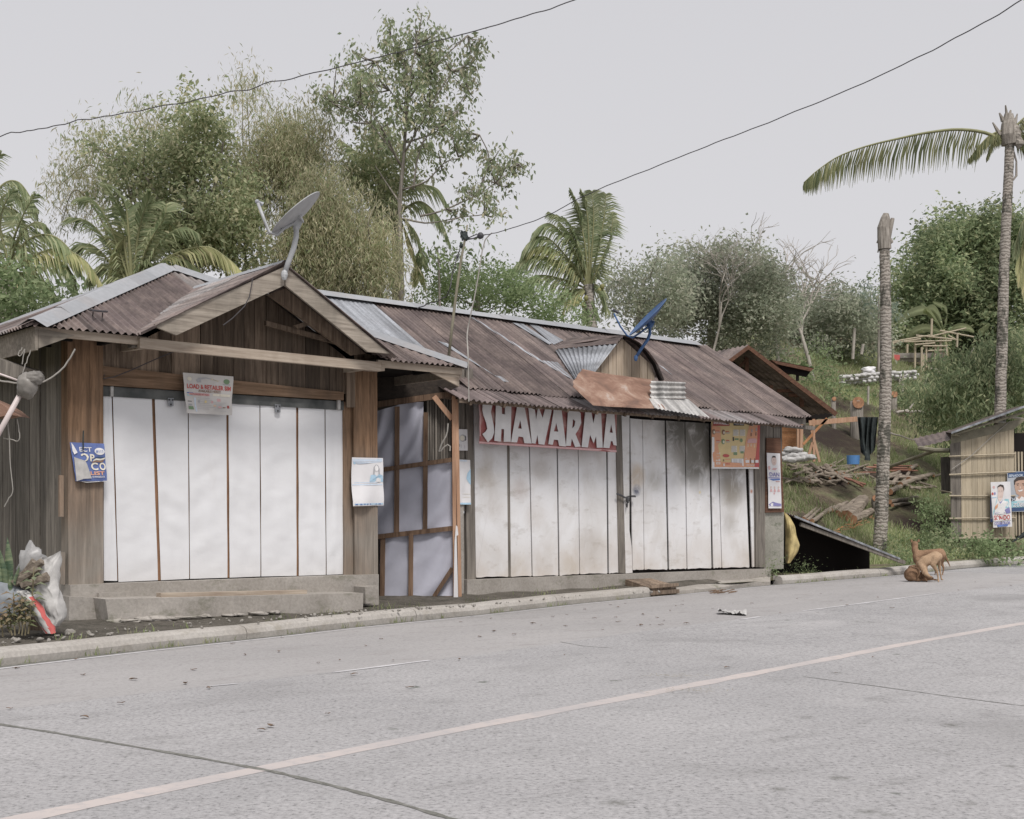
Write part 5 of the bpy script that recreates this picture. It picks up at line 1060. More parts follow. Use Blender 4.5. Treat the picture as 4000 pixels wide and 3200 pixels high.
mb = MB(); mb.slab([pa + back + UP * -.02, pb + back + UP * -.02, Vector((*(pb + back).xy, .08)), Vector((*(pa + back).xy, .08))], (-.02, .03, 0)); mb.slab([pa + Vector((-.1, .8, .1)), pb + Vector((-.35, .8, .12)), Vector((pb.x - .35, pb.y + .8, .1)), Vector((pa.x - .1, pa.y + .8, .1))], (0, .03, 0)); obj('shade_panel', mb, M['dark'], t)  # near-black panels added as the shade under the leaning sheet
# yellow sack hanging at its top end
yc = PY(*Z8(1500, 1080), 23.9); mb = MB(); outline = [(1430, 865), (1440, 880), (1535, 975), (1500, 985), (1560, 1140), (1555, 1190), (1500, 1290), (1460, 1295), (1438, 1270), (1440, 1080), (1425, 900)]
def fn(a, b):
    y = 865 + 430 * b; xs = np.interp(y, [865, 900, 980, 1060, 1140, 1200, 1295], [1428, 1432, 1438, 1440, 1440, 1438, 1445]); xe = np.interp(y, [865, 900, 980, 1060, 1140, 1200, 1295], [1436, 1475, 1520, 1535, 1562, 1545, 1480])
    return PY(*Z8(xs + (xe - xs) * a, y), 23.9 - .14 * math.sin(math.pi * a) * min(1, b * 3)) + Vector((0, .05 * noise.noise(Vector((a * 5, b * 3, 1))), 0))
mb.grid(fn, 14, 20); mb.grid(lambda a, b: fn(a, b) + Vector((0, .02 + .1 * math.sin(math.pi * a), 0)), 14, 20); tag(obj('yellow_sack', mb, M['yellow'], None, yc, smooth=True), 'limp yellow woven sack hanging off the shop corner', 'sack')
# things at the far left
mb = MB(); zl = lambda x, y: (x / 1.5 / 1.8553, (1350 + y / 1.5) / 1.8553)
LY = 12.6; g = lambda x, y, dy=0: PY(*zl(x, y), LY + dy)
mb.tube([g(-60, 610), g(0, 500), g(125, 275)], .026, k=12); mb.tube([g(-120, 130), g(0, 168), g(135, 215)], .011, k=10)
t = thing('drain_pipe', 'pale plastic pipe tilted out under the left eave', 'pipe', g(0, 500)); obj('pipe', mb, M['pvc'], t, smooth=True)
mb = MB(); mb.blob(g(160, 235), .10, .09, .13, 0, 28, 20, .16, 3.0, 3); mb.blob(g(200, 192), .10, .08, .07, 0, 28, 20, .22, 3.0, 5); mb.tube([g(110, 272), g(140, 275)], .05, k=8); obj('plastic_bag', mb, M['sackp2'], t, smooth=True)
mb = MB(); mb.tube(wavy([g(-60, 190), g(60, 215), g(180, 226), g(270, 205), g(350, 150), g(400, 90), g(440, 20)], 40, .01), .009, k=5); tag(obj('cable', mb, M['wire_pale'], None, g(180, 226)), 'sagging grey cable looped past the tilted plastic pipe', 'cable')
for pts in ([(130, 10), (115, 40), (105, 55), (130, 50), (145, 20), (135, 70), (130, 110)], [(45, 450), (55, 560), (60, 700), (75, 850), (50, 900), (25, 945)], [(100, 430), (110, 490), (115, 530), (105, 555), (20, 545)], [(180, 30), (150, 110), (120, 200)]):
    mb = MB(); mb.tube(wavy([g(*p, .1) for p in pts], 24, .03, pts[0][0]), .005, k=4); tag(obj('loose_string', mb, M['wire_pale'], None, g(*pts[0], .1)), {130: 'looped loose string hanging from the far left eave corner', 45: 'long loose string trailing down the dark left side wall', 100: 'short loose string below the rusty sheet corner', 180: 'thin string running to the bag on the plastic pipe'}[pts[0][0]], 'string', None)
mb = MB(); mb.slab([g(-90, 300), g(0, 340), g(60, 375), g(110, 415), g(60, 405), g(0, 418), g(-90, 420)], (.02, .25, .0)); tag(obj('rusty_sheet', mb, M['rust'], None, g(0, 418)), 'corner of a rusty metal sheet poking in below the plastic pipe', 'metal sheet')
mb = MB(); mb.slab([g(-60, 60, 1), g(150, 130, 1), g(100, 190, 1), g(-60, 170, 1)], (.05, .4, 0)); tag(obj('awning_underside', mb, M['wood_grey'], None, g(0, 120, 1)), 'shadowed board under the far left eave above the plastic pipe', 'board')
# sacks with firewood
zk = lambda x, y: (x / 1.725 / 1.8553, (1700 + y / 1.725) / 1.8553)
SY = 12.5; g = lambda x, y, dy=0: PY(*zk(x, y), SY + dy)
t = thing('firewood_sack', 'tall white sack leaning at the left post with split firewood inside', 'sack', g(340, 1290))
mb = MB()
def fn(a, b):
    y = 780 + 510 * b; xl = np.interp(y, [780, 830, 900, 1000, 1100, 1200, 1290], [240, 190, 170, 190, 220, 250, 290]); xr = np.interp(y, [780, 800, 1000, 1100, 1190, 1240, 1290], [412, 408, 400, 415, 443, 440, 400])
    ph = 2 * math.pi * a; top = 45 * (.5 - .5 * math.cos(2 * ph + .6)) * (1 - b) ** 3
    return g((xl + xr) / 2 - (xr - xl) / 2 * math.cos(ph), y + top, -.16 * math.sin(ph) * (.5 + .5 * min(1, b * 1.5))) + Vector((.02, .03, .01)) * noise.noise(Vector((a * 9, b * 6, 2))) + Vector((.004, .016, 0)) * noise.noise(Vector((a * 30 + b * 9, b * 12, 5)))
mb.grid(fn, 90, 44); obj('sack_cloth', mb, M['sackw'], t, smooth=True)
for a, b, r in [((100, 1000), (260, 890), .045), ((150, 1010), (320, 960), .05), ((120, 960), (280, 850), .04), ((170, 930), (230, 850), .035)]:
    mb = MB(); mb.tube([g(*a, -.12), g(*b, -.16)], [r, r * 1.05], k=5, jit=.5); obj('firewood', mb, M['log'], t)
mb = MB(); mb.blob(g(215, 900, -.02), .13, .1, .22, 0, 16, 12, .5, 2.2, 7); mb.blob(g(210, 820, -.03), .06, .03, .09, 0, 10, 8, .6, 3, 2); tag(obj('plastic_bag', mb, M['sackp'], None, g(215, 990), smooth=True), 'clear crumpled plastic bag between firewood and wall', 'bag')
mb = MB()
def fn(a, b):
    p0, p1 = (150, 1055), (340, 1330); x = p0[0] + (p1[0] - p0[0]) * b ** .8; y = p0[1] + (p1[1] - p0[1]) * b; w = 38 + 14 * math.sin(b * 3); ph = 2 * math.pi * a
    return g(x - w * math.cos(ph), y + 10 * math.sin(ph), -.32 - .07 * math.sin(ph)) + Vector((.015, .02, .01)) * noise.noise(Vector((a * 7, b * 6, 4)))
mb.grid(fn, 24, 20)
for j in range(20):
    for i in range(24):
        a_ = i / 24
        if .28 < a_ < .46 and j > 1: mb.m[j * 24 + i] = 1
        if j > 16 and i % 3 == 0 and a_ < .5: mb.m[j * 24 + i] = 1
tag(obj('striped_sack', mb, [M['sackw'], M['ired']], None, g(330, 1340, -.3), smooth=True), 'limp white sack with a broad red stripe below the firewood', 'sack')
mb = MB(); mb.blob(g(30, 1130, -.1), .22, .15, .16, 0, 18, 12, .4, 2, 9); tag(obj('grey_sack', mb, simple('grey_sack_cloth', (.25, .27, .29), .6, .3, 6, .3), None, g(30, 1200, -.1), smooth=True), 'slumped grey sack under the sword leaved plant', 'sack')
mb = MB(); mb.slab([g(200, 1225, -.15), g(290, 1225, -.15), g(295, 1320, -.15), g(195, 1315, -.15)], (.02, .25, 0)); tag(obj('old_crate', mb, M['wood_dark'], None, g(240, 1320, -.1)), 'small dark wooden box behind the red striped sack', 'box')
# snake plant
sm = NM('sword_leaves', .5, .3); sm.col(sm.ramp(sm.noise(3, sm.vec((2, 2, 9)), 4, .6), [(.4, (.06, .10, .06)), (.55, (.15, .19, .11)), (.7, (.22, .25, .15))])); M['snake'] = sm.m
t = thing('snake_plant', 'upright sword leaved plant with mottled green blades at the far left', 'plant', g(20, 1060)); 
for k, (x0, y0, x1, y1, w) in enumerate([(48, 1070, 52, 690, .05), (20, 1065, 5, 770, .05), (-10, 1060, -15, 800, .04), (68, 1065, 80, 930, .03), (100, 1010, 118, 880, .02)]):
    mb = MB()
    def fn(a, b):
        p = g(x0 + (x1 - x0) * b + 8 * math.sin(b * 4 + k), y0 + (y1 - y0) * b, -.05 * k); return p + Vector(((a - .5) * 2 * w * (1 - b ** 3) * (.5 + .9 * b if b < .5 else 1), .015 * abs(a - .5) * 2, 0))
    mb.grid(fn, 4, 14); obj('leaf', mb, M['snake'], t, smooth=True)
# seedlings with pale leaves
def seedling(t, base, top, n, L, mat):
    mb = MB(); pts = [base.lerp(top, i / 6) + Vector((.02 * noise.noise(Vector((i, base.x * 9, 0))), 0, 0)) for i in range(7)]; mb.tube(pts, [.007] * 6 + [.004], k=5); obj('stem', mb, M['stem'], t)
    mb = MB()
    for i in range(n):
        f_ = .35 + .65 * i / n; p = base.lerp(top, f_); a = i * 2.4; d_ = Vector((math.cos(a), math.sin(a), .35)).normalized(); s_ = d_.cross(UP).normalized(); l = L * (.6 + .6 * random.random()); w = l * .2
        q = [p, p + d_ * l * .45 + s_ * w, p + d_ * l + UP * -l * .35, p + d_ * l * .45 - s_ * w]; m_ = p + d_ * l * .5 + UP * .012
        mb.add(q + [m_], [(0, 1, 4), (1, 2, 4), (2, 3, 4), (3, 0, 4)])
    obj('leaf', mb, mat, t)
lm = leafm('variegated_leaves', [(.20, .24, .10), (.33, .32, .17), (.14, .18, .07), (.38, .26, .16)], g=1.25)
t = thing('croton_plant', 'bushy variegated seedlings with yellow green leaves near the kerb', 'plant', g(120, 1350, -.4))
for x0, y0, x1, y1 in [(100, 1350, 90, 1060), (150, 1350, 150, 1080), (130, 1340, 130, 1120), (60, 1330, 30, 1200), (190, 1340, 215, 1110), (170, 1350, 175, 1180), (20, 1360, 5, 1220), (75, 1350, 60, 1130)]: seedling(t, g(x0, y0, -.45), g(x1, y1, -.45), 13, .11, lm)
t = thing('pale_leaf_plant', 'single stemmed plant with pale pointed leaves before the white sack', 'plant', g(195, 1330, -.35)); seedling(t, g(195, 1340, -.35), g(232, 890, -.35), 14, .15, leafm('pale_green_leaves', [(.22, .27, .14), (.30, .34, .2)], g=1.2))
# ---------------------------------------------------------------- dogs
DEP = PG(*ZD(915, 1562)).y
def skin_body(name, caps, mat, parent, voxel=.012):
    """one continuous surface from tapered limbs, fused and smoothed"""
    mb = MB()
    for a, b, ra, rb in caps:
        n = 6; pts = [a.lerp(b, i / n) for i in range(n + 1)]; mb.tube(pts, [ra + (rb - ra) * i / n for i in range(n + 1)], k=12)
        mb.blob(a, ra, ra, ra, 0, 12, 8, 0); mb.blob(b, rb, rb, rb, 0, 12, 8, 0)
    me = bpy.data.meshes.new('tmp'); me.from_pydata([tuple(v) for v in mb.v], [], mb.f); o = bpy.data.objects.new('tmp', me); COL.objects.link(o)
    r = o.modifiers.new('r', 'REMESH'); r.mode = 'VOXEL'; r.voxel_size = voxel; s = o.modifiers.new('s', 'SMOOTH'); s.factor = .6; s.iterations = 5
    dg = bpy.context.evaluated_depsgraph_get(); me2 = bpy.data.meshes.new_from_object(o.evaluated_get(dg)); bpy.data.objects.remove(o); bpy.data.meshes.remove(me)
    org = Vector(parent) ; V = np.empty(len(me2.vertices) * 3, dtype=np.float32); me2.vertices.foreach_get('co', V); V = V.reshape(-1, 3) - np.array(org, dtype=np.float32); me2.vertices.foreach_set('co', V.ravel())
    me2.polygons.foreach_set('use_smooth', [True] * len(me2.polygons)); me2.materials.clear(); me2.materials.append(mat); me2.update()
    ob = bpy.data.objects.new(name, me2); COL.objects.link(ob); ob.location = org; return ob
def fur(name, ca, cb, pale):
    m = NM(name, .85, .15); n = m.noise(5, None, 4, .6); c = m.ramp(n, [(.3, ca), (.7, cb)]); f = m.noise(70, m.vec((1, 1, .5)), 3, .7); c = m.mix(1.0, c, m.ramp(f, [(.3, .7), (.7, 1.2)]), 'MULTIPLY'); c = m.mix(m.ramp(m.noise(9, None, 4, .6), [(.5, 0.0), (.68, .55)]), c, ca)
    c = m.mix(m.math('MULTIPLY', m.math('SUBTRACT', 1.0, m.zband(.03, .16)), .6), c, pale); m.col(c); m.bump(f, .4, .01); return m.m
UPX = DEP / F / (5.752 * 1.8553)                                 # metres per crop pixel there
def dg_(x, y, dy=0): 
    u, v = ZD(x, y); p = PY(u, v, DEP); return p + Vector((0, dy, 0))
fl_ = dg_(900, 1570).z                                           # paw level in the picture = road level
def cp(a, b, ra, rb, da=0, db=0): return (dg_(*a, da), dg_(*b, db), ra * UPX, rb * UPX)
dog = skin_body('dog', [cp((890, 1000), (640, 1095), 118, 100), cp((955, 1010), (890, 1020), 100, 116, .02), cp((640, 1085), (560, 1170), 100, 86), cp((800, 1070), (640, 1135), 116, 104), cp((560, 1170), (600, 1300), 86, 74, 0, -.06), cp((600, 1300), (630, 1390), 76, 56, -.06, -.12), cp((630, 1390), (690, 1440), 50, 30, -.12, -.16),
    cp((860, 1040), (790, 1180), 92, 62, -.08, -.1), cp((790, 1180), (880, 1330), 58, 30, -.1, -.1), cp((880, 1330), (905, 1470), 29, 20, -.1, -.1), cp((905, 1470), (915, 1550), 21, 24, -.1, -.1), cp((915, 1552), (890, 1562), 22, 16, -.1, -.14),
    cp((960, 1030), (1010, 1180), 80, 48, .06, .1), cp((1010, 1180), (1030, 1330), 42, 26, .1, .1), cp((1030, 1330), (1055, 1480), 24, 19, .1, .1), cp((1055, 1480), (1065, 1530), 20, 22, .1, .1), cp((1065, 1530), (1090, 1535), 20, 15, .1, .06),
    cp((640, 1150), (690, 1330), 52, 30, -.02, 0), cp((690, 1330), (690, 1540), 26, 20, 0, 0), cp((540, 1150), (520, 1330), 48, 28, .06, .08), cp((520, 1330), (530, 1530), 26, 20, .08, .08)],
    fur('tan_fur', (.36, .245, .155), (.50, .36, .245), (.55, .46, .37)), dg_(900, 1560)); tag(dog, 'light tan dog standing with its head lowered over the curled dog', 'dog')
h = lambda n_, pts, m: obj(n_, MBp(pts), m, dog)
def ear(parent, p, q, r, w, m):
    mb = MB(); d_ = (q - p).cross(r - p).normalized() * w; mb.slab([p, q, r], d_); obj('ear', mb, m, parent)
ear(dog, dg_(560, 1290, -.14), dg_(600, 1240, -.12), dg_(545, 1390, -.16), .02, dog.data.materials[0])
dog2 = skin_body('dog', [cp((1000, 930), (780, 930), 112, 92, .02), cp((780, 930), (560, 960), 92, 100), cp((560, 960), (470, 1000), 105, 100), cp((480, 1000), (450, 1090), 92, 70), cp((470, 960), (430, 850), 84, 74, 0, .02), cp((430, 850), (440, 740), 74, 72, .02, .04), cp((440, 730), (460, 770), 78, 50, .04, .18), cp((460, 770), (490, 790), 44, 26, .18, .28),
    cp((1060, 930), (1110, 1010), 60, 34), cp((1110, 1010), (1160, 1110), 32, 28), cp((1160, 1110), (1225, 1245), 26, 10),
    cp((1020, 980), (1020, 1150), 90, 48, -.04), cp((1020, 1150), (1075, 1260), 42, 25), cp((1075, 1260), (1045, 1400), 24, 18), cp((1045, 1400), (1025, 1430), 20, 18, 0, -.03),
    cp((960, 1000), (900, 1160), 80, 46, .12), cp((900, 1160), (955, 1280), 40, 24, .12, .12), cp((955, 1280), (930, 1400), 22, 18, .12, .12), cp((930, 1400), (905, 1415), 18, 15, .12, .08),
    cp((470, 1080), (450, 1280), 58, 32, -.05, -.05), cp((450, 1280), (440, 1440), 28, 20, -.05, -.05), cp((540, 1080), (560, 1280), 52, 30, .1, .1), cp((560, 1280), (560, 1420), 26, 20, .1, .1)],
    fur('ginger_fur', (.17, .105, .065), (.37, .235, .15), (.47, .37, .28)), dg_(900, 1440, .0)); dog2.location += Vector((0, 0, 0))
# push this dog back so its feet meet the road where the picture has them
def push(o, k):
    c = Vector((0, 0, CAMH)); me = o.data; loc = Vector(o.location)
    for v in me.vertices: w = loc + v.co; v.co = (c + (w - c) * k) - (c + (loc - c) * k)
    o.location = c + (loc - c) * k
def footk(zv): return 1.0
zlow = min((dog.location.z + v.co.z) for v in dog.data.vertices); gr_ = rz(dog.location.x, dog.location.y); k = (CAMH - gr_) / (CAMH - zlow); push(dog, k)
for ch in dog.children:
    me = ch.data
    for v in me.vertices: v.co *= k
z2 = min((dog2.location.z + v.co.z) for v in dog2.data.vertices); push(dog2, (CAMH - gr_ - .008) / (CAMH - z2))
tag(dog2, 'ginger dog standing behind with raised head turned away and hanging tail', 'dog')
for x in (380, 522):
    mb = MB(); s_ = (CAMH - gr_ - .008) / (CAMH - z2); c = Vector((0, 0, CAMH))
    pts = [c + (dg_(*p, .05) - c) * s_ for p in [(x - 30, 690), (x - 18 if x < 400 else x + 5, 612), (x + 8 if x < 400 else x + 32, 625), (x + 32 if x < 400 else x + 30, 680)]]; mb.slab(pts, (0, .035, 0)); obj('ear', mb, dog2.data.materials[0], dog2)
dog3 = skin_body('dog', [cp((330, 1410), (400, 1400), 155, 140), cp((400, 1440), (560, 1470), 110, 88), cp((560, 1440), (640, 1420), 92, 80, 0, -.03), cp((640, 1410), (680, 1450), 82, 50, -.03, -.12), cp((680, 1450), (760, 1475), 44, 28, -.12, -.15), cp((420, 1230), (330, 1260), 46, 60, .02),
    cp((300, 1230), (440, 1270), 26, 28, -.16, -.17), cp((440, 1270), (460, 1380), 28, 24, -.17, -.16), cp((460, 1380), (420, 1470), 24, 20, -.16, -.15), cp((600, 1510), (780, 1510), 34, 24, -.08, -.12), cp((780, 1510), (890, 1525), 24, 20, -.12, -.12), cp((560, 1520), (640, 1545), 34, 22, -.1, -.14), cp((250, 1480), (480, 1530), 50, 36, -.06, -.1)],
    fur('brown_fur', (.12, .075, .048), (.36, .225, .14), (.28, .19, .13)), dg_(400, 1565, -.12)); z3 = min((dog3.location.z + v.co.z) for v in dog3.data.vertices); push(dog3, (CAMH - gr_) / (CAMH - z3)); tag(dog3, 'brown dog curled up on the road scratching its face', 'dog')
mb = MB(); s_ = (CAMH - gr_) / (CAMH - z3); c = Vector((0, 0, CAMH)); q = lambda x, y, d: c + (dg_(x, y, d) - c) * s_
mb.slab([q(600, 1345, -.12), q(650, 1330, -.12), q(610, 1430, -.14)], (0, .02, 0)); obj('ear', mb, M['darkmetal'] if False else dog3.data.materials[0], dog3)
mb = MB(); mb.blob(q(762, 1478, -.17), .014, .014, .012, 0, 8, 6, 0); mb.blob(q(690, 1420, -.19), .008, .008, .008, 0, 6, 5, 0); obj('muzzle', mb, M['iblack'], dog3)

# ---------------------------------------------------------------- bamboo shed on the right
YB_ = 31.5
shd = thing('bamboo_shed', 'pale split bamboo shed on short stilts with slanting tin roof', 'shed', PY(*ZR(1180, 1350), YB_))
g = lambda x, y, dy=0: PY(*ZR(x, y), YB_ + dy)
mb = MB(); x = 1172
i = 0
while x < 1650:
    w = random.uniform(26, 46); e = min(1650, x + w); top = lambda q: 640 - (q - 1172) * .235; tilt = 8
    mb.slab([g(x + tilt, 1352 - random.random() * 6, -.02 * random.random()), g(e - 1.5 + tilt, 1352 - random.random() * 6, 0), g(e - 1.5, top(e), 0), g(x, top(x), 0)], (0, .02, 0), 1 if i < 2 else 0); x = e; i += 1
obj('wall', mb, [M['bamboo_wall'], M['wood_grey']], shd)
mb = MB()
for x in range(1662, 1760, 24): mb.slab([g(x, 1330), g(x + 13, 1330), g(x + 5, 700), g(x - 8, 700)], (0, .02, 0))
obj('slats', mb, M['bamboo_wall'], shd)
mb = MB(); mb.slab([g(1660, 1345, .1), g(1800, 1345, .1), g(1800, 560, .1), g(1650, 560, .1)], (0, .02, 0)); mb.slab([g(1185, 1340, .06), g(1660, 1345, .06), g(1655, 530, .06), g(1180, 640, .06)], (0, .02, 0)); mb.slab([g(1190, 1330, .1), g(1192, 640, .1), g(1192, 640, 3.2), g(1190, 1330, 3.2)], (-.02, 0, 0)); obj('backing', mb, M['dark'], shd)
mb = MB()
for y0, y1 in [(735, 715), (872, 850), (1030, 1030), (1200, 1195), (1345, 1350)]:
    mb.tube([g(1165, y0 + (4 if y0 > 1300 else 0), -.05), g(1400, (y0 + y1) / 2, -.055), g(1660, y1, -.05)], .022, k=6)
mb.tube([g(1180, 1005, -.03), g(1100, 990, .6)], .02, k=6); obj('rail', mb, M['bamboo_wall'], shd)
mb = MB(); mb.tube([g(1185, 830, -.06), g(1330, 730, -.07), g(1480, 590, -.07), g(1620, 470, -.05)], .01, k=5); obj('line', mb, M['wire_pale'], shd)
for x, w in ((1262, .16), (1300, .10), (1400, .05), (1560, .06)):
    mb = MB(); p = g(x, 1345, .15); mb.bar(Vector((p.x, p.y, ground_z(p.x, p.y) - .1)), p, w, w, 0, up=Vector((0, 1, 0))); obj('stilt', mb, M['wood_grey'], shd)
mb = MB(); mb.slab([g(1240, 1500, .3), g(1650, 1500, .3), g(1650, 1345, .3), g(1240, 1345, .3)], (0, .03, 0)); obj('skirt', mb, M['wood_dark'], shd)
mb = MB()
A_, B_, = g(1182, 560, -.45), g(1760, 352, -.45); bk = Vector((1.0, 3.4, .25))
mb.grid(lambda a, b: A_.lerp(B_, a) + bk * b + UP * .012 * math.sin(a * 2 * math.pi * 30), 180, 4); mb.slab([A_ + UP * -.02, B_ + UP * -.02, B_ + UP * .03, A_ + UP * .03], (0, .02, 0), 1)
A2, B2 = g(935, 668, 1.2), g(1225, 600, 1.0); mb.grid(lambda a, b: A2.lerp(B2, a) + Vector((.5, 2.0, .35)) * b + UP * .012 * math.sin(a * 40), 60, 4); obj('roof', mb, [M['corr'], M['galv']], shd)
mb = MB(); mb.tube([g(1185, 575, -.3), g(1480, 480, -.3), g(1760, 395, -.3)], .035, k=6)
for x, y in [(1200, 572), (1480, 470), (1620, 440)]: mb.tube([g(x, y, -.35), g(x + 110, y + 18, .6)], .035, k=6)
mb.slab([g(1180, 640, -.01), g(1650, 530, -.01), g(1760, 440, -.01), g(1180, 575, -.01)], (0, .02, 0)); obj('rafter', mb, M['bamboo_pole'], shd)
mb = MB(); mb.slab([g(1105, 740, .8), g(1175, 735, .8), g(1178, 1010, .8), g(1110, 1015, .8)], (0, .05, 0)); obj('side_panel', mb, M['wood_grey'], shd)
mb = MB(); mb.tube([PY(*ZR(1060, 690), 32.3), PY(*ZR(720, 812), 34.5)], [.05, .05], k=8); mb.tube([PY(*ZR(940, 672), 32.6), PY(*ZR(1060, 690), 32.2), PY(*ZR(1170, 690), 32)], .06, k=8)
tag(obj('bamboo_pole', mb, M['bamboo_pole'], None, PY(*ZR(900, 750), 33.5)), 'thick bamboo pole slanting down from the shed eave to the log pile', 'pole')
mb = MB(); mb.slab([g(1625, 1385, -.5), g(1800, 1290, -.5), g(1800, 1310, -.5)], (.3, .5, .1)); mb.slab([g(1625, 1385, -.5), g(1760, 1270, -.5), g(1800, 1230, -.5), g(1800, 1300, -.5)], (0, .03, 0)); tag(obj('black_tarp', mb, M['net'], None, g(1700, 1340, -.5)), 'black tarpaulin edge slanting under the bamboo shed', 'tarpaulin')
# posters on the shed
zt = lambda x, y: ZT(x, y); g2 = lambda x, y, dy=0: PY(*ZT(x, y), YB_ + dy)
P = Patch(g2(1088, 170, -.06), g2(1500, 150, -.06), g2(1500, 760, -.06), g2(1150, 770, -.06), .01, 2, 1)
P.c[3] = g2(1100, 768, -.06)
def mk(mb, mi):
    W_ = 405.
    ax_ = lambda x, y: ((x - 1092) / W_, (y - 168) / 600.)
    pl = lambda pts, k, o=.006: P.poly(mb, [ax_(*p) for p in pts], mi(k), o)
    pl([(1102, 185), (1500, 165), (1500, 235), (1105, 255)], 'inavy', .005); P.text(mb, 'SENADOR', *ax_(1112, 208), *ax_(1322, 245), mi('ipale'), .009, .02, .2)
    pl([(1150, 700), (1500, 690), (1500, 750), (1150, 760)], 'inavy', .005)
    pl([(1225, 560), (1270, 530), (1225, 500), (1205, 430), (1195, 350), (1210, 300), (1260, 265), (1330, 262), (1390, 290), (1400, 380), (1385, 460), (1350, 510), (1350, 560), (1420, 600), (1180, 620)], 'iskin', .006)
    pl([(1195, 360), (1190, 300), (1230, 258), (1300, 245), (1370, 262), (1405, 320), (1400, 400), (1385, 330), (1340, 295), (1260, 300), (1215, 320), (1205, 370)], 'ihair', .008)
    for x in (1245, 1330): P.ell(mb, *ax_(x, 372), .028, .010, mi('ihair'), .009); pl([(x - 22, 350), (x + 22, 346), (x + 22, 354), (x - 22, 358)], 'ihair', .009)
    pl([(1280, 380), (1296, 420), (1272, 424)], 'iskin2', .009); pl([(1240, 440), (1270, 452), (1320, 436), (1310, 462), (1265, 468)], 'iwhite', .010)
    pl([(1230, 545), (1265, 585), (1300, 540), (1420, 600), (1420, 640), (1170, 640)], 'iwhite', .008)
    P.ell(mb, *ax_(1175, 580), .095, .058, mi('iblack'), .010); P.text(mb, '24', *ax_(1152, 560), *ax_(1200, 602), mi('ipale'), .012, .02)
    pl([(1150, 610), (1500, 600), (1500, 700), (1145, 706)], 'iteal', .010); P.text(mb, 'MIGZ', *ax_(1235, 612), *ax_(1345, 642), mi('iwhite'), .014, .02, .2); P.text(mb, 'ZUBIRI', *ax_(1160, 642), *ax_(1400, 698), mi('inavy'), .013, .05, .2); P.text(mb, 'ZUBIRI', *ax_(1164, 640), *ax_(1404, 694), mi('iwhite'), .016, .02, .2)
poster('campaign_poster', 'grey campaign poster with a smiling dark haired portrait at the shed corner', 'poster', P, simple('poster_grey', (.42, .45, .49), .5, .06), mk)
P = Patch(g2(838, 520, -.10), g2(1100, 515, -.10), g2(1110, 900, -.10), g2(840, 920, -.10), .006, 2, 2)
poster('campaign_poster', 'poster edge with blue border sticking out behind the basketball one', 'poster', P, M['white'], lambda mb, mi: (P.rect(mb, 0, 0, .05, .85, mi('iblue')), P.rect(mb, 0, .88, .3, 1, mi('iblue'))))
P = Patch(g2(842, 322, -.2), g2(1136, 312, -.2), g2(1165, 988, -.2), g2(880, 1004, -.2), .03, 3, 3)
def mk(mb, mi):
    def ax_(x, y): b = (y - 318) / 680.; xl = 842 + 38 * b; return (x - xl) / 290., b
    pl = lambda pts, k, o=.006: P.poly(mb, [ax_(*p) for p in pts], mi(k), o)
    P.ell(mb, *ax_(890, 395), .06, .03, mi('ipink')); P.ell(mb, *ax_(872, 492), .05, .032, mi('ired')); P.ell(mb, *ax_(905, 488), .04, .032, mi('ipurple'), .008); pl([(862, 545), (930, 540), (930, 552), (862, 556)], 'isky')
    pl([(945, 520), (935, 600), (890, 780), (878, 830), (878, 760), (915, 640)], 'iteal')
    pl([(950, 400), (985, 375), (1020, 385), (1035, 430), (1030, 490), (1020, 560), (970, 620), (945, 560), (950, 480)], 'iskin2', .008)
    pl([(945, 420), (945, 380), (985, 355), (1030, 370), (1042, 420), (1035, 470), (1025, 410), (990, 385), (955, 395)], 'ihair', .010)
    for x in (970, 1008): P.ell(mb, *ax_(x, 455), .02, .008, mi('ibrown'), .011)
    P.rect(mb, *ax_(975, 515), *ax_(1005, 521), mi('ired2'), .011)
    pl([(930, 640), (965, 600), (990, 640), (1025, 590), (1080, 570), (1130, 620), (1140, 800), (900, 800), (905, 680)], 'iwhite', .009); pl([(960, 610), (985, 645), (1025, 605), (1030, 590), (985, 625)], 'ipurple', .011); pl([(905, 680), (950, 640), (940, 700), (900, 740)], 'iorange', .011)
    pl([(1030, 600), (1060, 575), (1110, 580), (1120, 640), (1110, 710), (1060, 720), (1030, 690)], 'iteal', .011); P.text(mb, '10', *ax_(1045, 610), *ax_(1110, 700), mi('iwhite'), .013, .03)
    pl([(1050, 740), (1120, 700), (1140, 790), (1080, 800)], 'ipurple', .012)
    pl([(878, 810), (1150, 800), (1155, 895), (882, 905)], 'iwhite', .013); P.text(mb, 'SOMIDO', *ax_(888, 815), *ax_(1135, 890), mi('ired'), .016, .03); P.text(mb, 'JONATHAN', *ax_(900, 775), *ax_(1060, 795), mi('ipurple'), .015, .02)
    P.text(mb, 'COUNCILOR', *ax_(895, 912), *ax_(1140, 960), mi('ipurple'), .014, .03); pl([(935, 962), (1110, 955), (1095, 985), (950, 990)], 'iblue', .013)
t_ = poster('campaign_poster', 'white campaign poster on a stick with portrait, number 10 and red lettering', 'poster', P, M['white'], mk)
mb = MB(); mb.tube([g2(1000, 900, -.18), PY(*ZT(1020, 1215), YB_ - .18)], .014, k=5); obj('stick', mb, M['bamboo_pole'], t_)

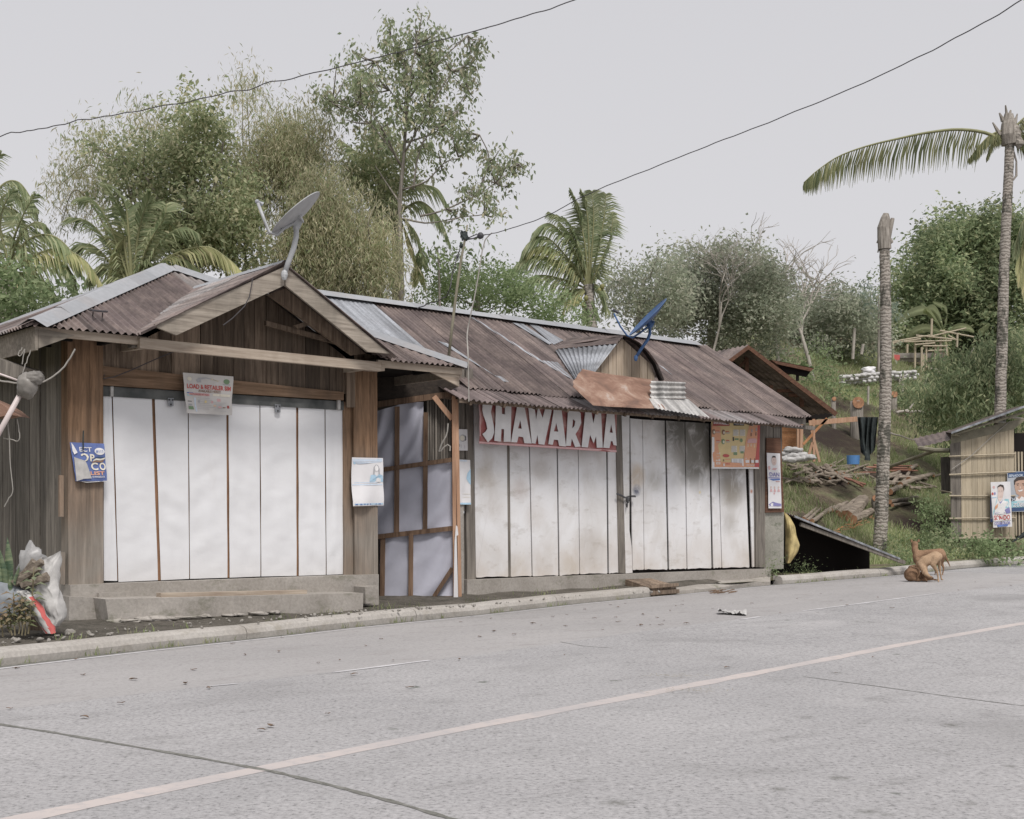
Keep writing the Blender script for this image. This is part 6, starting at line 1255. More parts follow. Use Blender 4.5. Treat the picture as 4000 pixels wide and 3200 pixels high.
# ---------------------------------------------------------------- brown house behind the shops
YH = 34.0; g = lambda x, y, dy=0: PY(*Z7(x, y), YH + dy)
hs_ = thing('brown_house', 'unfinished brown wooden house with dark gable roof behind the long shop', 'house', g(1450, 1640))
bk = Vector((-2.2, 4.5, 0)); 
mb = MB()
for a, b in [((930, 425), (1930, 1180)), ((930, 425), (300, 900))]:
    p, q = g(*a), g(*b); n_ = 40; mb.grid(lambda s, t, p=p, q=q: p.lerp(q, s) + bk * t + UP * .02 * math.sin(t * 2 * math.pi * 24), 3, 144)
obj('roof', mb, M['corr'], hs_)
mb = MB(); mb.slab([g(930, 425, -.03), g(1935, 1185, -.03), g(1905, 1225, -.03), g(930, 475, -.03)], (0, .06, 0)); mb.slab([g(930, 425, -.03), g(930, 475, -.03), g(500, 800, -.03), g(500, 745, -.03)], (0, .06, 0)); obj('bargeboard', mb, M['wood_brownroof'], hs_)
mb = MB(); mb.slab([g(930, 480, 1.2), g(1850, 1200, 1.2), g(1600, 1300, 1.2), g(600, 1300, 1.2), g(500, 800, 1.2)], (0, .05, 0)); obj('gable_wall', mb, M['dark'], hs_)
mb = MB()
for x, y0, y1 in [(910, 560, 760), (1528, 950, 1120), (1180, 880, 960), (1470, 960, 1010)]: mb.bar(g(x, y1, .6), g(x, y0, .6), .1, .1, 0, up=Vector((0, 1, 0)))
for a, b in [((900, 600), (800, 700)), ((1250, 940), (1520, 940)), ((1380, 990), (1520, 985))]: mb.bar(g(*a, .6), g(*b, .6), .08, .08)
obj('truss', mb, M['wood_brownroof'], hs_)
mb = MB()
for j in range(14): y = 1300 + j * 24; mb.slab([g(1290, y + 22.5, .8), g(1475, y + 22.5, .8), g(1475, y, .8), g(1290, y, .8)], (0, .04 , 0))
obj('wall', mb, M['wood_orange'], hs_)
for x0, x1, y0, y1 in [(1476, 1500, 1270, 1600), (1505, 1545, 1250, 1630)]: mb = MB(); mb.slab([g(x0, y1, .3), g(x1, y1, .3), g(x1, y0, .3), g(x0, y0, .3)], (0, .1, 0)); obj('post', mb, M['wood_raw'], hs_)
mb = MB(); p = [g(1190, 595, .8), g(1665, 685, .8), g(1580, 785, .8), g(1340, 720, .8)]
mb.slab([g(1190, 595, .8), g(1665, 690, .8), g(1630, 722, .8), g(1250, 640, .8)], (0, .08, 0)); mb.grid(lambda a, b: g(1190, 592, .8).lerp(g(1668, 683, .8), a) + Vector((-.3, 2.5, .05)) * b, 4, 4); obj('porch_roof', mb, M['wood_brownroof'], hs_)
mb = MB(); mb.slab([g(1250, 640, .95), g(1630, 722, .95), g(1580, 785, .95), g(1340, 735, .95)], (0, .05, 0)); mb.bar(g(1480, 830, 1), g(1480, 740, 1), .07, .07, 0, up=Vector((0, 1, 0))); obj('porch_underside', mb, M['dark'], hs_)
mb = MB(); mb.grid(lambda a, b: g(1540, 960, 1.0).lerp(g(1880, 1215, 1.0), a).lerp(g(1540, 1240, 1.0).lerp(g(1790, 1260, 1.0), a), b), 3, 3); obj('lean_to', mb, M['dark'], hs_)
# white sacks by the house
for i, (x, y) in enumerate([(1340, 1650), (1400, 1600), (1470, 1610), (1530, 1660), (1350, 1700), (1440, 1670), (1560, 1700), (1620, 1690), (1480, 1710), (1390, 1720)]):
    mb = MB(); mb.blob(g(x, y, -.9 - .05 * i), .17, .15, .075, 0, 14, 8, .5, 1.8, i); tag(obj('cement_sack', mb, M['sackw'], None, g(x, y, -.9), smooth=True), 'crumpled white sack heaped beside the orange house wall', 'sack', 'white sacks heaped by the brown house')
# timber rack
YK = 33; g = lambda x, y, dy=0: PY(*ZR(x, y), YK + dy)
t = thing('timber_rack', 'orange timber stand with long top rail holding a black net', 'rack', g(150, 775))
for a, b, w, m_ in [((115, 485), (475, 455), .13, 'rail'), ((152, 775), (150, 455), .07, 'leg'), ((100, 770), (140, 630), .07, 'leg'), ((195, 778), (135, 540), .05, 'leg'), ((72, 645), (250, 450), .06, 'brace')]:
    mb = MB(); mb.bar(g(*a), g(*b), .06, w, 0, up=UP if m_ == 'rail' else Vector((0, 1, 0))); obj(m_, mb, M['wood_raw' if m_ != 'brace' else 'wood_orange'], t)
mb = MB()
def fn(a, b):
    x = 478 + 155 * a + 25 * b * (1 if a < .5 else -1); y = 440 + 330 * b * (1 - .45 * abs(a - .45)) ; return g(x, y, .12 * math.sin(a * 22 + 2 * noise.noise(Vector((a * 3, b * 2, 0)))))
mb.grid(fn, 30, 14); tag(obj('black_net', mb, M['net'], None, g(550, 600), smooth=True), 'black netting draped from the orange rail behind the cut palm', 'net')
mb = MB(); bc = g(446, 795); r = .43; mb.tube([g(446, 795), g(446, 728)], [.155, .17], k=20); tag(obj('blue_tub', mb, M['bluetub'], None, bc), 'round blue plastic tub behind the log pile', 'tub')
# sandbag wall, concrete wall, white bags, red cloth
YQ = PH(*ZR(560, 110), 2.5).y; g = lambda x, y, dy=0: PY(*ZR(x, y), YQ + dy)
sb0 = None
for r in range(3):
    for i in range(16):
        x = 365 + i * 38 + (r % 2) * 18; y = np.interp(x, [355, 640, 950], [190, 165, 140]) - r * 24 + (6 if x > 760 else 0)
        if x > 930: continue
        p = PH(*ZR(x, 165 if x > 600 else 185), .4); p = PY(*ZR(x, y), p.y - .15 * r)
        if sb0 is None:
            mb = MB(); mb.blob(p, .145, .12, .082, 0, 14, 10, .3, 2.2, 3); sb0 = tag(obj('sandbag', mb, M['sackw'], None, p, smooth=True), 'white filled sandbag in the low retaining wall up the slope', 'sandbag', 'sandbags in the wall up the slope')
        else: copy_tree(sb0, p, (random.uniform(-.1, .1), random.uniform(-.1, .1), random.uniform(-.3, .3)), (1, 1, random.uniform(.9, 1.1)))
mb = MB(); mb.blob(g(560, 95, 2), .28, .2, .16, 0, 14, 10, .9, 2, 3); tag(obj('white_tarp', mb, M['white'], None, g(560, 110, 2), smooth=True), 'bundle of white plastic above the sandbag wall', 'bundle')
YW = PH(*ZH(480, 1325), .3).y; gh = lambda x, y, dy=0: PY(*ZH(x, y), YW + dy)
mb = MB(); mb.slab([gh(120, 1300), gh(860, 1285), gh(860, 1245), gh(120, 1255)], (0, .3, 0)); mb.slab([gh(130, 1325, .1), gh(860, 1320, .1), gh(860, 1285, .1), gh(130, 1298, .1)], (0, .2, 0)); tag(obj('block_wall', mb, M['conc'], None, gh(480, 1325)), 'low grey concrete wall high on the slope', 'wall')
mb = MB(); mb.slab([gh(412, 1262, -.5), gh(465, 1265, -.5), gh(462, 1305, -.5), gh(440, 1315, -.5), gh(412, 1295, -.5)], (0, .02, 0)); tag(obj('red_cloth', mb, M['ired'], None, gh(440, 1315, -.5)), 'small red cloth hung beside the cut palm trunk', 'cloth')
# timber frame of an unfinished hut
YF = PH(*ZH(640, 1390), .3).y; gh = lambda x, y, dy=0: PY(*ZH(x, y), YF + dy)
t = thing('hut_frame', 'bare pole frame of an unfinished hut on the slope', 'frame', gh(640, 1400))
for x, y0, y1 in [(405, 1165, 1400), (590, 1150, 1400), (645, 1200, 1450), (685, 1140, 1370), (730, 960, 1100), (805, 1110, 1260), (760, 1180, 1330), (525, 1175, 1250), (660, 1260, 1420), (830, 1240, 1370), (855, 1180, 1300), (945, 1080, 1200)]:
    mb = MB(); mb.tube([gh(x, y1, .1 * (x % 3)), gh(x + 3, y0, .1 * (x % 3))], .05, k=6); obj('post', mb, M['bamboo_wall'], t)
for a, b in [((395, 1155), (600, 1120)), ((400, 1165), (640, 1130)), ((480, 1140), (720, 1100)), ((500, 1155), (900, 1145)), ((600, 1100), (930, 1135)), ((720, 1110), (1020, 1040)), ((800, 1060), (1090, 1115)), ((870, 1100), (940, 1140)), ((660, 1190), (860, 1190)), ((590, 1180), (760, 1165)), ((700, 1230), (860, 1225))]:
    mb = MB(); mb.tube([gh(*a), gh(*b)], .035, k=6); obj('beam', mb, M['bamboo_wall'], t)
# dead branches near it, stumps and stakes
def branchy(name, label, pts_list, Y, r, mat, base, cat='branch'):
    mb = MB()
    for pts in pts_list: mb.tube(wavy([PY(*p, Y) for p in pts], 14, r * .8, pts[0][0]), [r * (1 - .65 * i / 14) for i in range(15)], k=6)
    return tag(obj(name, mb, mat, None, PY(*base, Y), smooth=True), label, cat)
branchy('fallen_branch', 'pale fallen branch lying below the hut frame', [[ZH(700, 1375), ZH(820, 1395), ZH(930, 1440), ZH(1050, 1395)], [ZH(930, 1440), ZH(900, 1520)], [ZH(820, 1395), ZH(1000, 1395), ZH(1060, 1380)], [ZH(930, 1440), ZH(1100, 1190)], [ZH(1060, 1250), ZH(1100, 1330)]], 50, .035, M['deadwood'], ZH(900, 1440))
branchy('fallen_branch', 'forked pale log lying across the grass behind the net', [[ZR(770, 410), ZR(860, 385), ZR(900, 320)], [ZR(840, 400), ZR(1000, 400), ZR(1150, 385)], [ZR(1000, 400), ZR(1120, 330)]], 42, .06, M['deadwood'], ZR(950, 400))
branchy('fallen_branch', 'long thin bamboo stem lying down the grass toward the shed', [[ZR(725, 560), ZR(860, 600), ZR(1020, 640)]], 38, .03, M['deadwood'], ZR(860, 600))
def stump(px, Y, h_, r, label):
    p = PY(*px, Y); Y = PH(px[0], px[1] + h_ * F / Y * .55, .4).y; p = PY(*px, Y); t = thing('tree_stump', label, 'stump', p); mb = MB(); z0 = ground_z(p.x, p.y) - .3
    z0 = min(z0, p.z - h_); mb.tube([Vector((p.x + .1, p.y, z0)), Vector((p.x, p.y, p.z - h_ * .6)), p], [r * 1.2, r * 1.05, r], k=14, jit=.1); obj('trunk', mb, M['bark_grey'], t, smooth=True)
    mb = MB(); mb.slab([p + Vector((r * .93 * math.cos(a), -r * .6 + r * .5 * math.sin(a) * .3 - .0, r * .95 * math.sin(a) - r * .35)) + Vector((0, -r * .45, 0)) for a in [k * 2 * math.pi / 16 for k in range(16)]], (0, .05, 0)); obj('cut_face', mb, M['cutwood'], t)
stump(ZR(472, 320), 38, 1.8, .19, 'thick palm stump with an orange cut face above the net')
stump(ZR(748, 262), 40, .9, .12, 'palm stump with orange cut face right of the tall cut trunk')
stump(ZR(300, 300), 40, 1.5, .07, 'thin grey stump beside the eave of the brown house')
stump(ZR(605, 1040), 31, .2, .08, 'small orange cut stub left of the tall trunk')
for i, (x, y0, y1, w) in enumerate([(555, 210, 330, .07), (985, 120, 250, .12), (790, 110, 180, .06), (815, 130, 250, .08), (1290, 200, 280, .08), (1170, 130, 190, .05)]):
    mb = MB(); YS_ = PH(*ZR(x, y1), .3).y; p = PY(*ZR(x, y1), YS_); mb.tube([p - UP * .4, PY(*ZR(x + 5, y0), YS_)], w * .6, k=6); tag(obj('stake', mb, M['deadwood'], None, p), 'pale wooden stake standing in the grass of the slope', 'stake', 'stakes on the slope')
for x, y0, y1 in [(75, 1040, 1300), (148, 1175, 1260)]:
    mb = MB(); mb.tube([PY(*ZH(x - 8, y1), 50), PY(*ZH(x + 8, y0), 50)], .06, k=6); tag(obj('stake', mb, M['deadwood'], None, PY(*ZH(x, y1), 50)), 'pale wooden stake standing in the grass of the slope', 'stake', 'stakes on the slope')

# ---------------------------------------------------------------- logs
def log(a, b, r, Y0, Y1, label, group, mat='log', cut=True, name='log'):
    r *= .52; p, q = PH(*ZR(*a), .35), PH(*ZR(*b), .35)
    if (p - q).length > 4.5: q = PY(*ZR(*b), p.y + (1 if q.y > p.y else -1) * .8)
    mb = MB(); pts = [p.lerp(q, i / 6) + Vector((noise.noise(p + Vector((i, 0, 0))), 0, noise.noise(q + Vector((i, 3, 0))))) * r * (.5 if 0 < i < 6 else 0) for i in range(7)]
    mb.tube(pts, [r * (1.1 - .25 * i / 6) for i in range(7)], k=9, jit=.12, cap=True)
    if cut and (group is None or random.random() < .3): mb.m[-1] = 1; mb.m[-2] = 1
    return tag(obj(name, mb, [M[mat], M['cutwood']], None, p, smooth=False), label, 'log' if 'log' in name else 'board', group)
random.seed(21)
GL = 'branches in the tangled pile on the slope'
for i in range(64):
    x = random.uniform(-20, 620) if i % 5 else random.uniform(620, 1040); y = random.uniform(800, 925) if x < 400 else (random.uniform(815, 900) if x < 640 else random.uniform(870, 985)); L = random.uniform(70, 200); a = random.gauss(.0, .38)
    Yc = 35 - (y - 860) * .014; log((x - L / 2, y - math.sin(a) * L / 2), (x + L / 2, y + math.sin(a) * L / 2), random.choice([.04, .05, .06, .08, .1]), Yc, Yc + random.uniform(-.8, .8), 'cut grey branch in the tangled pile on the slope', GL, 'log')
for a, b, r in [((540, 818), (850, 822), .06), ((640, 830), (860, 838), .07), ((430, 855), (700, 858), .05), ((300, 870), (540, 945), .07), ((600, 800), (940, 808), .05), ((420, 905), (520, 958), .06), ((700, 845), (930, 842), .05)]:
    log(a, b, r, 34.3, 34.6, 'thin reddish sawn board lying on the branch pile', 'reddish boards on the branch pile', 'log_red', False, 'board')
for a, b, r, lb in [((720, 1000), (800, 960), .16, 'short pale log right of the tall trunk'), ((800, 945), (1000, 880), .14, 'long pale log with stub in the right pile'), ((810, 940), (900, 800), .1, 'pale branch standing up out of the right pile'), ((735, 945), (800, 870), .12, 'pale log leaning against the right pile'), ((235, 810), (320, 880), .18, 'thick twisted pale log in the left pile'),
    ((870, 830), (920, 800), .1, 'short forked pale branch tip in the right pile'), ((720, 1075), (925, 1040), .11, 'pale log lying alone on grass right of the trunk'), ((740, 1100), (960, 1070), .08, 'thin pale log lying lower on the grass'), ((860, 905), (1050, 870), .13, 'pale log pointing toward the shed'), ((1050, 880), (1175, 850), .07, 'thin pole reaching from pile to shed')]:
    log(a, b, r, 33.6, 34.2, lb, None, 'log')
for a, b, r, lb in [((395, 1190), (525, 1060), .33, 'thickest log of the lower stack with sawn end'), ((440, 1210), (580, 1145), .22, 'short fat log at the front of the lower stack'), ((330, 1160), (500, 1040), .14, 'middle grey log of the lower stack'), ((280, 1140), (400, 1080), .12, 'grey log at the back of the lower stack'), ((140, 1220), (300, 1110), .1, 'thin grey pole left of the lower stack'), ((75, 1200), (170, 1125), .08, 'leftmost thin pole of the lower stack'), ((100, 1215), (205, 1125), .08, 'second thin pole from the left of the lower stack'), ((250, 1150), (350, 1095), .09, 'thin pole resting behind the lower stack')]:
    log(a, b, r, 29.6, 31.0, lb, None, 'log')
for i in range(34):
    x = random.uniform(310, 600); y = 1290 - (x - 310) * .38 + random.uniform(-14, 34); p = PH(*ZR(x, y), .25); mb = MB(); a = random.uniform(-.6, .2); L = random.uniform(.06, .2)
    mb.bar(p - Vector((math.cos(a), .2, -math.sin(a))) * L / 2, p + Vector((math.cos(a), .2, -math.sin(a))) * L / 2, .03, random.uniform(.01, .025)); tag(obj('wood_chip', mb, M['cutwood'] if i % 3 else M['wood_orange'], None, p), 'orange split wood chip lying below the lower log stack', 'wood chip', 'orange wood chips under the lower logs')
# boulders in the verge, small stones, road litter
st0 = []
for i in range(6): 
    mb = MB(); mb.blob((0, 0, 0), .05, .038, .025, 0, 10, 7, .6, 1.8, i * 3); o_ = obj('stone', mb, M['stone'], None, (0, 0, 0), smooth=True); tag(o_, 'small pale stone lying in the dirt strip behind the kerb', 'stone', 'stones in the dirt strip'); st0.append(o_)
cnt = 0
for i in range(130):
    u = random.uniform(-5, 1000) if i < 105 else random.uniform(1000, 1400); fr = random.random()
    top = np.interp(u, [0, 230, 760, 970, 1400], [1345, 1318, 1285, 1275, 1245]); bot = np.interp(u, [0, 312, 539, 860, 1024, 1166, 1316], [1360, 1333, 1314, 1286, 1276, 1260, 1248]) - 2
    if bot <= top - 4: continue
    v = top + (bot - top) * fr; p = PG(u, v, .16); sc_ = random.choice([.25, .3, .4, .5, .7, 1.0 if u < 300 else .6]); sc_ *= .8
    if i < 6: o_ = st0[i]; o_.location = p; o_.rotation_euler = (0, 0, random.random() * 6); o_.scale = (sc_,) * 3
    else: copy_tree(st0[i % 6], p, (random.random(), random.random(), random.random() * 6), (sc_,) * 3)
for x, y, s_ in [(470, 1340, 1.6), (1010, 1238, 1.1), (1160, 1232, .9), (1290, 1262, .8), (770, 1235, 1.6)]:
    p = PG(*Z2(x, y), .14); copy_tree(st0[int(x) % 6], p, (0, 0, x), (s_, s_, s_ * 1.1), 'fist sized pale stone at the foot of the broken doorstep' if True else None)
lf0 = []
for i in range(5):
    mb = MB(); L = .03; k = i * 1.3
    mb.grid(lambda a, b: Vector(((a - .5) * 2 * L, (b - .5) * L * .9 * math.sin(math.pi * min(.97, max(.03, a))), .002 + .006 * abs(math.sin(a * 3 + k)) + .004 * (b - .5) ** 2 * 4)), 8, 4)
    o_ = obj('fallen_leaf', mb, M['dry'], None, (0, 0, 0), smooth=True); tag(o_, 'dry brown leaf lying on the road', 'leaf', 'dry leaves scattered on the road'); lf0.append(o_)
LP = [Z2(x, y) for x, y in [(110, 1572), (560, 1618), (900, 1648), (1250, 1672), (1305, 1583), (1410, 1703), (1655, 1482), (250, 1500)]] + [Z6(x, y) for x, y in [(495, 1650), (375, 1700), (825, 1587), (1095, 1610), (665, 1682), (895, 1603), (470, 1546), (215, 1577), (1110, 1515), (1475, 1430), (1750, 1512), (1600, 1420), (1520, 1537), (1700, 1605), (1735, 1600), (1810, 1600), (1410, 1640), (2115, 1588), (1870, 1540), (1980, 1480), (1540, 1450), (990, 1530), (1340, 1545), (1400, 1390), (2080, 1430), (1900, 1600), (1540, 1575), (1260, 1470)]]
LP += [((2000 + x / 1.078) / 1.8553, (2200 + y / 1.078) / 1.8553) for x, y in [(85, 255), (225, 266), (540, 262), (845, 192), (905, 441), (1365, 463), (1520, 396), (220, 387), (735, 254), (1130, 210), (1200, 150), (1385, 158), (1540, 145), (1410, 178), (850, 120), (910, 122), (880, 117), (640, 243), (550, 216), (1010, 170), (690, 180), (720, 160), (930, 170), (1300, 130), (1250, 120), (1600, 190), (1950, 80), (1880, 115), (2100, 95), (1110, 700), (1230, 650), (1385, 905), (1560, 846), (1110, 952), (1315, 1000), (430, 1010), (280, 918)]]
LP += [((x / 1.078) / 1.8553, (2400 + y / 1.078) / 1.8553) for x, y in [(70, 228), (350, 256), (560, 275), (780, 292), (815, 234), (1030, 170), (40, 398), (355, 435), (510, 375), (1340, 205), (1430, 193), (1540, 133), (2020, 95), (2080, 72), (1490, 254), (1725, 310), (1380, 420), (1100, 488), (1140, 472), (880, 312), (1655, 195), (1935, 190), (1605, 105), (320, 190), (500, 160), (980, 125), (1190, 98), (1175, 158)]]
for i, (u, v) in enumerate(LP):
    if u > 1080 and v > 1480: continue
    p = PG(u, v, .009); sc_ = random.uniform(.5, 1.25)
    if i < 5: o_ = lf0[i]; o_.location = p; o_.rotation_euler = (0, 0, random.random() * 6)
    else: copy_tree(lf0[i % 5], p, (0, 0, random.random() * 6), (sc_,) * 3)
mb = MB()
mb.grid(lambda a, b: PG(1512 + 60 * a, 1291 - 10 * (1 - a) * (1 if b > .5 else 0) + 8 * b * (1 - .3 * a), .02).lerp(PG(1512 + 60 * a, 1285 + 8 * b, .02), .5) + UP * (.06 * abs(noise.noise(Vector((a * 6, b * 5, 0)))) + .1 * max(0, .35 - a) * b), 20, 8)
tag(obj('plastic_litter', mb, M['sackw'], None, PG(1540, 1294), smooth=True), 'crumpled white plastic lying on the road', 'litter')
for i, (x, y) in enumerate([(700, 478), (735, 540)]):
    c_ = PG((2000 + x / 1.078) / 1.8553, (2200 + y / 1.078) / 1.8553, .01); V = []; 
    mb = MB()
    for k in range(90):
        a = random.random() * 6.28; r = random.gauss(0, 1); p = c_ + Vector((random.gauss(0, .13), random.gauss(0, .07), .004 + .01 * random.random())); d_ = Vector((math.cos(a), math.sin(a) * .6, .1)) * random.uniform(.02, .05); mb.face([p, p + d_ + Vector((.003, .003, 0)), p + d_ * 1.1, p - Vector((.003, .003, 0))])
    tag(obj('straw', mb, simple('straw_%s' % 'ab'[i], (.24, .20, .10), .9, .3), None, c_), ['thin scatter of dry straw beyond the centre line', 'thicker clump of dry straw just below the centre line'][i], 'straw')
mb = MB()
for k in range(26):
    a = random.uniform(-.5, .5); p = PG((2400 + (790 + random.random() * 190) / 2.156) / 1.8553, (1600 + (1525 + random.random() * 24) / 2.156) / 1.8553, .02); mb.tube([p, p + Vector((math.cos(a) * .12, math.sin(a) * .12, .03 * random.random()))], .006, k=4)
tag(obj('twigs', mb, M['dry'], None, PG(1500, 1246)), 'small heap of dark twigs against the concrete apron', 'twigs')
# ---------------------------------------------------------------- vegetation
def leaf_cloud(C, n_per, spread, L, Wd, droop=.5, flat=1.0, jit=.35, dirs=None):
    """leaf quads scattered round twig points C (N,3)"""
    N = len(C); c = np.repeat(C, n_per, axis=0) + RNG.normal(0, spread, (N * n_per, 3)) * np.array([1, 1, flat]); n = len(c)
    d = RNG.normal(0, 1, (n, 3)); d[:, 2] = d[:, 2] * .6 - droop * 1.2; d /= np.linalg.norm(d, axis=1)[:, None] + 1e-9
    r = RNG.normal(0, 1, (n, 3)); s = np.cross(d, r); s /= np.linalg.norm(s, axis=1)[:, None] + 1e-9; nn_ = np.cross(d, s)
    l = L * (1 + jit * RNG.normal(0, 1, (n, 1))); l = np.clip(l, L * .4, L * 1.8); w = l * (Wd / L)
    v = np.stack([c, c + d * l * .45 + s * w / 2 + nn_ * l * .06, c + d * l + np.array([0, 0, -1]) * l * .12, c + d * l * .45 - s * w / 2 + nn_ * l * .06], axis=1).reshape(-1, 3)
    return v, np.arange(n * 4).reshape(-1, 4)
def clusters(ells, Y, dY, dens, shell=.5, ymin=None):
    """twig points inside ellipses read off the picture (u, v, ru, rv[, density]) set at distance Y"""
    out = []; sub = []
    for e in ells:                      # each ellipse becomes a handful of lumps so the outline is uneven
        k = e[4] if len(e) > 4 else 1.0; m_ = 1 if min(e[2], e[3]) < 14 else (9 if min(e[2], e[3]) > 38 else 6)
        if m_ == 1: sub.append((*e[:4], k * 1.8)); continue
        for _ in range(m_ + 2):
            a = RNG.random() * 6.28; r = .2 + .72 * RNG.random() ** .6; f_ = RNG.uniform(.24, .5); sub.append((e[0] + e[2] * r * math.cos(a), e[1] + e[3] * r * math.sin(a), e[2] * f_, e[3] * f_, k * .8))
    for e in sub:
        u, v, ru, rv = e[:4]; k = e[4] if len(e) > 4 else 1.0; rx, rz = ru * Y / F, rv * Y / F; ry = dY if dY else (rx + rz) / 2
        n = int(dens * k * rx * rz * 3.14 + RNG.random()); n = max(n, 1) if len(sub) < 4 else n
        if n == 0: continue
        q = RNG.normal(0, 1, (n, 3)); q /= np.linalg.norm(q, axis=1)[:, None]; q *= (RNG.random((n, 1)) ** (1 / 3.0)) * (1 - shell) + shell * (.55 + .45 * RNG.random((n, 1)))
        c = PY(u, v, Y + RNG.normal(0, .25) * dY); out.append(np.array([c.x, c.y, c.z]) + q * np.array([rx, ry, rz]))
    return np.concatenate(out)
def tree(name, label, cat, ells, Y, dY, dens, n_per, spread, L, Wd, mat, trunk, branches, bark, droop=.4, r0=.16, twigs=0, shell=.45, group=None, flat=1.0, twigmat=None):
    base = PY(*trunk[0], Y); base.z = min(base.z, ground_z(base.x, base.y)); t = thing(name, label, cat, base, group)
    C = clusters(ells, Y, dY, dens, shell); V, Fc = leaf_cloud(C, n_per, spread, L, Wd, droop, flat); np_obj('crown', V, Fc, mat, t)
    mb = MB(); tp = [base] + [PY(*p, Y) for p in trunk[1:]]; k = len(tp) - 1; tw = wavy(tp, 22, r0 * .3, Y); mb.tube(tw, [max(.02, r0 * (1 - .78 * i / 22)) for i in range(23)], k=9, jit=.08); obj('trunk', mb, bark, t, smooth=True)
    mb = MB()
    for b in branches:
        pts = [PY(*p, Y + (i * .3 * (1 if b[0][0] % 2 else -1))) for i, p in enumerate(b)]; rr = r0 * .38; mb.tube(wavy(pts, 10, .06, b[0][0]), [max(.012, rr * (1 - .8 * i / 10)) for i in range(11)], k=6)
    if twigs:
        ax = [Vector(p) for p in tw[6:]] + [PY(*p, Y) for b in branches for p in b[1:]]; A = np.array([tuple(a) for a in ax]); idx = RNG.choice(len(C), min(twigs, len(C)), replace=False)
        for i in idx:
            c = C[i]; d_ = np.linalg.norm(A - c, axis=1); cand = np.argsort(d_ + .5 * np.maximum(0, A[:, 2] - c[2]))[0]; a = Vector(A[cand]); c = Vector(c)
            m_ = a.lerp(c, .5) + Vector((0, 0, -.06 * (c - a).length)); mb.tube([a, m_, c], [.022, .015, .007], k=4, cap=False)
    if mb.v: obj('branches', mb, twigmat or bark, t, smooth=True)
    return t
def fronds(t, specs, Y, L=.75, W=.035, mat=None, droop=.6, seed=0, dens=26, rmat=None):
    for i, sp in enumerate(specs):
        pts = sp['p']; yd = sp.get('dy', 0); P_ = [PY(*p, Y + yd * k / (len(pts) - 1)) for k, p in enumerate(pts)]; cv = wavy(P_, 30, 0); ln = sum((cv[k + 1] - cv[k]).length for k in range(30)); n = int(ln * sp.get('dens', dens)); L_ = sp.get('L', L); dr = sp.get('droop', droop); s0 = sp.get('start', .12)
        V = []; Fc = []
        for side in (-1, 1):
            for k in range(n):
                f_ = s0 + (1 - s0) * (k + random.random() * .5) / n; x = f_ * 30; j = min(int(x), 29); p = cv[j].lerp(cv[j + 1], x - j); tn = (cv[j + 1] - cv[j]).normalized(); sd_ = tn.cross(UP)
                if sd_.length < .2: sd_ = tn.cross(Vector((0, 1, 0)))
                sd_.normalize(); env = math.sin(math.pi * min(1, .18 + .8 * f_)) ** .6; l = L_ * env * random.uniform(.8, 1.1); up_ = sd_.cross(tn)
                d_ = (sd_ * side * (1 - .35 * dr) + tn * (.45 + .5 * f_) + up_ * .25 * (1 - dr) + Vector((0, 0, -dr * random.uniform(.75, 1.2)))).normalized(); d2 = (d_ + Vector((0, 0, -.35 - dr * .7))).normalized(); w = W * random.uniform(.8, 1.15)
                ww = d_.cross(Vector((random.uniform(-.4, .4), 1, random.uniform(-.4, .4)))).normalized() * w / 2; b = len(V); m_ = p + d_ * l * .5; e_ = m_ + d2 * l * .5
                V += [p - ww * .6, p + ww * .6, m_ + ww, m_ - ww, e_ + ww * .15, e_ - ww * .15]; Fc += [(b, b + 1, b + 2, b + 3), (b + 3, b + 2, b + 4, b + 5)]
        mm = sp.get('m', mat); f = np_obj('frond', np.array([tuple(v) for v in V]), Fc, M[mm], t)
        mb = MB(); mb.tube(cv, [max(.006, sp.get('r', .032) * (1 - .85 * k / 30)) for k in range(31)], k=6); o_ = obj('rachis', mb, M['rachis'], f, smooth=True)
        o_.location = (0, 0, 0)
random.seed(5)
# bamboo clumps, broadleaf tree and palms behind the shops (left to right)
bark = M['bark_grey']
def e5(*l): return [(x / 1.5685 / 1.8553, y / 1.5685 / 1.8553, a / 2.91, b / 2.91) + tuple(r) for x, y, a, b, *r in l]
def e6(*l): return [(593 + x * .375, y * .375, a * .375, b * .375) + tuple(r) for x, y, a, b, *r in l]
tree('broadleaf_tree', 'broad rounded green tree behind the left shop roof', 'tree', e5((1180, 830, 170, 110, 1.2), (900, 950, 180, 110), (1020, 900, 160, 110), (700, 960, 130, 90), (1180, 960, 190, 130), (1000, 1080, 200, 130), (780, 1080, 160, 100), (1280, 1100, 160, 150), (1100, 1230, 200, 150), (1220, 1380, 180, 160), (1050, 1450, 160, 150), (880, 1250, 160, 140), (1340, 820, 70, 110, .7), (1240, 650, 50, 40, .8), (1290, 730, 50, 60, .7), (1380, 730, 50, 60, .7), (1390, 900, 60, 90, .7), (1330, 1500, 150, 130), (1150, 1560, 200, 110), (900, 1480, 150, 150), (1440, 1180, 120, 130), (1480, 1340, 120, 150), (1400, 1500, 130, 130), (1520, 1500, 110, 120)),
     27.2, 1.5, 31, 62, .16, .09, .045, M['leaf_tree'], [(380, 700), (390, 600), (400, 480), (405, 380), (410, 300)], [[(398, 520), (340, 430), (300, 360)], [(400, 480), (450, 400), (470, 300)], [(395, 560), (480, 500), (500, 420)], [(385, 470), (330, 450), (290, 440)]], bark, .5, .2, 60)
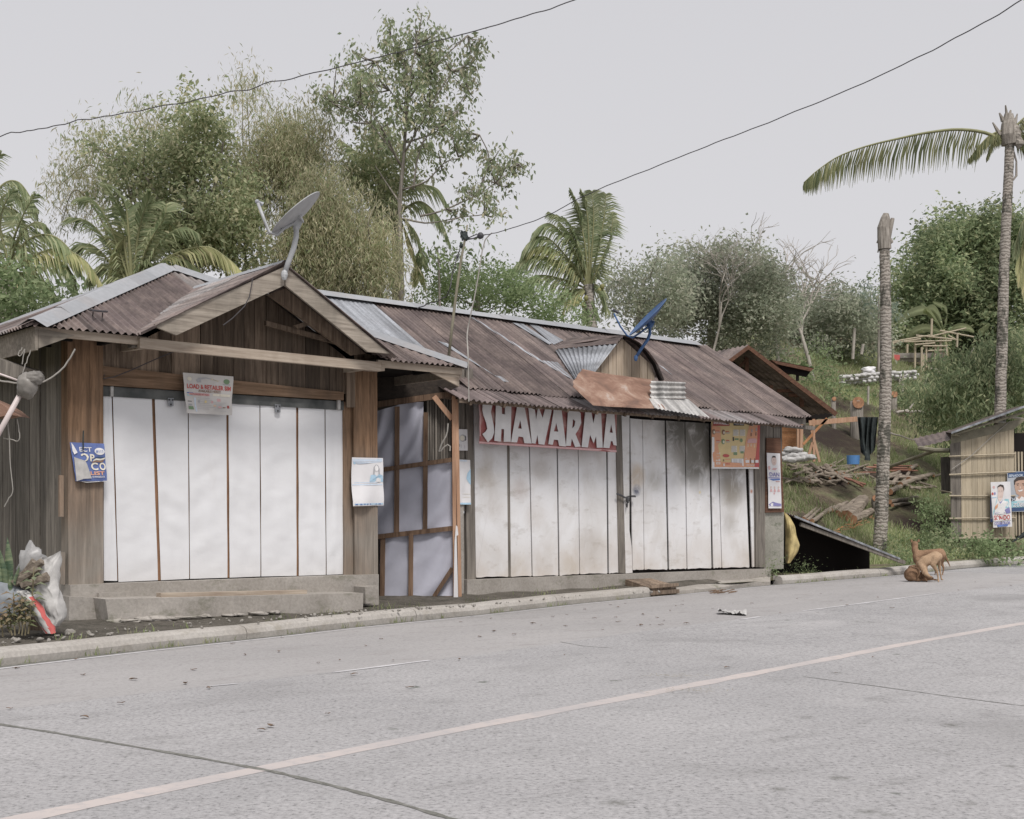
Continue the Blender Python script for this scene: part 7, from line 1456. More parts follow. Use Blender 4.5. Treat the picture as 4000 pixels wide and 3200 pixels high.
def bamboo(label, ells, Y, mat, culms, dens=64, n_per=40, droop=1.15, dY=.8, L=.115, spread=.2):
    b0 = PY(*culms[0][0], Y); b0.z = ground_z(b0.x, b0.y); t = thing('bamboo_clump', label, 'bamboo', b0); C = clusters(ells, Y, dY, dens, .3); V, Fc = leaf_cloud(C, n_per, spread, L, .019, droop, 1.35); np_obj('foliage', V, Fc, mat, t)
    for c in culms:
        mb = MB(); pts = [PY(*p, Y + random.uniform(-.5, .5)) for p in c]; mb.tube(wavy(pts, 20, .02, c[0][0]), [max(.007, .04 * (1 - .85 * i / 20)) for i in range(21)], k=6); obj('culm', mb, M['bamboo_pole'], t, smooth=True)
bamboo('arching bamboo with drooping brownish sprays at the far left of the grove', e5((560, 900, 70, 70), (460, 970, 70, 60, .7), (620, 850, 60, 40, .5), (480, 1060, 110, 60), (400, 1130, 90, 50, .7), (370, 1230, 50, 80, .6), (380, 1330, 40, 70, .5), (560, 1150, 130, 80, .8), (300, 1140, 50, 30, .4), (560, 1250, 90, 70, .5), (900, 720, 90, 50, .6), (960, 780, 110, 70, .7), (850, 790, 60, 40, .4), (1090, 740, 60, 40, .5), (700, 820, 70, 30, .4)), 29.5, M['leaf_bamboo'],
       [[(260, 640), (250, 480), (200, 350), (120, 395)], [(270, 640), (280, 450), (230, 320), (150, 340)], [(280, 640), (300, 450), (310, 320), (320, 260)], [(250, 640), (220, 480), (160, 400), (130, 470)]])
bamboo('pale tan bamboo grove rising behind the grey satellite dish', e5((1600, 900, 110, 130), (1780, 800, 90, 130), (1850, 720, 80, 60, .8), (1950, 760, 100, 60, .5), (1700, 950, 180, 140), (1850, 950, 150, 140), (1650, 1060, 150, 140), (1800, 1100, 170, 150), (1960, 1050, 120, 140), (1520, 1000, 90, 140, .7), (1540, 1160, 120, 150), (1990, 900, 80, 120), (1500, 560, 60, 70, .5), (1430, 620, 50, 60, .6), (1520, 620, 60, 90, .7), (1580, 520, 60, 40, .3), (1460, 440, 30, 20, .3), (1600, 700, 50, 80, .4), (1690, 660, 60, 80, .3)), 28.4, M['leaf_bamboo'],
       [[(520, 640), (515, 500), (512, 350), (510, 180)], [(610, 640), (600, 500), (595, 380), (585, 220)], [(650, 640), (640, 500), (625, 350), (620, 260)], [(680, 640), (700, 520), (720, 400), (735, 330)], [(560, 640), (545, 500), (530, 380), (520, 200)]])
bamboo('dense hanging bamboo mass right of the grey satellite dish', e6((130, 1150, 150, 130), (250, 1100, 160, 120), (200, 1280, 190, 130), (330, 1230, 160, 130), (130, 1420, 140, 120), (280, 1420, 180, 130), (420, 1350, 150, 140), (180, 1560, 160, 100), (340, 1560, 180, 110), (480, 1500, 150, 130), (580, 1580, 120, 100), (560, 1420, 100, 120, .7), (620, 1300, 70, 120, .5), (30, 1300, 90, 120, .5), (400, 1650, 260, 60), (640, 1480, 60, 90, .6)), 27.2, M['leaf_bamboo'],
       [[(640, 660), (650, 560), (680, 460), (640, 400)], [(700, 660), (705, 560), (700, 460), (690, 400)], [(740, 660), (750, 560), (770, 480), (760, 430)], [(785, 660), (790, 560), (775, 470), (800, 420)], [(600, 660), (610, 560), (600, 470), (620, 430)]], dens=74)
tree('tall_tree', 'tallest slim tree with loose airy crown crossing the upper cable', 'tree',
     e6((785, 115, 65, 40), (600, 190, 45, 32), (700, 210, 50, 26), (880, 220, 100, 52), (1010, 190, 55, 40), (1105, 290, 36, 26), (480, 290, 60, 42), (400, 330, 45, 38), (640, 275, 90, 36), (850, 300, 90, 56), (980, 330, 110, 52), (1080, 390, 45, 50), (380, 420, 66, 55), (520, 420, 90, 75), (700, 380, 110, 64), (860, 430, 110, 64), (1060, 490, 44, 40), (990, 470, 56, 48), (255, 570, 50, 40), (330, 570, 60, 45), (240, 525, 20, 20), (450, 540, 80, 64), (600, 500, 90, 64), (730, 520, 100, 72), (860, 560, 90, 54), (980, 625, 50, 60), (380, 665, 50, 45), (480, 640, 66, 54), (620, 620, 90, 54), (760, 650, 90, 54), (900, 650, 66, 44),
         (560, 760, 100, 50), (700, 745, 80, 40, .6), (850, 740, 80, 40, .8), (980, 740, 56, 36), (1060, 760, 44, 36), (940, 800, 50, 30, .5), (820, 850, 60, 40, .6), (960, 860, 60, 45), (1100, 845, 46, 22, .8), (1190, 890, 56, 36), (1290, 920, 50, 36), (1352, 920, 24, 16), (1180, 965, 44, 28), (1260, 1005, 50, 34, .8), (940, 935, 50, 40, .7), (870, 930, 46, 32, .6), (1040, 1030, 44, 32, .8), (1110, 1105, 50, 32), (1160, 1150, 36, 26), (1020, 1165, 46, 28), (1190, 1205, 34, 22), (940, 1230, 40, 16, .6), (1040, 1200, 40, 14, .5)),
     28, .9, 27, 42, .125, .10, .048, M['leaf_tall'], [(844, 760), (843, 634), (841, 500), (843, 410), (850, 330), (856, 240), (862, 170), (878, 90)], [[(840, 345), (820, 300), (803, 270), (760, 215)], [(852, 320), (875, 280), (905, 230), (950, 150)], [(885, 455), (940, 440), (1000, 415), (1043, 386), (1092, 347)], [(846, 400), (890, 385), (930, 350), (965, 330)], [(843, 430), (810, 380), (790, 350)], [(856, 240), (820, 190), (790, 130)], [(858, 210), (905, 150), (985, 75)], [(862, 170), (840, 110), (822, 72)], [(843, 460), (900, 470), (960, 460), (1020, 452)], [(853, 300), (930, 270), (985, 190)], [(846, 350), (780, 260), (700, 215)], [(1000, 415), (1030, 340), (1010, 285)], [(870, 400), (890, 300), (960, 240)]], bark, .9, .066, 300, .3)
tree('dense_tree', 'dense leafy tree low behind the tall slim trunk', 'tree', e6((500, 850, 90, 90), (600, 870, 90, 90), (430, 950, 90, 90), (560, 1000, 120, 90), (720, 900, 70, 60), (480, 1100, 120, 110), (600, 1120, 100, 100), (740, 1000, 50, 50, .5), (560, 760, 80, 50)), 30, 1.1, 36, 62, .155, .09, .042, M['leaf_tree'], [(790, 700), (795, 560), (800, 420), (800, 330)], [[(798, 450), (760, 380)]], bark, .6, .16, 20)
# palms behind
t = thing('coconut_palm', 'coconut palm partly hidden behind the tall slim tree', 'palm', PY(838, 760, 30.5))
mb = MB(); b0 = PY(836, 700, 30.5); mb.tube([Vector((b0.x, b0.y, 0)), PY(838, 560, 30.5), PY(835, 430, 30.5)], [.16, .14, .12], k=10); obj('trunk', mb, M['palmbark'], t, smooth=True)
fronds(t, [dict(p=[(845, 445), (885, 425), (925, 460), (947, 512)]), dict(p=[(840, 415), (880, 392), (920, 398), (942, 432)]), dict(p=[(835, 420), (790, 350), (750, 320), (718, 296)]), dict(p=[(838, 420), (850, 350), (880, 310), (905, 300)]), dict(p=[(845, 470), (870, 530), (882, 590)], m='palmleaf_y'), dict(p=[(835, 440), (790, 440), (760, 480), (745, 520)]), dict(p=[(848, 460), (880, 500), (890, 560)]), dict(p=[(836, 450), (800, 500), (790, 560)], m='palmleaf_y')], 30.5, .66, .036, 'palmleaf', .7)
t = thing('coconut_palm', 'young coconut palm with tall upright fronds behind the left hipped roof', 'palm', PY(275, 620, 25)); mb = MB(); b0 = PY(275, 640, 25); mb.tube([Vector((b0.x, b0.y, 0)), PY(275, 610, 25)], [.2, .17], k=10); obj('trunk', mb, M['palmbark'], t, smooth=True)
fronds(t, [dict(p=[(278, 610), (272, 510), (250, 440), (222, 392)], droop=.25), dict(p=[(276, 600), (270, 480), (262, 430), (240, 398)], droop=.2), dict(p=[(280, 605), (290, 500), (305, 440), (318, 410)], droop=.3), dict(p=[(282, 610), (310, 520), (345, 460), (350, 430)], droop=.4), dict(p=[(272, 610), (230, 520), (190, 470), (150, 458)], droop=.5), dict(p=[(270, 612), (225, 545), (190, 515), (165, 520)], droop=.6), dict(p=[(270, 615), (240, 565), (210, 560), (185, 590)], droop=.7),
    dict(p=[(285, 612), (350, 545), (430, 520), (480, 545), (508, 572)], droop=.7, m='palmleaf_y'), dict(p=[(284, 610), (330, 520), (380, 480), (415, 490)], droop=.6), dict(p=[(276, 600), (262, 520), (262, 500), (248, 560), (240, 640)], droop=.3, m='palmleaf_y'), dict(p=[(286, 612), (330, 560), (380, 545), (420, 570)]), dict(p=[(275, 615), (255, 585), (235, 600), (225, 640)]), dict(p=[(281, 608), (300, 560), (320, 560), (340, 600)]), dict(p=[(276, 605), (240, 500), (205, 430), (170, 418)], droop=.5)], 25, .68, .034, 'palmleaf', .5)
t = thing('coconut_palm', 'coconut palm crown cut by the left edge of the picture', 'palm', PY(-30, 700, 23)); mb = MB(); b0 = PY(-60, 640, 23); mb.tube([Vector((b0.x, b0.y, 0)), PY(-40, 480, 23)], [.17, .13], k=10); obj('trunk', mb, M['palmbark'], t, smooth=True)
fronds(t, [dict(p=[(-40, 470), (0, 395), (40, 385), (78, 440)]), dict(p=[(-40, 480), (10, 412), (50, 420), (75, 447)]), dict(p=[(-40, 460), (-25, 380), (-10, 340), (2, 325)], droop=.3), dict(p=[(-38, 480), (0, 440), (40, 450), (50, 500)]), dict(p=[(-40, 490), (20, 500), (60, 540), (70, 600)])], 23, .5, .028, 'palmleaf', .8)
t = thing('coconut_palm', 'low palm with yellowing fronds drooping over the left roof hip', 'palm', PY(20, 760, 22)); mb = MB(); b0 = PY(15, 660, 22); mb.tube([Vector((b0.x, b0.y, 0)), PY(18, 575, 22)], [.2, .16], k=10); obj('trunk', mb, M['palmbark'], t, smooth=True)
fronds(t, [dict(p=[(20, 560), (60, 505), (110, 497), (150, 530), (168, 570)]), dict(p=[(25, 570), (80, 535), (130, 525), (180, 550), (215, 600)], m='palmleaf_y'), dict(p=[(20, 560), (0, 480), (10, 430), (30, 400)], droop=.4), dict(p=[(18, 560), (40, 500), (70, 470), (90, 470)]), dict(p=[(15, 565), (-10, 520), (-40, 520)]), dict(p=[(25, 575), (70, 580), (110, 610), (120, 650)]), dict(p=[(22, 575), (50, 590), (60, 640)], m='palmleaf_y'), dict(p=[(20, 560), (30, 500), (55, 440), (75, 410)], droop=.5), dict(p=[(22, 570), (90, 545), (140, 560), (160, 620)]), dict(p=[(18, 570), (-5, 560), (-15, 600), (-20, 660)], m='palmleaf_y')], 22, .6, .034, 'palmleaf', .75)
t = thing('coconut_palm', 'coconut palm with lopsided crown between the tall tree and the blue dish', 'palm', PY(1246, 740, 33))
mb = MB(); b0 = PY(1248, 720, 33); mb.tube([Vector((b0.x, b0.y, 2)), PY(1247, 690, 33), PY(1242, 640, 33), PY(1240, 600, 33)], [.16, .13, .12, .14], k=10); obj('trunk', mb, M['palmbark'], t, smooth=True)
C_ = (1240, 610)
fronds(t, [dict(p=[C_, (1232, 520), (1218, 450), (1200, 402)], droop=.35), dict(p=[C_, (1240, 520), (1236, 450), (1222, 405)], droop=.3), dict(p=[C_, (1246, 530), (1250, 460), (1246, 403)], droop=.3), dict(p=[C_, (1256, 540), (1270, 470), (1276, 408)], droop=.45), dict(p=[C_, (1222, 530), (1195, 470), (1157, 448)], droop=.5), dict(p=[C_, (1210, 530), (1165, 475), (1135, 478), (1120, 502)]), dict(p=[C_, (1200, 550), (1150, 500), (1110, 515), (1091, 560)]), dict(p=[C_, (1195, 565), (1140, 540), (1095, 550), (1066, 588)]), dict(p=[C_, (1190, 590), (1140, 580), (1110, 590), (1094, 612)]),
    dict(p=[C_, (1210, 610), (1180, 620), (1164, 648)]), dict(p=[C_, (1222, 612), (1198, 625), (1184, 660)], m='palmleaf_y'), dict(p=[C_, (1255, 600), (1268, 620), (1275, 650)]), dict(p=[C_, (1226, 540), (1205, 500), (1180, 470)]), dict(p=[C_, (1205, 560), (1165, 525), (1130, 520), (1105, 540)], m='palmleaf_y'), dict(p=[C_, (1238, 640), (1232, 680)], L=.4), dict(p=[C_, (1250, 640), (1262, 670)], L=.4), dict(p=[C_, (1262, 560), (1285, 500), (1290, 450)], droop=.6, L=.4)], 33, .74, .04, 'palmleaf', .7)
for x, y in [(1222, 632), (1228, 642), (1216, 640), (1262, 612), (1268, 604), (1234, 628)]:
    mb = MB(); mb.blob(PY(x, y, 32.7), .06, .06, .075, 0, 8, 6, .1); obj('coconut', mb, M['coco'], t, smooth=True)
tree('bushy_tree', 'dense low greenery behind the far left roof corner', 'tree', [(-10, 600, 40, 30), (30, 620, 40, 34), (70, 610, 36, 30), (110, 630, 36, 24), (0, 560, 30, 30, .7), (60, 570, 30, 20, .6), (30, 660, 60, 30), (-20, 640, 40, 40), (90, 655, 50, 20), (140, 620, 30, 30, .7), (20, 590, 50, 30)], 21, .8, 60, 22, .14, .09, .045, M['leaf_bush'], [(40, 760), (42, 660)], [], bark, .3, .06)
# bushes and distant trees right of it
tree('bushy_tree', 'light green bushy growth above the long roof ridge', 'tree', [(900, 620, 30, 30), (940, 600, 40, 40), (990, 620, 60, 50), (1050, 610, 60, 40), (1060, 575, 30, 16, .6), (1030, 590, 40, 26, .8), (1110, 640, 70, 40), (1170, 660, 60, 26), (1215, 678, 30, 16), (880, 650, 30, 30), (960, 560, 20, 40, .25), (985, 540, 20, 60, .2), (1085, 600, 30, 20, .7)], 31, 1.3, 26, 62, .17, .08, .038, M['leaf_bush'], [(1000, 760), (1005, 660), (1010, 600)], [[(1005, 650), (1070, 600)], [(1003, 650), (930, 600)]], bark, .3, .1, 10)
tree('hanging_branch_tree', 'small spray of leaves hanging right of the tall trunk', 'tree', e6((860, 1400, 50, 40, .8), (850, 1450, 34, 46, .7), (1080, 1500, 50, 80, .18), (1130, 1400, 30, 60, .12), (850, 1520, 16, 50, .25)), 28.5, .5, 26, 16, .14, .12, .05, M['leaf_bush'], [(930, 720), (925, 600), (915, 520)], [], bark, 1.0, .04)
random.seed(9)
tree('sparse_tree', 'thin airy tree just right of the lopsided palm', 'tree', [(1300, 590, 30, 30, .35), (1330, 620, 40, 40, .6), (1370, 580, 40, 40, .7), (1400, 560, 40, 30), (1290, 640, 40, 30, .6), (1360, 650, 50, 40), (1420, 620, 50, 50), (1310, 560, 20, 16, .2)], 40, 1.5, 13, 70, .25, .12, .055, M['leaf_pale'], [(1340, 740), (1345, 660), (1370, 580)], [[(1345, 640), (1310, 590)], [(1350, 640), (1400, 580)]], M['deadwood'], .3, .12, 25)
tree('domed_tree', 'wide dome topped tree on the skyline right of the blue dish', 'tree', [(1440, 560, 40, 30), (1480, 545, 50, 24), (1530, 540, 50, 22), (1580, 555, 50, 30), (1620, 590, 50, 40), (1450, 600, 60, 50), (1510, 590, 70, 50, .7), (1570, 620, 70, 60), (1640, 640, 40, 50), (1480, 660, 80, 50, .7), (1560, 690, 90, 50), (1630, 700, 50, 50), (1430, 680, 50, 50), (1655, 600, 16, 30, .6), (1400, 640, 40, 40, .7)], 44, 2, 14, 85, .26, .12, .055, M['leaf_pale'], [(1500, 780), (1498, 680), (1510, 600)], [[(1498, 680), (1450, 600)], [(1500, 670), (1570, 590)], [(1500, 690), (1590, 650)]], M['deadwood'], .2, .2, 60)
def bare(label, root, Y, spec, r=.15):
    b0 = PY(*root, Y); t = thing('bare_tree', label, 'tree', b0); random.seed(int(root[0])); mb = MB(); mb2 = MB()
    def grow(p, d_, l, r_, dep, mbx):
        q = p + d_ * l; m_ = p.lerp(q, .5) + Vector((random.gauss(0, .06), random.gauss(0, .06), random.gauss(0, .04))) * l; mbx.tube([p, m_, q], [r_, r_ * .85, r_ * .68], k=5, cap=False)
        if dep == 0: return
        for _ in range(3 if dep > 2 else 2): nd = (d_ + Vector((random.gauss(0, .55), random.gauss(0, .4), random.gauss(.05, .35)))).normalized(); grow(q, nd, l * random.uniform(.62, .85), r_ * .62, dep - 1, mb2)
    grow(b0 - UP * 1.0, Vector((spec[0], 0, 1)).normalized(), spec[1] + 1.0, r, spec[2], mb); obj('trunk', mb, M['deadwood'], t, smooth=True); obj('branches', mb2, M['deadwood'], t, smooth=True)
bare('bare pale branched tree against the dome topped tree', (1500, 720), 42.3, (.15, .43, 6), .055)
bare('leafless pale trunk right of the brown house gable', (1712, 745), 46, (-.25, .75, 5), .09)
bare('second bare forked trunk rising left of the first leafless one', (1640, 740), 45, (-.1, .7, 5), .08)
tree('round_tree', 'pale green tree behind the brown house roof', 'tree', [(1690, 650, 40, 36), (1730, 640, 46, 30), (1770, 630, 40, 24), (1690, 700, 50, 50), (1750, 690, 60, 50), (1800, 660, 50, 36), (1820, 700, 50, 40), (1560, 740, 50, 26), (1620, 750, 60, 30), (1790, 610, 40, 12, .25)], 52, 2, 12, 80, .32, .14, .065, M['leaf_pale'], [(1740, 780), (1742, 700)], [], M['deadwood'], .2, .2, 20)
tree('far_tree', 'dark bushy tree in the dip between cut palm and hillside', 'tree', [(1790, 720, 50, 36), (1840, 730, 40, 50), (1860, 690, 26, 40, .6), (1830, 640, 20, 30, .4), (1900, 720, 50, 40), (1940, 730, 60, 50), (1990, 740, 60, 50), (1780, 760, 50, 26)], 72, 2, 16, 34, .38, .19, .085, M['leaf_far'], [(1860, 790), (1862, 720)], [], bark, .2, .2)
tree('small_palm', 'small feathery tree peeping out beside the cut palm top', 'tree', [(1835, 610, 22, 14, .8), (1880, 640, 26, 14, .7), (1826, 640, 10, 20, .5), (1850, 655, 30, 16, .6)], 50, .6, 26, 18, .2, .18, .05, M['leaf_far'], [(1850, 740), (1850, 620)], [], bark, .8, .07)
tree('mango_tree', 'big dark green leafy tree filling the right side of the slope', 'tree', [(1990, 490, 40, 30), (2040, 475, 50, 26), (2080, 500, 50, 40), (1960, 530, 50, 40), (2010, 540, 60, 50), (1920, 590, 40, 36), (1970, 600, 60, 50), (2040, 590, 70, 60), (2100, 570, 60, 60), (1900, 620, 24, 20, .7), (1930, 650, 60, 50), (2000, 670, 70, 50), (2070, 670, 70, 60), (2130, 650, 50, 80), (1900, 690, 50, 40), (2150, 540, 40, 60), (1960, 500, 22, 14, .8), (2100, 460, 40, 14, .6), (2150, 500, 30, 40), (2060, 740, 80, 40), (2130, 740, 50, 50), (1960, 710, 50, 30)], 60, 2.6, 9, 90, .36, .21, .085, M['leaf_dark'], [(2060, 800), (2050, 700), (2040, 600)], [[(2050, 700), (1980, 600)], [(2045, 650), (2100, 560)]], bark, .2, .3, 30, .55)
tree('mango_tree', 'darker foliage mass hanging over the bamboo shed roof', 'tree', [(2030, 790, 50, 40), (2070, 820, 50, 50), (2130, 790, 50, 60), (2000, 830, 40, 40), (2060, 880, 60, 40), (1990, 880, 40, 36), (2140, 850, 40, 50), (1960, 830, 40, 30, .7), (2010, 770, 40, 30), (2100, 740, 50, 40)], 38, 1.5, 17, 75, .23, .14, .045, M['leaf_dark'], [(2080, 930), (2075, 820)], [], bark, 1.0, .2, 10)
# cut palm and standing palm on the right
t = thing('cut_palm', 'tall topless palm trunk standing beside the kerb', 'palm', PY(1852, 1165, 29.5)); g = lambda x, y, dy=0: PY(x, y, 29.5 + dy)
mb = MB(); pts = [g(1852, 1172), g(1853, 1140), g(1856, 1080), g(1860, 960), g(1864, 840), g(1865, 720), g(1864, 600), g(1862, 520)]; mb.tube(wavy(pts, 60, .0), [.165 * (1 + (.35 if i < 2 else 0)) - .0009 * i + .006 * (i % 2) for i in range(61)], k=16, jit=.06); obj('trunk', mb, M['palmbark'], t, smooth=True)
mb = MB(); mb.tube([g(1862, 525), g(1861, 500), g(1858, 480), g(1864, 460), g(1866, 450)], [.145, .15, .14, .11, .06], k=14, jit=.3); mb.tube([g(1868, 510), g(1874, 480), g(1880, 460)], [.075, .06, .04], k=8, jit=.4); mb.blob(g(1874, 508), .06, .06, .06, 0, 8, 6, .9, 3, 2)
for x, y, X, Y_ in [(1852, 500, 1846, 512), (1852, 520, 1848, 532), (1853, 490, 1848, 498)]: mb.tube([g(x, y), g(X, Y_)], [.03, .015], k=5)
obj('cut_top', mb, M['bark_grey'], t)
t = thing('coconut_palm', 'tall mottled palm with one long frond left, at the right edge', 'palm', PY(2108, 900, 34)); g = lambda x, y, dy=0: PY(x, y, 34 + dy)
mb = MB(); b0 = g(2103, 960); pts = [Vector((b0.x, b0.y, b0.z - 1)), g(2106, 865), g(2110, 720), g(2113, 600), g(2118, 480), g(2123, 380), g(2126, 300)]; mb.tube(wavy(pts, 60, .0), [.15 - .0006 * i + .005 * (i % 2) for i in range(61)], k=16, jit=.06); obj('trunk', mb, M['palmbark'], t, smooth=True)
mb = MB(); mb.tube([g(2126, 305), g(2124, 285), g(2122, 262), g(2124, 240)], [.2, .24, .2, .1], k=10, jit=.3)
for a, b in [((2122, 260), (2117, 222)), ((2112, 255), (2104, 238)), ((2106, 285), (2090, 258)), ((2134, 270), (2142, 240)), ((2146, 285), (2156, 255)), ((2124, 250), (2128, 232))]: mb.tube([g(*a), g(*b)], [.07, .02], k=6, jit=.3)
for x, y in [(2140, 285), (2145, 300), (2137, 275)]: mb.blob(g(x, y, -.1), .13, .13, .16, 0, 10, 8, .3, 2, x)
obj('crown_stub', mb, M['bark_grey'], t)
mb = MB(); mb.tube([g(2134, 320), g(2140, 340), g(2140, 370), g(2133, 380)], [.03, .025, .035, .02], k=6); obj('husk', mb, M['bark_grey'], t)
fronds(t, [dict(p=[(2112, 299), (2075, 280), (2015, 273), (1950, 280), (1892, 292), (1825, 308), (1765, 330), (1720, 360), (1692, 385)], L=1.12, droop=1.9, start=.14, dens=14, r=.05, m='palmleaf_hi', W=.036), dict(p=[(2114, 274), (2085, 285), (2060, 310), (2040, 335)], L=.5, droop=1.1, start=.1), dict(p=[(2130, 280), (2160, 290), (2190, 340)], L=.7, droop=1.3), dict(p=[(2130, 275), (2170, 240), (2220, 240)], L=.7, droop=1.3), dict(p=[(2114, 290), (2090, 300), (2078, 330)], L=.4, droop=1.0)], 34, .7, .04, 'palmleaf_hi', 1.2)
t = thing('coconut_palm', 'palm fronds with golden tips hanging in at the right edge', 'palm', PY(2190, 800, 36)); mb = MB(); b0 = PY(2200, 800, 36); mb.tube([Vector((b0.x, b0.y, 3)), PY(2195, 480, 36)], [.17, .14], k=10); obj('trunk', mb, M['palmbark'], t, smooth=True)
fronds(t, [dict(p=[(2195, 470), (2165, 455), (2145, 490), (2138, 540)]), dict(p=[(2195, 480), (2170, 480), (2150, 530), (2148, 600)], m='palmleaf_y'), dict(p=[(2195, 480), (2165, 500), (2160, 560), (2158, 620)], m='palmleaf_y')], 36, .6, .04, 'palmleaf', 1.0)
# banana plant
t = thing('banana_plant', 'banana plant with arching torn leaves among the hut poles', 'plant', PH(*ZH(860, 1380), 1.0)); YN = t.location.y; gh = lambda x, y, dy=0: PY(*ZH(x, y), YN + dy)
mb = MB(); mb.tube([gh(870, 1400), gh(850, 1200), gh(830, 1050)], [.13, .1, .07], k=8); obj('stem', mb, M['rachis'], t, smooth=True)
for pts, w in [([(830, 1050), (800, 950), (740, 880), (660, 905)], .35), ([(820, 1060), (700, 900), (560, 910), (450, 990)], .3), ([(835, 1040), (860, 950), (850, 880), (740, 820)], .25), ([(840, 1080), (950, 1030), (1040, 1040), (1090, 1070)], .25), ([(820, 1080), (700, 1040), (600, 1060), (540, 1110)], .3), ([(1120, 1080), (1170, 1060), (1220, 1010)], .3)]:
    mb = MB(); cv = wavy([gh(*p) for p in pts], 16, 0)
    def fn(a, b): 
        i = min(15, int(b * 16)); f_ = b * 16 - i; p = cv[i].lerp(cv[i + 1], f_); return p + Vector((.25, .7, -.55 * abs(a - .5) * 2)) * (a - .5) * 2 * w * math.sin(math.pi * min(.98, max(.05, b))) ** .5 + UP * .02 * noise.noise(Vector((a * 4, b * 20, 0)))
    mb.grid(fn, 6, 32); obj('leaf', mb, M['palmleaf'], t, smooth=True)
# undergrowth bushes on the slope, each its own plant
random.seed(31)
bi = 0
def bush(u, v, ru, rv, Y, mat, label, n_per=26, L=.1, dens=40, droop=.1, name='bush', group=None):
    b_ = PH(u, v + rv, 0); Y = b_.y - ru * Y / F * .5 if b_.y > 26 and abs(b_.y - Y) < 18 else Y; c = PY(u, v + rv, Y); t = thing(name, label, 'bush', c, group); C = clusters([(u, v, ru, rv)], Y, ru * Y / F, dens, .4); V, Fc = leaf_cloud(C, n_per, .16 * Y / 35, L, L * .45, droop); np_obj('leaves', V, Fc, mat, t)
GB_ = 'light green shrubs across the slope'
for u, v, ru, rv, Y in [(1700, 770, 34, 22, 46), (1745, 790, 34, 24, 45), (1720, 740, 34, 20, 50), (1780, 740, 34, 16, 54), (1760, 820, 40, 16, 43), (1650, 760, 40, 20, 50), (1690, 800, 30, 20, 44), (1830, 825, 26, 14, 46), (1600, 745, 34, 16, 50), (1550, 728, 30, 16, 50), (1520, 715, 26, 16, 50)]:
    bush(u, v, ru, rv, Y, M['leaf_bush'], 'light green shrub growing on the upper slope', 24, .13, 16, group=GB_)
GD_ = 'dark green shrubs across the slope'
for u, v, ru, rv, Y in [(1905, 830, 30, 26, 42), (1945, 835, 30, 20, 42), (2000, 800, 26, 26, 43), (1930, 860, 34, 22, 40), (1970, 850, 34, 26, 40), (1900, 860, 20, 14, 41), (1960, 900, 34, 16, 38), (2000, 905, 30, 20, 36)]:
    bush(u, v, ru, rv, Y, M['leaf_dark'], 'dark green shrub between the stumps and the big trees', 26, .13, 24, group=GD_)
bush(1960, 1110, 36, 56, 30, M['leaf_bush'], 'bright green shrub with hanging stems behind the dogs', 26, .07, 90, .5)
bush(1985, 1150, 36, 30, 30, M['leaf_dark'], 'dark shrub at the foot of the bamboo shed corner', 26, .07, 90, .3)
bush(1915, 1160, 30, 26, 28.5, M['leaf_bush'], 'low green shrub right of the cut palm base', 26, .06, 90, .3)
bush(1880, 1150, 14, 26, 29, M['leaf_bush'], 'small weed hugging the cut palm trunk', 22, .06, 80, .3)
bush(2060, 1160, 50, 18, 30.2, M['leaf_bush'], 'low grassy bush in front of the bamboo shed', 30, .08, 110, .1)
bush(2125, 1162, 44, 16, 30.2, M['leaf_bush'], 'low grassy bush at the right edge by the shed', 30, .08, 110, .1)
bush(2078, 1185, 14, 14, 29.6, M['leaf_dark'], 'tuft of weeds spilling over the kerb below the poster stick', 20, .06, 90, .2)
bush(1640, 1178, 14, 16, 23.4, M['leaf_dark'], 'dark weeds at the mossy foot of the shop corner', 24, .045, 160, .2)
bush(1625, 1200, 18, 8, 23.2, M['leaf_bush'], 'mossy weeds on the concrete below the shop corner', 24, .035, 200, .1)
bush(1690, 1200, 34, 7, 24.6, M['leaf_bush'], 'low weeds on the kerb before the leaning sheet', 22, .035, 200, .1)
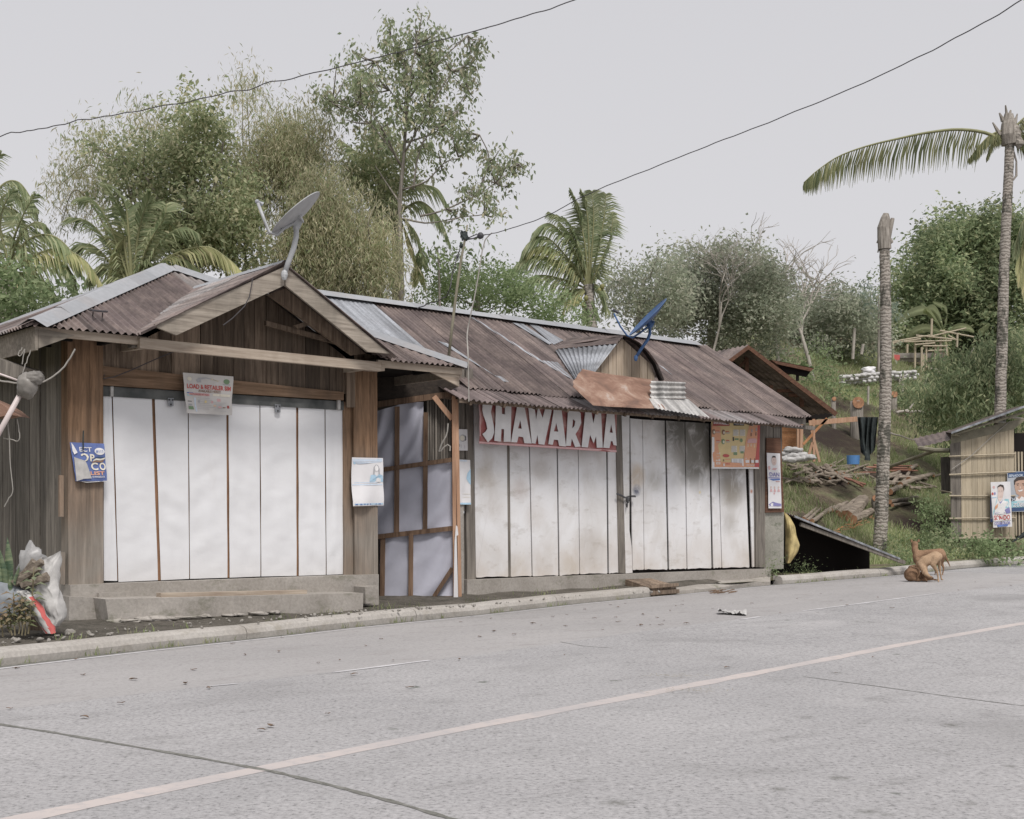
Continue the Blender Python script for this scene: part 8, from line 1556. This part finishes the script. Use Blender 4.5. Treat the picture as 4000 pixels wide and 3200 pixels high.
# grass as one covering
def blades(pts, h0, h1, w):
    n = len(pts); a = RNG.random(n) * 6.283; h = h0 + (h1 - h0) * RNG.random(n) ** 2; dx = np.stack([np.cos(a), np.sin(a), np.zeros(n)], 1); b = RNG.random(n) * 6.283; ln_ = np.stack([np.cos(b), np.sin(b), np.zeros(n)], 1) * (h * .45)[:, None]
    up_ = np.array([0, 0, 1.])[None] * h[:, None]; wv = dx * w / 2; V = np.stack([pts - wv, pts + wv, pts + up_ * .6 + ln_ * .35 + wv * .7, pts + up_ * .6 + ln_ * .35 - wv * .7, pts + up_ + ln_ + wv * .1, pts + up_ + ln_ - wv * .1], 1).reshape(-1, 3)
    i = np.arange(n)[:, None] * 6; return V, np.concatenate([i + np.array([[0, 1, 2, 3]]), i + np.array([[3, 2, 4, 5]])])
pts = []
for u0, u1, v0, v1, n in [(1640, 2156, 740, 1000, 90000), (1640, 2010, 990, 1190, 70000), (1990, 2156, 1140, 1185, 9000)]:
    k = 0
    while k < n:
        # drop points on the hillside along the line of sight
        Y = RNG.uniform(24, 62); u = RNG.uniform(u0 - 10, u1 + 60); x = (u - CU) / F * Y; z = ground_z(x, Y); v = HV - (z - CAMH) * F / Y; k += 1
        if v0 <= v <= v1 + 10 and SN((x, Y))[1] < -1.0:
            if noise.noise(Vector((x * .55, Y * .4, 7))) > -.22 and not any((x - b[0].x) ** 2 + (Y - b[0].y) ** 2 < (b[1] * (.8 + .5 * noise.noise(Vector((x, Y, 1))))) ** 2 for b in BARE): pts.append((x, Y, z - .01))
pts = np.array(pts); V, Fc = blades(pts, .06, .30, .02); tag(np_obj('grass', V, Fc, M['grass']), 'short rough grass covering the slope', 'grass', kind='stuff')
pts = []
for i in range(16000):
    j = random.randrange(len(KL)); p = KL[j]
    if not (-6 < p.x < 12): continue
    side = random.random(); t_ = (KL[min(j + 1, len(KL) - 1)] - KL[j]).normalized() if j < len(KL) - 1 else Vector((1, 0, 0)); s_ = Vector((-t_.y, t_.x, 0)); q = p + t_ * random.random() * .5
    if kerb_end.y < p.y < kerb_re.y: continue
    if noise.noise(q * 1.7) < (-.02 if side < .45 else (.1 if p.x < -2 else -.1)): continue
    off = -.012 - abs(random.gauss(0, .02)) if side < .45 else .22 + abs(random.gauss(0, .10 if p.x < -2 else .16)); q = q + s_ * off; pts.append((q.x, q.y, rz(q.x, q.y) if side < .45 else (vz(q, abs(off)) - .01 if q.x < 3.9 else ground_z(q.x, q.y))))
V, Fc = blades(np.array(pts), .015, .10, .009); tag(np_obj('weeds', V, Fc, M['grass']), 'tiny weeds and grass along both sides of the kerb', 'weeds', kind='stuff')
